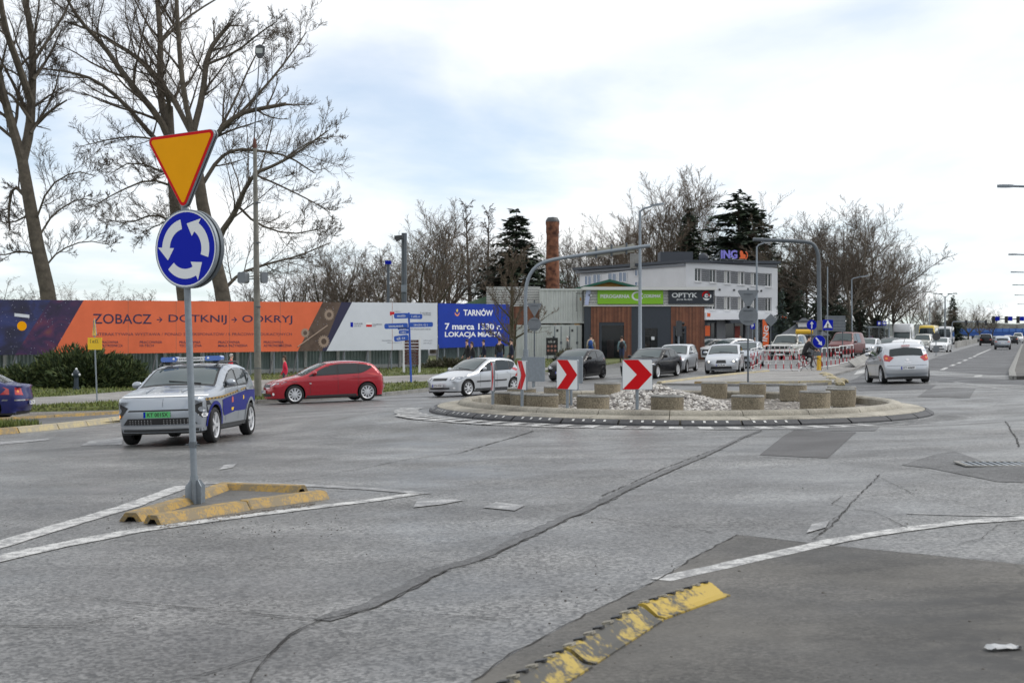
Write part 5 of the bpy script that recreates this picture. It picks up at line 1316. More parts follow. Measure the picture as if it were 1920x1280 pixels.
# side wall
def il(x0, y0a, y0b, x1, y1a, y1b, off=0.0, th=.004): return WL.quad([(x0, y1a), (x1, y1b), (x1, y0b), (x0, y0a)], off, th)
tl = lambda x: 520 + (x - 1088) * (492 - 520) / (1286 - 1088)
ip('wall', il(1088, tl(1088), tl(1286), 1285.8, 660, 664, -.5, .5), 'render_shade_lift')
for x0, x1, y0, y1 in ((1096, 1110, 518, 535), (1112, 1127, 515, 533), (1140, 1157, 513, 531), (1160, 1176, 511, 529), (1190, 1203, 506, 518), (1190, 1203, 529, 536)):
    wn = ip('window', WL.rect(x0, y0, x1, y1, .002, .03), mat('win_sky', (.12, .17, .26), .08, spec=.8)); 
    for q in ((x0, y0, x0 + 1.2, y1), (x1 - 1.2, y0, x1, y1), (x0 + (x1 - x0) / 2 - .6, y0, x0 + (x1 - x0) / 2 + .6, y1), (x0 + 1.2, y1 - 1.2, x1 - 1.2, y1)): ip('frame', WL.rect(*q, .034, .03), 'white_plastic', wn)
# roof slab follows both facades
def edge_pt(W, x, y, off): return W.p(x, y) + W.n * off
zr = WI.p(1286, 489).z
c1, c2, c0 = WI.p(1462, 500), WI.p(1283, 489), WL.p(1080, 520)
rp_ = [Vector((c2.x, c2.y, 0)) + WI.n * .3, Vector((c1.x, c1.y, 0)) + WI.n * .3, Vector((c1.x, c1.y, 0)) - WI.n * 12, Vector((c0.x, c0.y, 0)) - WL.n * 12 + Vector((6, 6, 0)), Vector((c0.x, c0.y, 0)) + WL.n * .5]
rf = ip('roof', MB().prism([(p.x, p.y) for p in rp_], Matrix.Translation((0, 0, zr - .2)), .3), 'roof_anthracite')
ip('roof_edge', MB().prism([(p.x, p.y) for p in [rp_[0] - WI.n * .35, rp_[1] - WI.n * .35 - WI.u * .3, rp_[2], rp_[3], rp_[4] - WL.n * .35]], Matrix.Translation((0, 0, zr - .55)), .29), mat('roof_trim', (.2, .21, .23), .6), rf)
ip('back_mass', MB().prism([(p.x, p.y) for p in [rp_[0] - WI.n * 1.05, rp_[1] - WI.n * 1.05 - WI.u * .8, rp_[2] - WI.u * .8, rp_[3], rp_[4] - WL.n * 1.05]], Matrix.Translation((0, 0, -1)), zr + .4), 'render_shade_lift')
ip('side_wall', MB().box(WI.p(1457, 580) - WI.n * 6, (.3, 12, 10), math.atan2(WI.u.y, WI.u.x)), 'render_light') if False else None
ip('plant_room', MB().box(WI.p(1252, 483) + Vector((1.5, 6, .1)), (3.6, 3, 1.6)), 'roof_anthracite'); ip('chimney_stack', MB().box(WI.p(1206, 485) + Vector((0, 9, .2)), (1.2, 1, 1.7)), 'kerb_grey'); ip('dish', MB().lathe([(.0, 0), (.35, .06), (.55, .2)], 14, axis='Y', c=WI.p(1322, 482) + Vector((0, 1, 0))), 'roof_anthracite')
lt_ = thing('rooftop_letters', 'violet rooftop letters with an orange lion emblem on a frame', 'sign', WI.p(1370, 491)); WR = Wall((20, YI - .5), (28, YI + 1.5))
part('lettering', WR.text('ING', 1351.5, 1382, 469, 485, .05, .03, .06), mat('letter_violet', (.22, .2, .65), .4), lt_, world=True)
u, v = WR.uv(1392, 478); s_ = .55
lion = [(-.7, -.75), (-.45, -.35), (-.6, .3), (-.5, .8), (-.2, .85), (.05, .45), (.1, .15), (.5, .1), (.6, -.3), (.5, -.75)]
part('emblem', MB().prism([(u + x * s_, v + y * s_) for x, y in lion], WR.mtx(.05), .1), 'ing_orange', lt_, world=True)
mb = MB(); mb.tube([WR.mtx(.08) @ Vector((u + .45 * s_ + .55 * s_ * math.cos(R(a)), v - .1 * s_ + .75 * s_ * math.sin(R(a)), 0)) for a in range(-75, 80, 15)], .05, 6); part('emblem_tail', mb, 'ing_orange', lt_, world=True)
mb = MB()
for a, b in (((1335, 484), (1350, 484)), ((1338, 484), (1350, 470)), ((1350, 470), (1350, 490)), ((1352, 486), (1400, 488)), ((1375, 486), (1375, 492)), ((1395, 487), (1395, 493)), ((1335, 484), (1335, 490))): mb.tube([WR.p(*a), WR.p(*b)], .05, 4)
part('frame', mb, 'galv_dark', lt_, world=True)
# orange flag banner
b = GX(1436, 112); r = thing('flag_banner', 'tall curved orange flag banner in front of the office building', 'banner', b); Wb = Wall((0, 112), (5, 112.5)); part('pole', MB().tube([b, Wb.p(1430, 662), Wb.p(1429.5, 600)], .04, 6), 'dark_grey', r, world=True); part('cloth', Wb.quad([(1430, 652), (1441, 648), (1442, 628), (1439, 610), (1433, 598), (1429.5, 600), (1430, 625)], .02, .02), 'ing_orange', r, world=True)
mb = text_mb('ING', 1.3, .42, .02); u, v = Wb.uv(1435.5, 625); place(mb, Wb.mtx(.045) @ Matrix.Translation((u, v, 0)) @ Matrix.Rotation(R(82), 4, 'Z')); part('lettering', mb, 'sign_white', r, world=True)
# parking sign
b = GX(1411, 100); r = thing('parking_sign', 'small blue parking sign left of the orange flag banner', 'road sign', b); h = CZ - (606 - HY) * 100 / F - b.z; part('post', MB().tube([(0, 0, -.1), (0, 0, h)], .03, 6), 'galv', r); part('plate', MB().prism(rrect(.32, .42, .04), face_cam((0, -.04, h - .2)), .02), 'sign_blue', r); part('lettering', place(text_mb('P', None, .25, .03), face_cam((0, -.062, h - .2))), 'sign_white', r)
b = GX(1445, 95); r = thing('road_sign', 'grey back of a diamond sign by the orange flag banner', 'road sign', b); h = CZ - (600 - HY) * 95 / F - b.z; part('post', MB().tube([(0, 0, -.1), (0, 0, h)], .035, 6), 'galv_dark', r); part('plate', MB().prism([(-.45, 0), (0, -.45), (.45, 0), (0, .45)], face_cam((0, -.05, h)), .02), 'sign_back', r)
# traffic signal seen from behind at the shop corner
b = GX(1273, 86); r = thing('traffic_light', 'dark traffic light on a pole before the shop corner', 'traffic light', b); h = CZ - (602 - HY) * 86 / F - b.z; part('pole', MB().tube([(0, .15, -.1), (0, .15, h)], .06, 8), 'galv', r); part('housing', MB().prism(rrect(.34, .95, .06), face_cam((0, .1, h - .45)), .25), 'dark_grey', r)
for k in range(3): part('visor', MB().lathe([(.1, 0), (.11, .16), (.09, .15), (.08, 0)], 10, axis='X', c=(.17, .0, h - .15 - k * .3)), 'black', r)
# brick chimney: courses of real brick near the top are too small to pick apart; the shaft carries them in its material
def brick_mat():
    m = bpy.data.materials.new('chimney_brick'); m.use_nodes = True; t = m.node_tree; b = t.nodes['Principled BSDF']; b.inputs['Roughness'].default_value = .9
    co = N(t, 'ShaderNodeTexCoord'); n = N(t, 'ShaderNodeTexNoise'); n.inputs['Scale'].default_value = 2.2; n.inputs['Detail'].default_value = 8; t.links.new(co.outputs['Object'], n.inputs['Vector'])
    r = N(t, 'ShaderNodeValToRGB'); r.color_ramp.elements[0].position = .36; r.color_ramp.elements[1].position = .62; r.color_ramp.elements[0].color = (.07, .028, .018, 1); r.color_ramp.elements[1].color = (.24, .1, .055, 1)
    t.links.new(n.outputs[0], r.inputs[0]); t.links.new(r.outputs[0], b.inputs['Base Color']); MATS['chimney_brick'] = m
brick_mat()
YC = 125; b = GX(1036, YC); s_ = YC / F; hh = CZ - (413 - HY) * s_ - b.z
r = thing('brick_chimney', 'tall round red brick chimney with a dark cap', 'chimney', b)
part('shaft', MB().lathe([(15 * s_, 0), (13.2 * s_, hh * .5), (11.2 * s_, hh - 1.25)], 24), 'chimney_brick', r, smooth=True, angle=50)
part('collar', MB().lathe([(11.3 * s_, hh - 1.25), (12.4 * s_, hh - 1.15), (12.2 * s_, hh - .5), (13 * s_, hh - .35), (13 * s_, hh - .15)], 24), 'chimney_brick', r, smooth=True, angle=30)
part('cap', MB().lathe([(13.2 * s_, hh - .15), (12.5 * s_, hh), (9 * s_, hh + .25), (.01, hh + .3)], 24), 'dark_grey', r)
mb = MB(); rnd = random.Random(3)
for k in range(70):
    z = hh * k / 70 * .93; rr = (15 - (15 - 11.2) * z / (hh - 1.25)) * s_ + .012; mb.lathe([(rr, z + .01), (rr + .012, z + .015), (rr + .012, z + .06), (rr, z + .065)], 24)
part('brick_courses', mb, 'chimney_brick', r)['kind'] = 'stuff'
# small kiosk with a yellow sign and a garden pavilion behind the barriers
b = GX(1508, 118); r = thing('garden_pavilion', 'small grey hip-roofed pavilion under the dark trees', 'building', b); s_ = 118 / F
z1 = CZ - (628 - HY) * s_ - b.z
part('roof', MB().add([(-1.9, -1.5, z1 - .05), (1.9, -1.5, z1 - .05), (1.9, 1.5, z1 - .05), (-1.9, 1.5, z1 - .05), (-.6, 0, z1 + 1.1), (.6, 0, z1 + 1.1)], [(0, 1, 5, 4), (1, 2, 5), (2, 3, 4, 5), (3, 0, 4), (0, 3, 2, 1)]) or MB(), 'roof_anthracite', r) if False else None
mb = MB(); mb.add([(-1.9, -1.5, z1 - .05), (1.9, -1.5, z1 - .05), (1.9, 1.5, z1 - .05), (-1.9, 1.5, z1 - .05), (-.6, 0, z1 + 1.0), (.6, 0, z1 + 1.0)], [(0, 1, 5, 4), (1, 2, 5), (2, 3, 4, 5), (3, 0, 4), (0, 3, 2, 1)]); part('roof', mb, 'roof_anthracite', r)
mb = MB(); mb.box((0, 0, z1 / 2), (3.2, 2.4, z1)); part('wall', mb, 'panel_grey', r); mb = MB(); mb.box((0, 0, z1 + .85), (1.2, .9, .5)); part('lantern', mb, 'white_plastic', r); mb = MB(); mb.box((0, 0, z1 + 1.15), (1.7, 1.3, .12)); mb.box((0, 0, z1 + 1.3), (1.0, .7, .3), taper=.2); part('lantern_roof', mb, 'roof_anthracite', r)
b = GX(1508, 96); r = thing('yellow_awning', 'long yellow roll of awning on posts behind the cyclist', 'awning', b); h = CZ - (622 - HY) * 96 / F - b.z; part('roll', MB().tube([(-.58, 0, h), (.58, 0, h)], .17, 12), mat('awning_yellow', (.6, .36, .02), .6), r)
for s_ in (-.5, .5): part('post', MB().tube([(s_, 0, 0), (s_, 0, h - .1)], .04, 6), 'dark_grey', r)
# big grey back of a road sign before the trees
b = GX(1566, 92); r = thing('sign_board', 'large grey back of a direction board behind the crossing sign', 'road sign', b); z0, z1 = (CZ - (y - HY) * 92 / F - b.z for y in (621, 592)); part('panel', MB().box((0, 0, (z0 + z1) / 2), (1.35, .05, z1 - z0)), 'sign_back', r)
for s_ in (-.5, .5): part('post', MB().tube([(s_, .05, -.1), (s_, .05, z1)], .04, 6), 'galv_dark', r)
for k in range(5): part('rail', MB().box((0, -.04, z0 + (z1 - z0) * (k + .5) / 5), (1.3, .03, .04)), 'galv_dark', r)
# ------------------------------------------------------------------ bare trees
mat('bark', (.095, .08, .062), .95, var=.35, vscale=3, bump=.6, bscale=12); mat('bark_dark', (.065, .055, .044), .95, var=.3, vscale=3); mat('bark_moss', (.06, .055, .03), .95, var=.35, vscale=3)
mat('twig', (.085, .068, .052), .95); mat('twig_brown', (.115, .087, .062), .95); mat('bark_birch', (.3, .29, .27), .9, var=.4, vscale=4)
def perp(d, rnd):
    v = Vector((rnd.gauss(0, 1), rnd.gauss(0, 1), rnd.gauss(0, 1))); v -= d * v.dot(d); return v.normalized()
def sub_branch(p, d, L_, rnd, up=.25, seg=4, wob=.22):
    pts = [p]; d = d.normalized(); st = L_ / seg
    for i in range(seg):
        d = (d + perp(d, rnd) * wob * rnd.random() + Vector((0, 0, up * .35))).normalized(); pts.append(pts[-1] + d * st)
    return pts
def grow(mb, pts, r0, r1, rnd, levels, dens, lenf, up=.25, t0=.18, sides=(4, 3, 3), lv=0, minr=.006, mi=0, ang=(28, 62)):
    """children along a branch polyline, recursively"""
    if lv >= levels: return
    n = len(pts) - 1; tot = sum((pts[i + 1] - pts[i]).length for i in range(n))
    k = max(1, int(dens[lv] * rnd.uniform(.8, 1.2)))
    for j in range(k):
        t = t0 + (1 - t0) * (j + rnd.random()) / k; f = min(n - 1e-4, t * n); i = int(f); p = pts[i].lerp(pts[i + 1], f - i); d = (pts[i + 1] - pts[i]).normalized()
        a = R(rnd.uniform(*ang)); c = (d * math.cos(a) + perp(d, rnd) * math.sin(a)); c.z += up * .5
        L_ = tot * lenf[lv] * rnd.uniform(.55, 1.15) * (1.15 - .55 * t)
        r = max(minr, (r0 + (r1 - r0) * t) * rnd.uniform(.32, .52))
        q = sub_branch(p, c, L_, rnd, up, 4 if lv < 2 else 3)
        e = max(minr * .55, r * .32)
        mb.tube(q, [r + (e - r) * s / (len(q) - 1) for s in range(len(q))], sides[min(lv, 2)], mi, cap=False)
        grow(mb, q, r, e, rnd, levels, dens, lenf, up, .12, sides, lv + 1, minr, mi, ang)
def tree_from_limbs(name, label, base, trunk, limbs, rnd, dens, lenf, minr=.012, m=('bark', 'twig'), levels=3, up=.22):
    """trunk and limbs: lists of (point, radius) with points relative to the base"""
    root = thing(name, label, 'tree', base)
    mb = MB(); mb.tube([p for p, r in trunk], [r for p, r in trunk], 12); part('trunk', mb, m[0], root, smooth=True, angle=60)
    mbc = MB()
    for l in limbs:
        pts = [Vector(p) for p in chaikin([tuple(p) for p, r in l], 1)]; rs = [l[0][1] + (l[-1][1] - l[0][1]) * i / (len(pts) - 1) for i in range(len(pts))]
        mbc.tube(pts, rs, 7, 0); grow(mbc, pts, rs[0], rs[-1], rnd, levels, dens, lenf, up, .15, minr=minr, mi=1)
    part('crown', mbc, [m[0], m[1]], root)
    return root
# the three big trees at the left, limbs laid out in space behind the billboard
def limb_px(lst, Y, base, r0, r1, dy=0.0, seed=0):
    n = len(lst); return [(P(x, y, Y + dy * i / max(1, n - 1)) - base, r0 + (r1 - r0) * i / (n - 1)) for i, (x, y) in enumerate(lst)]
rnd = random.Random(21)
Yt = 88; base = GX(100, Yt)
s_ = Yt / F
trunk = limb_px([(100, 690), (96, 600), (88, 540), (70, 460), (52, 360), (40, 290)], Yt, base, 17 * s_, 10 * s_); trunk[0] = (Vector((0, 0, -.2)), 24 * s_)
limbs = [limb_px([(42, 300), (18, 220), (2, 160), (-20, 40)], Yt, base, .34, .16, -2), limb_px([(42, 300), (56, 245), (60, 180), (62, 90), (52, 20), (35, -60)], Yt, base, .36, .14, 2),
         limb_px([(58, 190), (30, 110), (8, 50), (-8, -60)], Yt, base, .26, .14, -4), limb_px([(50, 370), (24, 345), (15, 400), (19, 432)], Yt, base, .14, .05), limb_px([(62, 150), (90, 110), (118, 50)], Yt, base, .13, .03, 3),
         limb_px([(60, 230), (30, 185), (0, 165), (-30, 150)], Yt, base, .12, .04, -2), limb_px([(75, 440), (100, 400), (150, 370), (190, 380)], Yt, base, .08, .02, 3), limb_px([(65, 420), (90, 350), (140, 320), (180, 330)], Yt, base, .08, .02, -3),
         limb_px([(85, 500), (110, 470), (160, 450), (210, 460)], Yt, base, .07, .02, 2), limb_px([(60, 400), (20, 420), (-20, 410)], Yt, base, .08, .02, 1), limb_px([(80, 480), (40, 470), (0, 480), (-30, 470)], Yt, base, .08, .02, -1), limb_px([(60, 120), (100, 60), (130, 10), (140, -40)], Yt, base, .12, .03, 2),
         limb_px([(58, 250), (100, 180), (115, 120)], Yt, base, .1, .03, 3)]
tree_from_limbs('bare_tree', 'leftmost big bare tree, trunk forking high above the billboard', base, trunk, limbs, rnd, (13, 10, 9), (.42, .46, .5))
Yt = 92; base = GX(352, Yt); s_ = Yt / F
trunk = limb_px([(352, 690), (350, 600), (342, 540), (332, 430), (324, 330), (318, 250), (316, 200)], Yt, base, 14 * s_, 8.5 * s_); trunk[0] = (Vector((0, 0, -.2)), 17 * s_)
limbs = [limb_px([(318, 262), (300, 222), (240, 150), (190, 80), (150, 40), (115, -20)], Yt, base, .27, .07, -3), limb_px([(316, 235), (303, 200), (300, 140), (301, 70), (295, 0), (292, -60)], Yt, base, .3, .12, 2),
         limb_px([(320, 290), (285, 255), (230, 190), (180, 150), (130, 135), (90, 130)], Yt, base, .2, .05, 2), limb_px([(318, 225), (318, 190), (300, 160), (260, 110), (200, 75)], Yt, base, .16, .05, -2),
         limb_px([(301, 80), (330, 50), (370, 20), (420, -10)], Yt, base, .12, .04, 2), limb_px([(326, 350), (280, 335), (220, 360), (170, 390)], Yt, base, .1, .02, -3), limb_px([(330, 420), (290, 400), (240, 420), (190, 410)], Yt, base, .09, .02, 3),
         limb_px([(318, 270), (260, 255), (210, 260), (150, 275)], Yt, base, .09, .02, -2), limb_px([(325, 330), (250, 300), (200, 330)], Yt, base, .08, .02, 1)]
tree_from_limbs('bare_tree', 'middle big bare tree with a sawn-off top behind the give way sign', base, trunk, limbs, rnd, (13, 10, 9), (.42, .46, .5))
Yt = 90; base = GX(428, Yt); s_ = Yt / F
trunk = limb_px([(428, 690), (425, 600), (415, 540), (396, 460), (379, 380), (369, 310), (362, 245)], Yt, base, 16.5 * s_, 9 * s_); trunk[0] = (Vector((0, 0, -.2)), 22 * s_)
limbs = [limb_px([(363, 255), (345, 180), (336, 90), (331, 0), (330, -60)], Yt, base, .22, .1, -2), limb_px([(362, 250), (380, 180), (388, 110), (402, 78), (432, 45)], Yt, base, .24, .12, 1), limb_px([(364, 260), (330, 195), (300, 150), (262, 108), (180, 60), (120, 40)], Yt, base, .2, .05, 3),
         limb_px([(378, 300), (412, 242), (450, 213), (482, 205), (536, 195)], Yt, base, .2, .12, -2), limb_px([(380, 345), (410, 297), (442, 279), (490, 283), (540, 292), (590, 325)], Yt, base, .15, .04, 2),
         limb_px([(402, 480), (412, 440), (440, 400), (450, 372), (475, 326), (520, 308), (560, 285), (615, 245)], Yt, base, .24, .04, -4), limb_px([(418, 545), (450, 512), (500, 495), (560, 480), (620, 455)], Yt, base, .13, .03, 3), limb_px([(445, 385), (480, 420), (540, 440), (600, 430)], Yt, base, .1, .025, -2),
         limb_px([(450, 213), (500, 160), (540, 110), (575, 60)], Yt, base, .11, .03, 2), limb_px([(390, 120), (440, 100), (490, 60), (520, 40)], Yt, base, .1, .03, -2), limb_px([(412, 242), (440, 190), (470, 120), (500, 70)], Yt, base, .1, .03, 3), limb_px([(475, 326), (530, 350), (590, 380), (620, 400)], Yt, base, .08, .02, 2), limb_px([(374, 340), (330, 320), (290, 330)], Yt, base, .08, .02, -3),
         limb_px([(388, 420), (350, 400), (300, 420), (260, 440)], Yt, base, .08, .02, 2), limb_px([(333, 60), (310, 20), (280, -30)], Yt, base, .1, .03, -1), limb_px([(540, 292), (590, 260), (640, 255)], Yt, base, .06, .02, 1)]
tree_from_limbs('bare_tree', 'right one of the big bare trees, spreading far over the billboard', base, trunk, limbs, rnd, (13, 10, 9), (.42, .46, .5))

def generic_tree(seed, H, spread, nl, dens, lenf, minr, m, trunk_r=None, fork=.25, up=.3, narrow=1.0, twigs=3):
    """unit bare tree in local space; returns (trunk mesh, crown mesh)"""
    rnd = random.Random(seed); tr = trunk_r or H * .017; lean = Vector((rnd.uniform(-.05, .05), rnd.uniform(-.05, .05), 0)) * H
    tp = [Vector((0, 0, -.2)), Vector((0, 0, H * .15)) + lean * .2, Vector((0, 0, H * .45)) + lean * .6, Vector((0, 0, H * .8)) + lean, Vector((0, 0, H)) + lean * 1.2]
    mb = MB(); mb.tube(tp, [tr * 1.3, tr, tr * .7, tr * .3, tr * .06], 8)
    mt = mb.mesh('trunk', m[0], smooth=True, angle=60)
    mbc = MB()
    if fork > .2 and narrow == 1.0:      # spreading crown: the trunk divides into a few rising limbs
        mb = MB(); th_ = H * fork; mb.tube([tp[0], Vector((0, 0, th_ * .5)) + lean * .2, Vector((0, 0, th_)) + lean * .5], [tr * 1.3, tr, tr * .85], 8); mt = mb.mesh('trunk', m[0], smooth=True, angle=60); top_ = Vector((0, 0, th_)) + lean * .5
        for j in range(nl):
            a = 2.4 * j + rnd.uniform(-.5, .5); el = R(rnd.uniform(34, 80)); p = top_ * rnd.uniform(.7, 1.0); d = Vector((math.cos(a) * math.cos(el) * spread * 2.2, math.sin(a) * math.cos(el) * spread * 2.2, math.sin(el)))
            L_ = (H - p.z) * rnd.uniform(.75, 1.05) * (1.0 if el > R(55) else .88); r = tr * rnd.uniform(.4, .62); q = sub_branch(p, d, L_, rnd, up, 6, .38); rs = [max(minr * 1.5, r * (1 - .88 * s / 6)) for s in range(7)]
            mbc.tube(q, rs, 5, 0, cap=False); grow(mbc, q, rs[0], rs[-1], rnd, twigs, dens, lenf, up, .2, minr=minr, mi=1)
        return mt, mbc.mesh('crown', [m[0], m[1]])
    for j in range(nl):
        t = fork + (1 - fork) * (j + rnd.random()) / nl; f = t * 4; i = min(3, int(f)); p = tp[i].lerp(tp[i + 1], f - i)
        a = 2.4 * j + rnd.uniform(-.4, .4); el = R(rnd.uniform(15, 48) + 30 * t * t); d = Vector((math.cos(a) * math.cos(el), math.sin(a) * math.cos(el), math.sin(el)))
        L_ = H * spread * (1.15 - .75 * t) * rnd.uniform(.75, 1.2) * narrow; r = tr * (1.05 - .8 * t) * .55
        q = sub_branch(p, d, L_, rnd, up, 5, .3); rs = [max(minr, r * (1 - .85 * s / 5)) for s in range(6)]
        mbc.tube(q, rs, 5, 0, cap=False); grow(mbc, q, rs[0], rs[-1], rnd, twigs, dens, lenf, up, .15, minr=minr, mi=1)
    return mt, mbc.mesh('crown', [m[0], m[1]])
KINDS = [generic_tree(1, 14, .5, 9, (12, 8, 6), (.42, .45, .5), .013, ('bark', 'twig'), up=.12, fork=.26), generic_tree(2, 14, .42, 9, (12, 8, 6), (.42, .45, .5), .013, ('bark_dark', 'twig'), up=.16, fork=.32), generic_tree(3, 14, .62, 8, (13, 8, 6), (.45, .45, .5), .013, ('bark_moss', 'twig_brown'), fork=.22, up=.1),
         generic_tree(4, 14, .17, 34, (7, 6, 3), (.5, .5, .5), .016, ('bark_dark', 'twig'), fork=.12, up=.02), generic_tree(5, 14, .45, 10, (12, 8, 7), (.42, .5, .5), .012, ('bark', 'twig_brown'), up=.3, fork=.21)]
def put_tree(k, px, Y, ytop, label, wide=1.0, group=None, name='bare_tree'):
    b = GX(px, Y, .0); h = CZ - (ytop - HY) * Y / F - b.z; s = h / 14.6
    r = thing(name, label, 'tree', b, random.uniform(0, 6.28), group); r.scale = (s * wide, s * wide, s)
    link('trunk', KINDS[k][0], r); link('crown', KINDS[k][1], r); return r
random.seed(31)
TL = []
row1 = [(0, 545, 125, 478), (2, 596, 128, 452), (1, 650, 130, 440), (0, 700, 122, 470), (2, 770, 118, 420), (4, 812, 132, 402), (1, 846, 126, 396), (3, 886, 150, 372), (3, 912, 152, 384), (0, 740, 150, 455), (4, 930, 140, 455), (2, 620, 150, 470)]
places = ['behind the orange billboard\'s gear print', 'above the left edge of the white billboard', 'above the white billboard, its top just below the sky gap', 'left of the dark floodlight mast', 'right beside the dark floodlight mast', 'above the right half of the white billboard', 'above the blue billboard\'s left edge', 'slender and tall above the blue billboard', 'slender, just left of the dark spruce', 'far behind the floodlight mast', 'small, in front of the dark spruce\'s left side', 'small and far behind the white billboard']
for (k, px, Y, yt), pl in zip(row1, places): put_tree(k, px, Y, yt, 'bare tree ' + pl, 1.25 if k != 3 else 1.0, 'bare trees behind the billboards')
row2 = [(1, 1085, 195, 425, 'right of the brick chimney'), (0, 1120, 200, 432, 'between the chimney and the office roof'), (2, 1060, 190, 440, 'behind the brick chimney'), (4, 1180, 200, 430, 'behind the lamp post before the green sign'), (4, 1235, 185, 352, 'tall and pale behind the office building\'s left part'), (4, 1295, 185, 348, 'tallest behind the office building'), (1, 1455, 175, 415, 'just right of the tall dark spruce'),
        (2, 1500, 170, 398, 'over the gantry arm\'s end'), (1, 1548, 165, 386, 'behind the thick gantry pole'), (0, 1592, 160, 380, 'highest of the trees right of the gantry'), (4, 1615, 170, 400, 'right of the highest roadside tree'), (2, 1650, 180, 440, 'leaning over the red van'), (1, 1678, 185, 455, 'above the white camper'), (0, 1640, 200, 470, 'far behind the red van'), (2, 1705, 200, 500, 'above the yellow bus'), (1, 1735, 230, 545, 'small, above the white bus'), (0, 1570, 185, 420, 'far behind the thick gantry pole'), (1, 1480, 190, 420, 'far behind the office building\'s right end'),
        (2, 1815, 300, 560, 'far along the road, right of the far spruce'), (0, 1838, 330, 572, 'farther along the road toward the signals'), (1, 1860, 380, 582, 'farthest beside the road, near the blue bridge'), (4, 1755, 260, 560, 'far, left of the double-arm lamp')]
for k, px, Y, yt, pl in row2: put_tree(k, px, Y, yt, 'bare tree ' + pl, (.85 if 1640 < px < 1745 else 1.2) if k != 3 else 1.0, 'bare trees beyond the shops and road')
row3 = [(0, 20, 150, 520, 'low, behind the billboard at the left edge'), (2, 190, 150, 525, 'low, between the two big tree groups'), (1, 255, 155, 540, 'lowest, left of the round blue sign'), (0, 470, 150, 520, 'low, behind the concrete floodlight pole'), (4, 1150, 200, 425, 'thin, far behind the sign gantry')]
for k, px, Y, yt, pl in row3: put_tree(k, px, Y, yt, 'bare tree ' + pl, 1.5, 'low bare trees far behind the billboards')
# young street tree in front of the blue billboard
KINDS.append(generic_tree(11, 14, .4, 18, (9, 7, 6), (.5, .5, .5), .02, ('bark_moss', 'twig_brown'), fork=.19, up=.3, trunk_r=.34))
put_tree(5, 959, 82, 478, 'mossy bare street tree in front of the blue billboard\'s right end', 1.1)
# ------------------------------------------------------------------ conifers
mat('needle_a', (.028, .045, .025), .85); mat('needle_b', (.045, .068, .036), .85); mat('needle_c', (.018, .03, .018), .9); mat('needle_blue', (.05, .075, .07), .85)
def conifer(seed, H, wid, n_wh, m, droop=.25, sparse=1.0, power=.85):
    rnd = random.Random(seed); mb = MB(); mb.tube([(0, 0, -.2), (0, 0, H * .5), (0, 0, H)], [H * .018, H * .01, .01], 7); mt = mb.mesh('trunk', 'bark_dark')
    mbc = MB()
    for i in range(n_wh * 10):
            t = 1 - rnd.random() ** .72; z = H * (.05 + .95 * t); L0 = wid * (1 - t) ** power + .12; a = rnd.uniform(0, 6.28); L_ = L0 * rnd.uniform(.55, 1.12); d = Vector((math.cos(a), math.sin(a), rnd.uniform(-droop - .15, .25)))
            n_ = max(3, int(L_ / .24 * sparse)); tip = Vector((0, 0, z)) + d * L_ * .9; mbc.tube([Vector((0, 0, z)), tip], [.03, .01], 3, 3, cap=False)
            for k in range(n_):
                f = (k + rnd.random()) / n_; p = Vector((0, 0, z)) + d * L_ * (.15 + .88 * f); p.z -= f * f * L_ * .14
                for q in range(3):
                    w_ = rnd.uniform(.3, .62) * (1 - .4 * f); aa = a + rnd.uniform(-1.4, 1.4); dd = Vector((math.cos(aa), math.sin(aa), rnd.uniform(-.95, .5))).normalized(); sd_ = dd.cross(Vector((rnd.uniform(-.7, .7), rnd.uniform(-.7, .7), 1))).normalized() * w_ * .34
                    mbc.add([p - sd_ * .5, p + dd * w_ * .55 - sd_, p + dd * w_ * 1.25, p + dd * w_ * .5 + sd_], [(0, 1, 2, 3)], rnd.randint(0, 2))
    return mt, mbc.mesh('crown', m + ['bark_dark'])
CON = [conifer(1, 14, 4.0, 40, ['needle_a', 'needle_b', 'needle_c']), conifer(2, 14, 4.2, 30, ['needle_a', 'needle_c', 'needle_b'], .1, .9, .6), conifer(3, 14, 4.6, 22, ['needle_c', 'needle_a', 'needle_c'], .3, 1.0, .35), conifer(4, 14, 3.4, 26, ['needle_blue', 'needle_b', 'needle_blue'], .3)]
def put_con(k, px, Y, ytop, label, wide=1.0, group='conifers'):
    b = GX(px, Y); h = CZ - (ytop - HY) * Y / F - b.z; s = h / 14.2; r = thing('conifer', label, 'tree', b, random.uniform(0, 6), group); r.scale = (s * wide, s * wide, s); link('trunk', CON[k][0], r); link('crown', CON[k][1], r)
put_con(0, 968, 128, 388, 'dark spruce left of the brick chimney', 1.75); put_con(1, 1385, 172, 355, 'tall dark pine-like conifer above the rooftop letters', 1.75); put_con(1, 1412, 178, 375, 'second tall conifer just right of the tall dark one', 1.2); put_con(0, 1292, 180, 385, 'dark spruce behind the office roof, left of the letters', 1.2); put_con(3, 1466, 140, 540, 'bluish spruce at the office building\'s right end', .9)
for px, Y, yt, lab in ((1500, 150, 540, 'dark evergreen behind the garden pavilion'), (1535, 155, 545, 'dark evergreen behind the thick gantry pole'), (1575, 150, 550, 'dark evergreen behind the grey direction board'), (1612, 160, 560, 'dark evergreen behind the slim lamp'), (1645, 170, 575, 'dark evergreen behind the bus shelter'), (1485, 165, 500, 'tall dark evergreen right of the office building'), (1555, 170, 510, 'tall dark evergreen between bare trees')):
    put_con(2, px, Y, yt, lab, .85, 'dark evergreens beyond the barriers')
put_con(0, 1787, 270, 552, 'lone dark spruce far along the road', 1.0); put_con(1, 1758, 250, 585, 'small dark pine left of the lone spruce', .9)
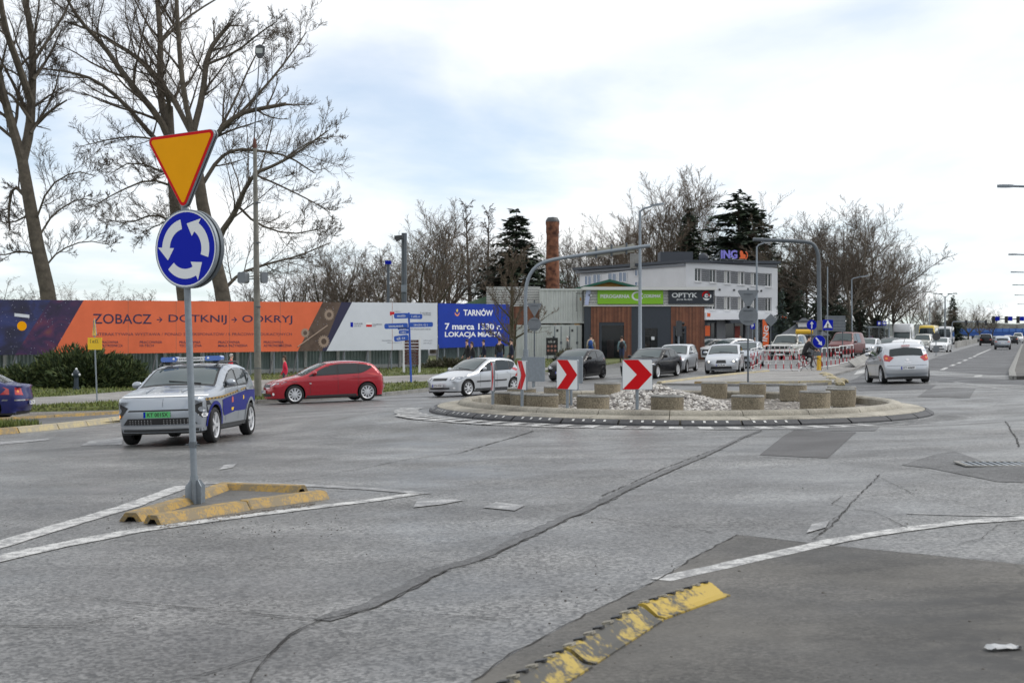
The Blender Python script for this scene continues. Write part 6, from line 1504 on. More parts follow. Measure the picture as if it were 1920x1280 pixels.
# ------------------------------------------------------------------ juniper and shrubs
def bush(name, label, c, dims, n, m, seed, leaf=(.1, .3), cat='shrub'):
    rnd = random.Random(seed); root = thing(name, label, cat, c); mb = MB(); ms = MB()
    for k in range(n):
        u = rnd.random(); a = rnd.uniform(0, 6.28); el = math.acos(1 - rnd.random()); rr = (rnd.random() ** .35)
        lump = 1 + .22 * math.sin(a * 5 + seed) * math.sin(el * 6) + rnd.gauss(0, .05)
        p = Vector((math.cos(a) * math.sin(el) * dims[0], math.sin(a) * math.sin(el) * dims[1], max(.02, math.cos(el) * dims[2]))) * rr * lump
        d = Vector((p.x / dims[0], p.y / dims[1], p.z / dims[2] * .8 + .25)).normalized() if p.length > .01 else Vector((0, 0, 1)); d = (d + perp(d, rnd) * .5).normalized()
        w_ = rnd.uniform(*leaf); s_ = perp(d, rnd) * w_ * .22
        mb.add([p - d * w_ * .4, p + s_, p + d * w_, p - s_], [(0, 1, 2, 3)], rnd.randint(0, 2))
    for k in range(12):
        a = rnd.uniform(0, 6.28); ms.tube([(0, 0, 0), (math.cos(a) * dims[0] * .4, math.sin(a) * dims[1] * .4, dims[2] * .4), (math.cos(a) * dims[0] * .7, math.sin(a) * dims[1] * .7, dims[2] * .6)], [.05, .03, .01], 4)
    part('foliage', mb, m, root); part('stems', ms, 'bark', root); return root
JM = [mat('jun_a', (.045, .07, .02), .85), mat('jun_b', (.085, .105, .032), .85), mat('jun_c', (.025, .042, .014), .9)]
YJ = Gv(143, 730)[1] + 2.3
c = GX(150, YJ, .1); bush('juniper', 'large spreading dark green juniper behind the hydrant', c, (2.7, 1.5, 1.75), 15000, JM, 4)
c = GX(228, YJ + .2, .1); bush('juniper', 'lower right lobe of juniper beside the police car', c, (1.35, 1.2, 1.35), 6000, JM, 5)
c = GX(40, YJ, .1); bush('juniper', 'low dark juniper at the far left by the fence', c, (1.9, 1.1, .95), 6000, JM, 9)
for px, Y, w_, h_, lab in ((1065, 93, .9, .7, 'pale clipped shrub before the container doors'), (610, 77, 1.2, .45, 'low brown shrub under the billboard'), (840, 84, 1.6, .5, 'low olive shrub by the blue billboard\'s posts')): bush('shrub', lab, GX(px, Y, .1), (w_, .7, h_), 1500, [mat('sh_a', (.09, .085, .05), .9), mat('sh_b', (.06, .065, .03), .9), mat('sh_c', (.12, .11, .08), .9)], px)
# ------------------------------------------------------------------ cars
def paint(name, col, metal=.35, rough=.32): return mat(name, col, rough, metal, coat=.7 if max(col) > .3 else .3, spec=.4)
mat('car_glass', (.024, .031, .034), .03, spec=.45); mat('car_glass_light', (.055, .075, .078), .04, spec=.5); mat('trim_black', (.014, .014, .015), .45); mat('plastic_dark', (.03, .031, .033), .6)
mat('tyre', (.014, .014, .015), .85, var=.2, vscale=10); mat('rim', (.55, .56, .58), .4, .35); mat('rim_dark', (.04, .04, .045), .4, .5); mat('headlight', (.22, .24, .27), .08, .3, coat=1); mat('lamp_inner', (.8, .8, .8), .2); mat('lamp_red', (.42, .008, .008), .15, coat=1); mat('lamp_amber', (.8, .25, .01), .2, coat=1)
mat('lamp_on', (.9, .9, .8), .2, emit=(1, .93, .75, 1.6)); mat('plate_white', (.68, .69, .7), .4); mat('plate_green', (.08, .42, .13), .4); mat('chrome', (.6, .6, .62), .12, 1.0)
mat('indicator_on', (.9, .35, .02), .2, emit=(1, .4, .05, 1.2))
paint('p_silver', (.48, .5, .53), .55, .3); paint('p_grey_silver', (.33, .36, .4), .55, .3); paint('p_red', (.34, .007, .018), .2, .22); mat('p_black', (.006, .006, .008), .2, spec=.35); paint('p_white', (.66, .67, .68), .0, .3); paint('p_blue', (.01, .014, .1), .2, .3); paint('p_beige', (.5, .5, .46), .3, .3); paint('p_darkgrey', (.07, .075, .08), .4, .3); paint('p_maroon', (.12, .03, .03), .1, .45); paint('p_bus_yellow', (.7, .5, .04), 0, .35)
mat('p_livery', (.008, .012, .17), .45, spec=.25)
WHEELS = {}
def wheel_meshes(r, w_, spokes, dark):
    key = (r, w_, spokes, dark)
    if key in WHEELS: return WHEELS[key]
    mb = MB(); rr = r * .72
    mb.lathe([(rr, -w_ / 2 + .02), (rr + .02, -w_ / 2), (r * .9, -w_ / 2), (r * .985, -w_ / 2 + .025), (r, -w_ * .2), (r, w_ * .2), (r * .985, w_ / 2 - .025), (r * .9, w_ / 2), (rr + .02, w_ / 2), (rr, w_ / 2 - .02)], 28, axis='Y'); t = mb.mesh('wheel', 'tyre', smooth=True, angle=40)
    mb = MB(); mb.lathe([(rr + .004, w_ / 2 - .012), (rr - .03, w_ / 2 - .03), (rr - .035, w_ / 2 - .07)], 28, 0, axis='Y'); mb.lathe([(rr - .03, w_ / 2 - .075), (.0, w_ / 2 - .08)], 28, 1, axis='Y')
    mb.lathe([(.0, w_ / 2 - .012), (.05, w_ / 2 - .014), (.06, w_ / 2 - .05)], 12, 0, axis='Y')
    for i in range(spokes):
        a = 2 * math.pi * i / spokes; c, s_ = math.cos(a), math.sin(a)
        m = Matrix(((c, 0, -s_, 0), (0, 1, 0, 0), (s_, 0, c, 0), (0, 0, 0, 1))); hw0, hw1 = (.022, .03) if spokes > 6 else (.03, .045)
        q = [m @ Vector(p) for p in ((.03, w_ / 2 - .02, -hw0), (.03, w_ / 2 - .02, hw0), (rr - .015, w_ / 2 - .028, hw1 * .8), (rr - .015, w_ / 2 - .028, -hw1 * .8), (.03, w_ / 2 - .07, -hw0), (.03, w_ / 2 - .07, hw0), (rr - .015, w_ / 2 - .07, hw1 * .8), (rr - .015, w_ / 2 - .07, -hw1 * .8))]
        mb.add(q, [(0, 1, 2, 3), (0, 4, 5, 1), (1, 5, 6, 2), (2, 6, 7, 3), (3, 7, 4, 0)], 0)
    rm = mb.mesh('rim', ['rim_dark' if dark else 'rim', 'black'], smooth=False)
    WHEELS[key] = (t, rm); return t, rm
OUT = {
 'hatch': ([(.03, .2), (.0, .42), (.03, .6), (.12, .73), (.4, .83), (.85, .94), (1.2, 1.0), (1.65, 1.24), (2.08, 1.41), (2.5, 1.475), (3.1, 1.475), (3.6, 1.42), (3.95, 1.33), (4.16, 1.12), (4.26, .98), (4.34, .86), (4.37, .6), (4.36, .4), (4.29, .24)], dict(L=4.37, W=1.81, cowl=1.18, head=2.12, rw=(1.28, .99), xf=.9, xr=3.56, r=.325, belt=(.92, 1.04), pil=[(1.5, 2.42), (2.5, 3.2), (3.26, 3.72)])),
 'corsa': ([(.03, .22), (.0, .45), (.04, .62), (.18, .76), (.6, .91), (.98, .99), (1.42, 1.23), (1.86, 1.42), (2.3, 1.485), (2.9, 1.475), (3.4, 1.41), (3.66, 1.31), (3.8, 1.1), (3.87, .95), (3.94, .78), (4.0, .55), (3.98, .38), (3.92, .25)], dict(L=4.0, W=1.74, cowl=1.0, head=1.92, rw=(1.29, .97), xf=.78, xr=3.29, r=.315, belt=(.93, 1.05), pil=[(1.35, 2.45), (2.55, 3.3)])),
 'astra': ([(.03, .2), (.0, .4), (.03, .56), (.12, .68), (.45, .79), (.9, .89), (1.22, .95), (1.62, 1.17), (2.02, 1.36), (2.4, 1.42), (3.0, 1.42), (3.45, 1.36), (3.7, 1.27), (3.92, 1.0), (4.0, .9), (4.07, .78), (4.11, .55), (4.1, .4), (4.03, .24)], dict(L=4.11, W=1.71, cowl=1.2, head=2.08, rw=(1.24, .93), xf=.8, xr=3.41, r=.3, belt=(.88, .95), pil=[(1.5, 2.35), (2.45, 3.15), (3.2, 3.5)])),
 'suv': ([(.05, .26), (.01, .45), (.0, .66), (.04, .86), (.14, .95), (.5, 1.02), (1.0, 1.09), (1.25, 1.12), (1.65, 1.33), (2.05, 1.49), (2.5, 1.555), (3.15, 1.55), (3.72, 1.48), (3.98, 1.38), (4.15, 1.16), (4.24, 1.02), (4.33, .86), (4.355, .58), (4.34, .42), (4.26, .28)], dict(L=4.355, W=1.83, cowl=1.22, head=2.1, rw=(1.33, 1.05), xf=.86, xr=3.52, r=.345, belt=(1.02, 1.12), pil=[(1.6, 2.42), (2.52, 3.2), (3.28, 3.62)], sill=.27)),
 'sedan': ([(.03, .2), (.0, .42), (.03, .58), (.12, .7), (.5, .82), (1.0, .92), (1.35, .97), (1.8, 1.2), (2.2, 1.38), (2.65, 1.45), (3.2, 1.44), (3.65, 1.34), (4.05, 1.12), (4.2, 1.06), (4.5, 1.04), (4.6, 1.0), (4.63, .8), (4.68, .6), (4.67, .42), (4.6, .26)], dict(L=4.68, W=1.81, cowl=1.35, head=2.25, rw=(1.36, 1.09), xf=.92, xr=3.68, r=.33, belt=(.92, 1.0), pil=[(1.7, 2.55), (2.65, 3.35), (3.42, 3.75)])),
 'wagon': ([(.03, .2), (.0, .42), (.03, .6), (.12, .73), (.45, .84), (.95, .94), (1.3, .99), (1.75, 1.22), (2.15, 1.42), (2.6, 1.48), (3.3, 1.49), (4.0, 1.45), (4.3, 1.38), (4.48, 1.1), (4.54, .98), (4.6, .86), (4.64, .6), (4.63, .42), (4.56, .26)], dict(L=4.64, W=1.81, cowl=1.3, head=2.2, rw=(1.34, .98), xf=.92, xr=3.65, r=.325, belt=(.93, 1.02), pil=[(1.65, 2.5), (2.6, 3.35), (3.45, 4.1)])),
 'offroad': ([(.04, .34), (.0, .6), (.01, .9), (.06, 1.06), (.5, 1.12), (1.1, 1.16), (1.3, 1.18), (1.62, 1.5), (1.85, 1.72), (2.2, 1.8), (3.2, 1.82), (4.2, 1.79), (4.5, 1.72), (4.62, 1.3), (4.66, 1.1), (4.7, .8), (4.7, .5), (4.64, .36)], dict(L=4.7, W=1.95, cowl=1.28, head=1.88, rw=(1.66, 1.2), xf=.85, xr=3.6, r=.37, belt=(1.1, 1.16), pil=[(1.62, 2.4), (2.5, 3.3), (3.4, 4.3)], sill=.36)),
 'van': ([(.04, .3), (.0, .6), (.03, .88), (.2, 1.05), (.7, 1.2), (.95, 1.35), (1.35, 1.8), (1.6, 1.95), (2.2, 1.98), (3.6, 1.98), (4.85, 1.95), (4.95, 1.7), (5.0, 1.1), (5.02, .6), (4.98, .34)], dict(L=5.02, W=1.94, cowl=.9, head=1.5, rw=(1.75, 1.2), xf=.95, xr=4.0, r=.34, belt=(1.12, 1.18), pil=[(1.2, 2.0), (2.2, 3.2)], sill=.3)),
 'bus': ([(.03, .3), (.0, .7), (.02, 1.2), (.1, 2.3), (.25, 2.85), (.5, 3.02), (2, 3.05), (8, 3.05), (11.4, 3.05), (11.85, 2.9), (11.95, 2.0), (12, 1.0), (11.98, .4)], dict(L=12, W=2.5, cowl=.03, head=.2, rw=(2.6, 1.6), xf=2.6, xr=8.8, r=.48, belt=(1.3, 1.3), pil=[(1.0, 3.4), (3.5, 5.4), (5.5, 7.4), (7.5, 9.4), (9.5, 11.3)], sill=.32, tumble=.05)),
 'truck': ([(.03, .35), (.0, .7), (.04, 1.0), (.2, 1.2), (.45, 1.35), (.62, 1.9), (.5, 2.2), (.55, 2.9), (.8, 3.05), (3, 3.05), (6.8, 3.05), (6.95, 2.9), (7, 1.2), (6.98, .5)], dict(L=7, W=2.3, cowl=.38, head=.6, rw=(2.6, 2.2), xf=.95, xr=5.0, r=.36, belt=(1.3, 1.3), pil=[(.85, 1.5)], sill=.36, tumble=.05, wz=1.95)),
}
class Car: pass
def build_car(kind, name, label, cat, body_m, pos, th, spokes=10, rim_dark=False, lights_on=False, plate=None, plate_m='plate_white', extra=None, group=None, detail=1, glass='car_glass', grille=True, trim=True, scale=1.0):
    outl, sp = OUT[kind]; L_, W_ = sp['L'], sp['W']; sill = sp.get('sill', .2); tum = sp.get('tumble', .3); r = sp['r']
    xf, xr = sp['xf'], sp['xr']
    O = [Vector(p) for p in chaikin(outl, 2)]
    # outward normals of the silhouette
    n_ = len(O); NO = []
    for i in range(n_):
        d = (O[min(i + 1, n_ - 1)] - O[max(i - 1, 0)]).normalized(); NO.append(Vector((-d.y, d.x)))
    bulge = sp.get('bulge', .15)
    E = [O[i] - NO[i] * (.035 + bulge * NO[i].x ** 2) for i in range(n_)]
    E[0].y = O[0].y; E[-1].y = O[-1].y
    belt = lambda x: sp['belt'][0] + (sp['belt'][1] - sp['belt'][0]) * x / L_
    EA = np.array([(p.x, p.y) for p in E])
    def dist(x, z):
        a, b = EA[:-1], EA[1:]; d = b - a; t = np.clip((((x, z) - a) * d).sum(1) / np.maximum((d * d).sum(1), 1e-9), 0, 1); q = a + d * t[:, None]
        return float(np.sqrt((((x, z) - q) ** 2).sum(1)).min())
    rr_ = .1
    def sidey(x, z):
        u = abs(x - L_ / 2) / (L_ / 2); plan = 1 - .1 * u ** 4 - .03 * u ** 2
        zb = belt(x); hw = W_ / 2 * plan
        if z <= zb: v = (z - sill) / (zb - sill); y = hw * (1 - .055 * (1 - v) ** 2 * (1 if v < 1 else 0) - .03 * max(0, v - .55) ** 2 / .2)
        else: y = hw * .97 - (z - zb) * tum
        # shoulder crease
        cz = zb - .12; y += .012 * math.exp(-((z - cz) / .035) ** 2)
        d = dist(x, z)
        if d < rr_: k = (rr_ - d) / rr_; y -= rr_ * .75 * (1 - math.sqrt(max(0, 1 - k * k)))
        return y
    ra = r + .055
    def arch(xc):
        zc = r; h0 = sill; s_ = math.sqrt(max(1e-6, ra * ra - (zc - h0) ** 2)) if abs(zc - h0) < ra else ra
        a0 = math.atan2(h0 - zc, s_); return [(xc + ra * math.cos(a0 + (math.pi - 2 * a0) * i / 18), zc + ra * math.sin(a0 + (math.pi - 2 * a0) * i / 18)) for i in range(19)]
    poly = [tuple(p) for p in E]
    low = [(L_ - .1 if False else poly[-1][0], sill + .02)] if poly[-1][1] > sill + .03 else []
    poly += low + arch(xr) + arch(xf)
    mb = MB()
    step = .09 if L_ < 5.5 else .3
    V, Fs = cut_grid(poly, (step, .075 if L_ < 5.5 else .2))
    # side faces: local X forward
    for s_ in (1, -1):
        vs_ = [(L_ / 2 - x, s_ * sidey(x, z), z) for x, z in V]
        mb.add(vs_, [f if s_ < 0 else f[::-1] for f in Fs])
    # strip over the top
    vv = [-1, -.93, -.8, -.6, -.35, 0, .35, .6, .8, .93, 1]
    ye = [sidey(p.x, p.y) for p in E]
    def sp_pt(i, v, off=0.0):
        k = 1 - abs(v) ** 2.4; p = E[i] + (O[i] - E[i]) * k + NO[i] * off; return Vector((L_ / 2 - p.x, v * ye[i], p.y))
    o0 = len(mb.v); k_ = len(vv)
    for i in range(n_):
        for v in vv: mb.v.append(tuple(sp_pt(i, v)))
    for i in range(n_ - 1):
        for j in range(k_ - 1):
            a = o0 + i * k_ + j; mb.f.append((a, a + k_, a + k_ + 1, a + 1)); mb.mi.append(0)
    root = thing(name, label, cat, (0, 0, 0), 0, group)
    c = Car(); c.root = root; c.L = L_; c.W = W_; c.sp = sp
    bm = bmesh.new(); tmp = mb.mesh('tmp', body_m); bm.from_mesh(tmp); bmesh.ops.remove_doubles(bm, verts=bm.verts, dist=.0035); bmesh.ops.recalc_face_normals(bm, faces=bm.faces); bm.to_mesh(tmp)
    c.bvh = BVHTree.FromBMesh(bm); bm.free(); tmp.name = 'body'; tmp.shade_smooth()
    try: tmp.set_sharp_from_angle(angle=R(48))
    except Exception: pass
    body = link('body', tmp, root); c.body = body
    # underbody and wheel wells
    ub = MB(); ub.box((0, 0, sill), (L_ - .5, W_ * .84, .1))
    for xc in (xf, xr):
        for s_ in (1, -1):
            ar = arch(xc); y0 = s_ * (W_ / 2 * .9); y1 = s_ * (W_ / 2 - .32); o = len(ub.v)
            for x, z in ar: ub.v += [(L_ / 2 - x, y0, z + .003), (L_ / 2 - x, y1, z + .003)]
            for i in range(len(ar) - 1): ub.f.append((o + 2 * i, o + 2 * i + 1, o + 2 * i + 3, o + 2 * i + 2)); ub.mi.append(0)
            ub.add([(L_ / 2 - x, y1, z) for x, z in ar], [tuple(range(len(ar)))])
    ub.box((0, 0, sill + .25), (L_ * .86, W_ * .5, .35)); part('underbody', ub, 'black', root)
    def decal(nm, view, pl, m, off=.006, step=.09, parent=None, label=None):
        V2, F2 = cut_grid(pl, step); out_ = []
        for (a, b) in V2:
            if view in 'LR': s_ = 1 if view == 'L' else -1; org_, d = Vector((L_ / 2 - a, s_ * 3, b)), Vector((0, -s_, 0))
            elif view == 'F': org_, d = Vector((L_, a, b)), Vector((-1, 0, 0))
            elif view == 'B': org_, d = Vector((-L_, a, b)), Vector((1, 0, 0))
            else: org_, d = Vector((L_ / 2 - a, b, 5)), Vector((0, 0, -1))
            h, nn, _, _ = c.bvh.ray_cast(org_, d)
            if h is None or (view in 'FB' and abs(h.x) < L_ * .22): h, nn, _, _ = c.bvh.find_nearest(Vector((org_.x if view in 'LRT' else (L_ / 2 if view == 'F' else -L_ / 2), org_.y if view not in 'LR' else (W_ / 2) * (1 if view == 'L' else -1), org_.z if view != 'T' else 1.4)))
            if nn.dot(d) > 0: nn = -nn
            out_.append(h + (nn * .5 - d * .5).normalized() * off)
        mb2 = MB(); mb2.add(out_, F2 if view in 'RF' else [f[::-1] for f in F2]) if False else mb2.add(out_, F2); o = part(nm, mb2, m, parent or root, smooth=True, angle=60)
        if label: o['label'] = label
        return o
    c.decal = decal
    def strip_patch(nm, i0, i1, v, m, off=.006, vmin=None):
        mb2 = MB(); lo = -v if vmin is None else vmin; vs2 = [lo + (v - lo) * j / 10 for j in range(11)]
        for i in range(i0, i1 + 1):
            for q in vs2: mb2.v.append(tuple(sp_pt(i, q, off)))
        for i in range(i1 - i0):
            for j in range(10): a = i * 11 + j; mb2.f.append((a, a + 11, a + 12, a + 1)); mb2.mi.append(0)
        return part(nm, mb2, m, root, smooth=True, angle=60)
    c.strip_patch = strip_patch; c.O = O
    zroof = max(p.y for p in O)
    fi = [i for i in range(n_) if sp['cowl'] + .02 <= O[i].x <= sp['head'] and belt(0) - .06 < O[i].y < sp.get('wz', 9) and i < n_ * .6]
    if fi:
        if trim: strip_patch('windscreen_surround', max(0, fi[0] - 1), fi[-1] + 1, .955, 'trim_black', .003)
        strip_patch('windscreen', fi[0], fi[-1], .9, 'car_glass_light', .007)
        # wipers
        if detail:
            a, b = sp_pt(fi[0], .6, .015), sp_pt(fi[min(len(fi) - 1, 1)], -.25, .02); part('wiper', MB().tube([a, b], .012, 4), 'black', root)
    ri = [i for i in range(n_) if i > n_ * .55 and sp['rw'][1] <= O[i].y <= sp['rw'][0]]
    if ri: strip_patch('rear_window', ri[0], ri[-1], .84, 'car_glass', .007)
    # side glass
    zE = lambda x: np.interp(x, [p.x for p in E if p.y > .5][0:0] or [p.x for p in E[2:-3]], [p.y for p in E[2:-3]])
    up = [p for p in E if p.y > belt(p.x) - .05]; ux, uz = [p.x for p in up], [p.y for p in up]
    ztop = lambda x: float(np.interp(x, ux, uz))
    def glass_poly(x0, x1, tm, bm_):
        xs = []; x = x0
        while x < x1 - .03: xs.append(x); x += .07
        xs.append(x1); e0_ = sp['pil'][-1][0]; kick = (lambda x: max(0, (x - e0_) / (sp['pil'][-1][1] - e0_)) ** 1.6 * .16) if L_ < 5.5 and kind not in ('offroad', 'van', 'wagon') and len(sp['pil']) > 1 else (lambda x: 0)
        top_ = [(x, max(ztop(x) - tm, belt(x) + bm_ + kick(x) + .012)) for x in xs]; return [(x, belt(x) + bm_ + kick(x)) for x in xs] + top_[::-1]
    p0, p1 = sp['pil'][0][0], sp['pil'][-1][1]
    for s_ in 'LR':
        if trim and L_ < 5.5: decal('window_surround', s_, glass_poly(p0 - .1, p1 + .05, .075, -.012), 'trim_black', .004, .12)
        for x0, x1 in sp['pil']: decal('side_window', s_, glass_poly(x0, x1, .098, .015), 'car_glass', .009, .14 if L_ < 5.5 else .5)
        if detail:
            dx = [(sp['pil'][0][0] + sp['pil'][0][1]) / 2 + .45] + ([sp['pil'][1][1] - .05] if len(sp['pil']) > 2 else [])
            for x in dx: z = belt(x) - .1; decal('door_handle', s_, [(x - .1, z - .018), (x + .1, z - .018), (x + .1, z + .018), (x - .1, z + .018)], body_m if kind != 'corsa' else 'trim_black', .028, .1)
            for x in ([sp['pil'][0][0] - .05, sp['pil'][0][1] + .05] + ([sp['pil'][1][1] + .04] if len(sp['pil']) > 2 else [])):
                decal('door_seam', s_, [(x - .005, sill + .12), (x + .005, sill + .12), (x + .005, belt(x) - .01), (x - .005, belt(x) - .01)], 'black', .003, .15)
            decal('sill_trim', s_, [(xf + ra + .03, sill + .005), (xr - ra - .03, sill + .005), (xr - ra - .03, sill + .075), (xf + ra + .03, sill + .075)], 'plastic_dark', .004, .2)
        sg_ = 1 if s_ == 'L' else -1
        xm = sp['pil'][0][0] + .12; zm = belt(xm) + .09; ym = sg_ * (sidey(xm, zm) + .1)
        mm = MB(); mm.sphere((L_ / 2 - xm, ym, zm), 1, 10, 6, sq=(.07, .11, .075)); part('door_mirror', mm, body_m, root, smooth=True, angle=70)
        for xc in (xf, xr):
            t, rm = wheel_meshes(r, .21 if L_ < 5.5 else .28, spokes, rim_dark); wo = link('wheel', t, root); wo.location = (L_ / 2 - xc, sg_ * (W_ / 2 - .125), r); wo.rotation_euler = (0, random.uniform(0, 6), 0 if sg_ > 0 else math.pi); link('rim', rm, wo)
    if plate is not None:
        for end in ('F', 'B'):
            x = O[min(range(n_), key=lambda i: abs(O[i].y - sp.get('plz', .42 if end == 'F' else .55)) + (0 if (i < n_ / 2) == (end == 'F') else 99))]
            px_ = (L_ / 2 - x.x) ; sgn = 1 if end == 'F' else -1
            zc = sp.get('plz', .42) if end == 'F' else sp.get('plzb', .5)
            m = frame((px_ + sgn * .02, 0, zc), (0, sgn, 0), (sgn, 0, 0)); pm_ = part('number_plate', MB().prism(rrect(.52, .114, .012), m, .012), plate_m, root)
            part('plate_band', MB().prism([(-.255, -.055), (-.215, -.055), (-.215, .055), (-.255, .055)], m @ Matrix.Translation((0, 0, .0125)), .002), 'sign_blue', pm_)
            if plate: part('lettering', place(text_mb(plate, .4, .075, .02), m @ Matrix.Translation((.02, 0, .0135))), 'black', pm_)
    # seat the car on the road
    f_ = Vector((math.cos(th), math.sin(th))); l_ = Vector((-f_.y, f_.x)); x0, y0 = pos[0], pos[1]; wb = (xr - xf) / 2 * scale; tr = W_ / 2 * scale
    fz = (gz(x0 + f_.x * wb, y0 + f_.y * wb) - gz(x0 - f_.x * wb, y0 - f_.y * wb)) / (2 * wb); lz = (gz(x0 + l_.x * tr, y0 + l_.y * tr) - gz(x0 - l_.x * tr, y0 - l_.y * tr)) / (2 * tr)
    fv = Vector((f_.x, f_.y, fz)).normalized(); lv = Vector((l_.x, l_.y, lz)).normalized(); uvv = fv.cross(lv).normalized(); lv = uvv.cross(fv)
    mtx = Matrix((fv, lv, uvv)).transposed().to_4x4(); root.rotation_euler = mtx.to_euler()
    cx = (L_ / 2 - (xf + xr) / 2) * scale
    root.location = (x0 - f_.x * cx, y0 - f_.y * cx, (gz(x0 + f_.x * wb, y0 + f_.y * wb) + gz(x0 - f_.x * wb, y0 - f_.y * wb)) / 2 + .005)
    root.scale = (scale,) * 3
    if extra: extra(c)
    return c
def sym(c, nm, view, pl, m, off=.007, step=.07, **k):
    a = c.decal(nm, view, pl, m, off, step, **k); b = c.decal(nm, view, [(-x, z) for x, z in pl][::-1], m, off, step, **k); return a, b
def disc(y, z, r, n=14): return [(y + r * math.cos(2 * math.pi * i / n), z + r * math.sin(2 * math.pi * i / n)) for i in range(n)]
def std_front(c, hl, gr, low=None, fog=None, on=False, inner=True):
    for s_ in (1, -1):
        q = [(s_ * y, z) for y, z in hl]; q = q if s_ > 0 else q[::-1]
        h = c.decal('headlight', 'F', q, 'headlight', .008, .06)
        cy = sum(p[0] for p in q) / len(q); cz = sum(p[1] for p in q) / len(q)
        if inner: c.decal('reflector', 'F', disc(cy - s_ * .06, cz, .045), 'lamp_on' if on else 'lamp_inner', .013, .05, parent=h); 
        if fog: c.decal('fog_lamp', 'F', disc(s_ * fog[0], fog[1], fog[2]), 'lamp_inner', .009, .05)
    c.decal('grille', 'F', gr, 'trim_black', .008, .07)
    if low: c.decal('air_intake', 'F', low, 'trim_black', .007, .07)
def std_rear(c, tl, m='lamp_red'):
    for s_ in (1, -1):
        q = [(s_ * y, z) for y, z in tl]; q = q if s_ > 0 else q[::-1]; h = c.decal('tail_light', 'B', q, m, .008, .06); cy = sum(p[0] for p in q) / len(q); cz = sum(p[1] for p in q) / len(q); c.decal('reflector', 'B', disc(cy, cz, .04), 'lamp_amber', .012, .05, parent=h)
def two_wheels(pf, pr, W_, side):
    """car centre (between the axles) and heading from the contact pixels of the wheels of one side"""
    a, b = G(*pf).xy, G(*pr).xy; d = (a - b).normalized(); l = Vector((-d.y, d.x)); return (a + b) / 2 + (l * (-W_ / 2 + .1) if side == 'L' else l * (W_ / 2 - .1)), math.atan2(d.y, d.x), (a - b).length

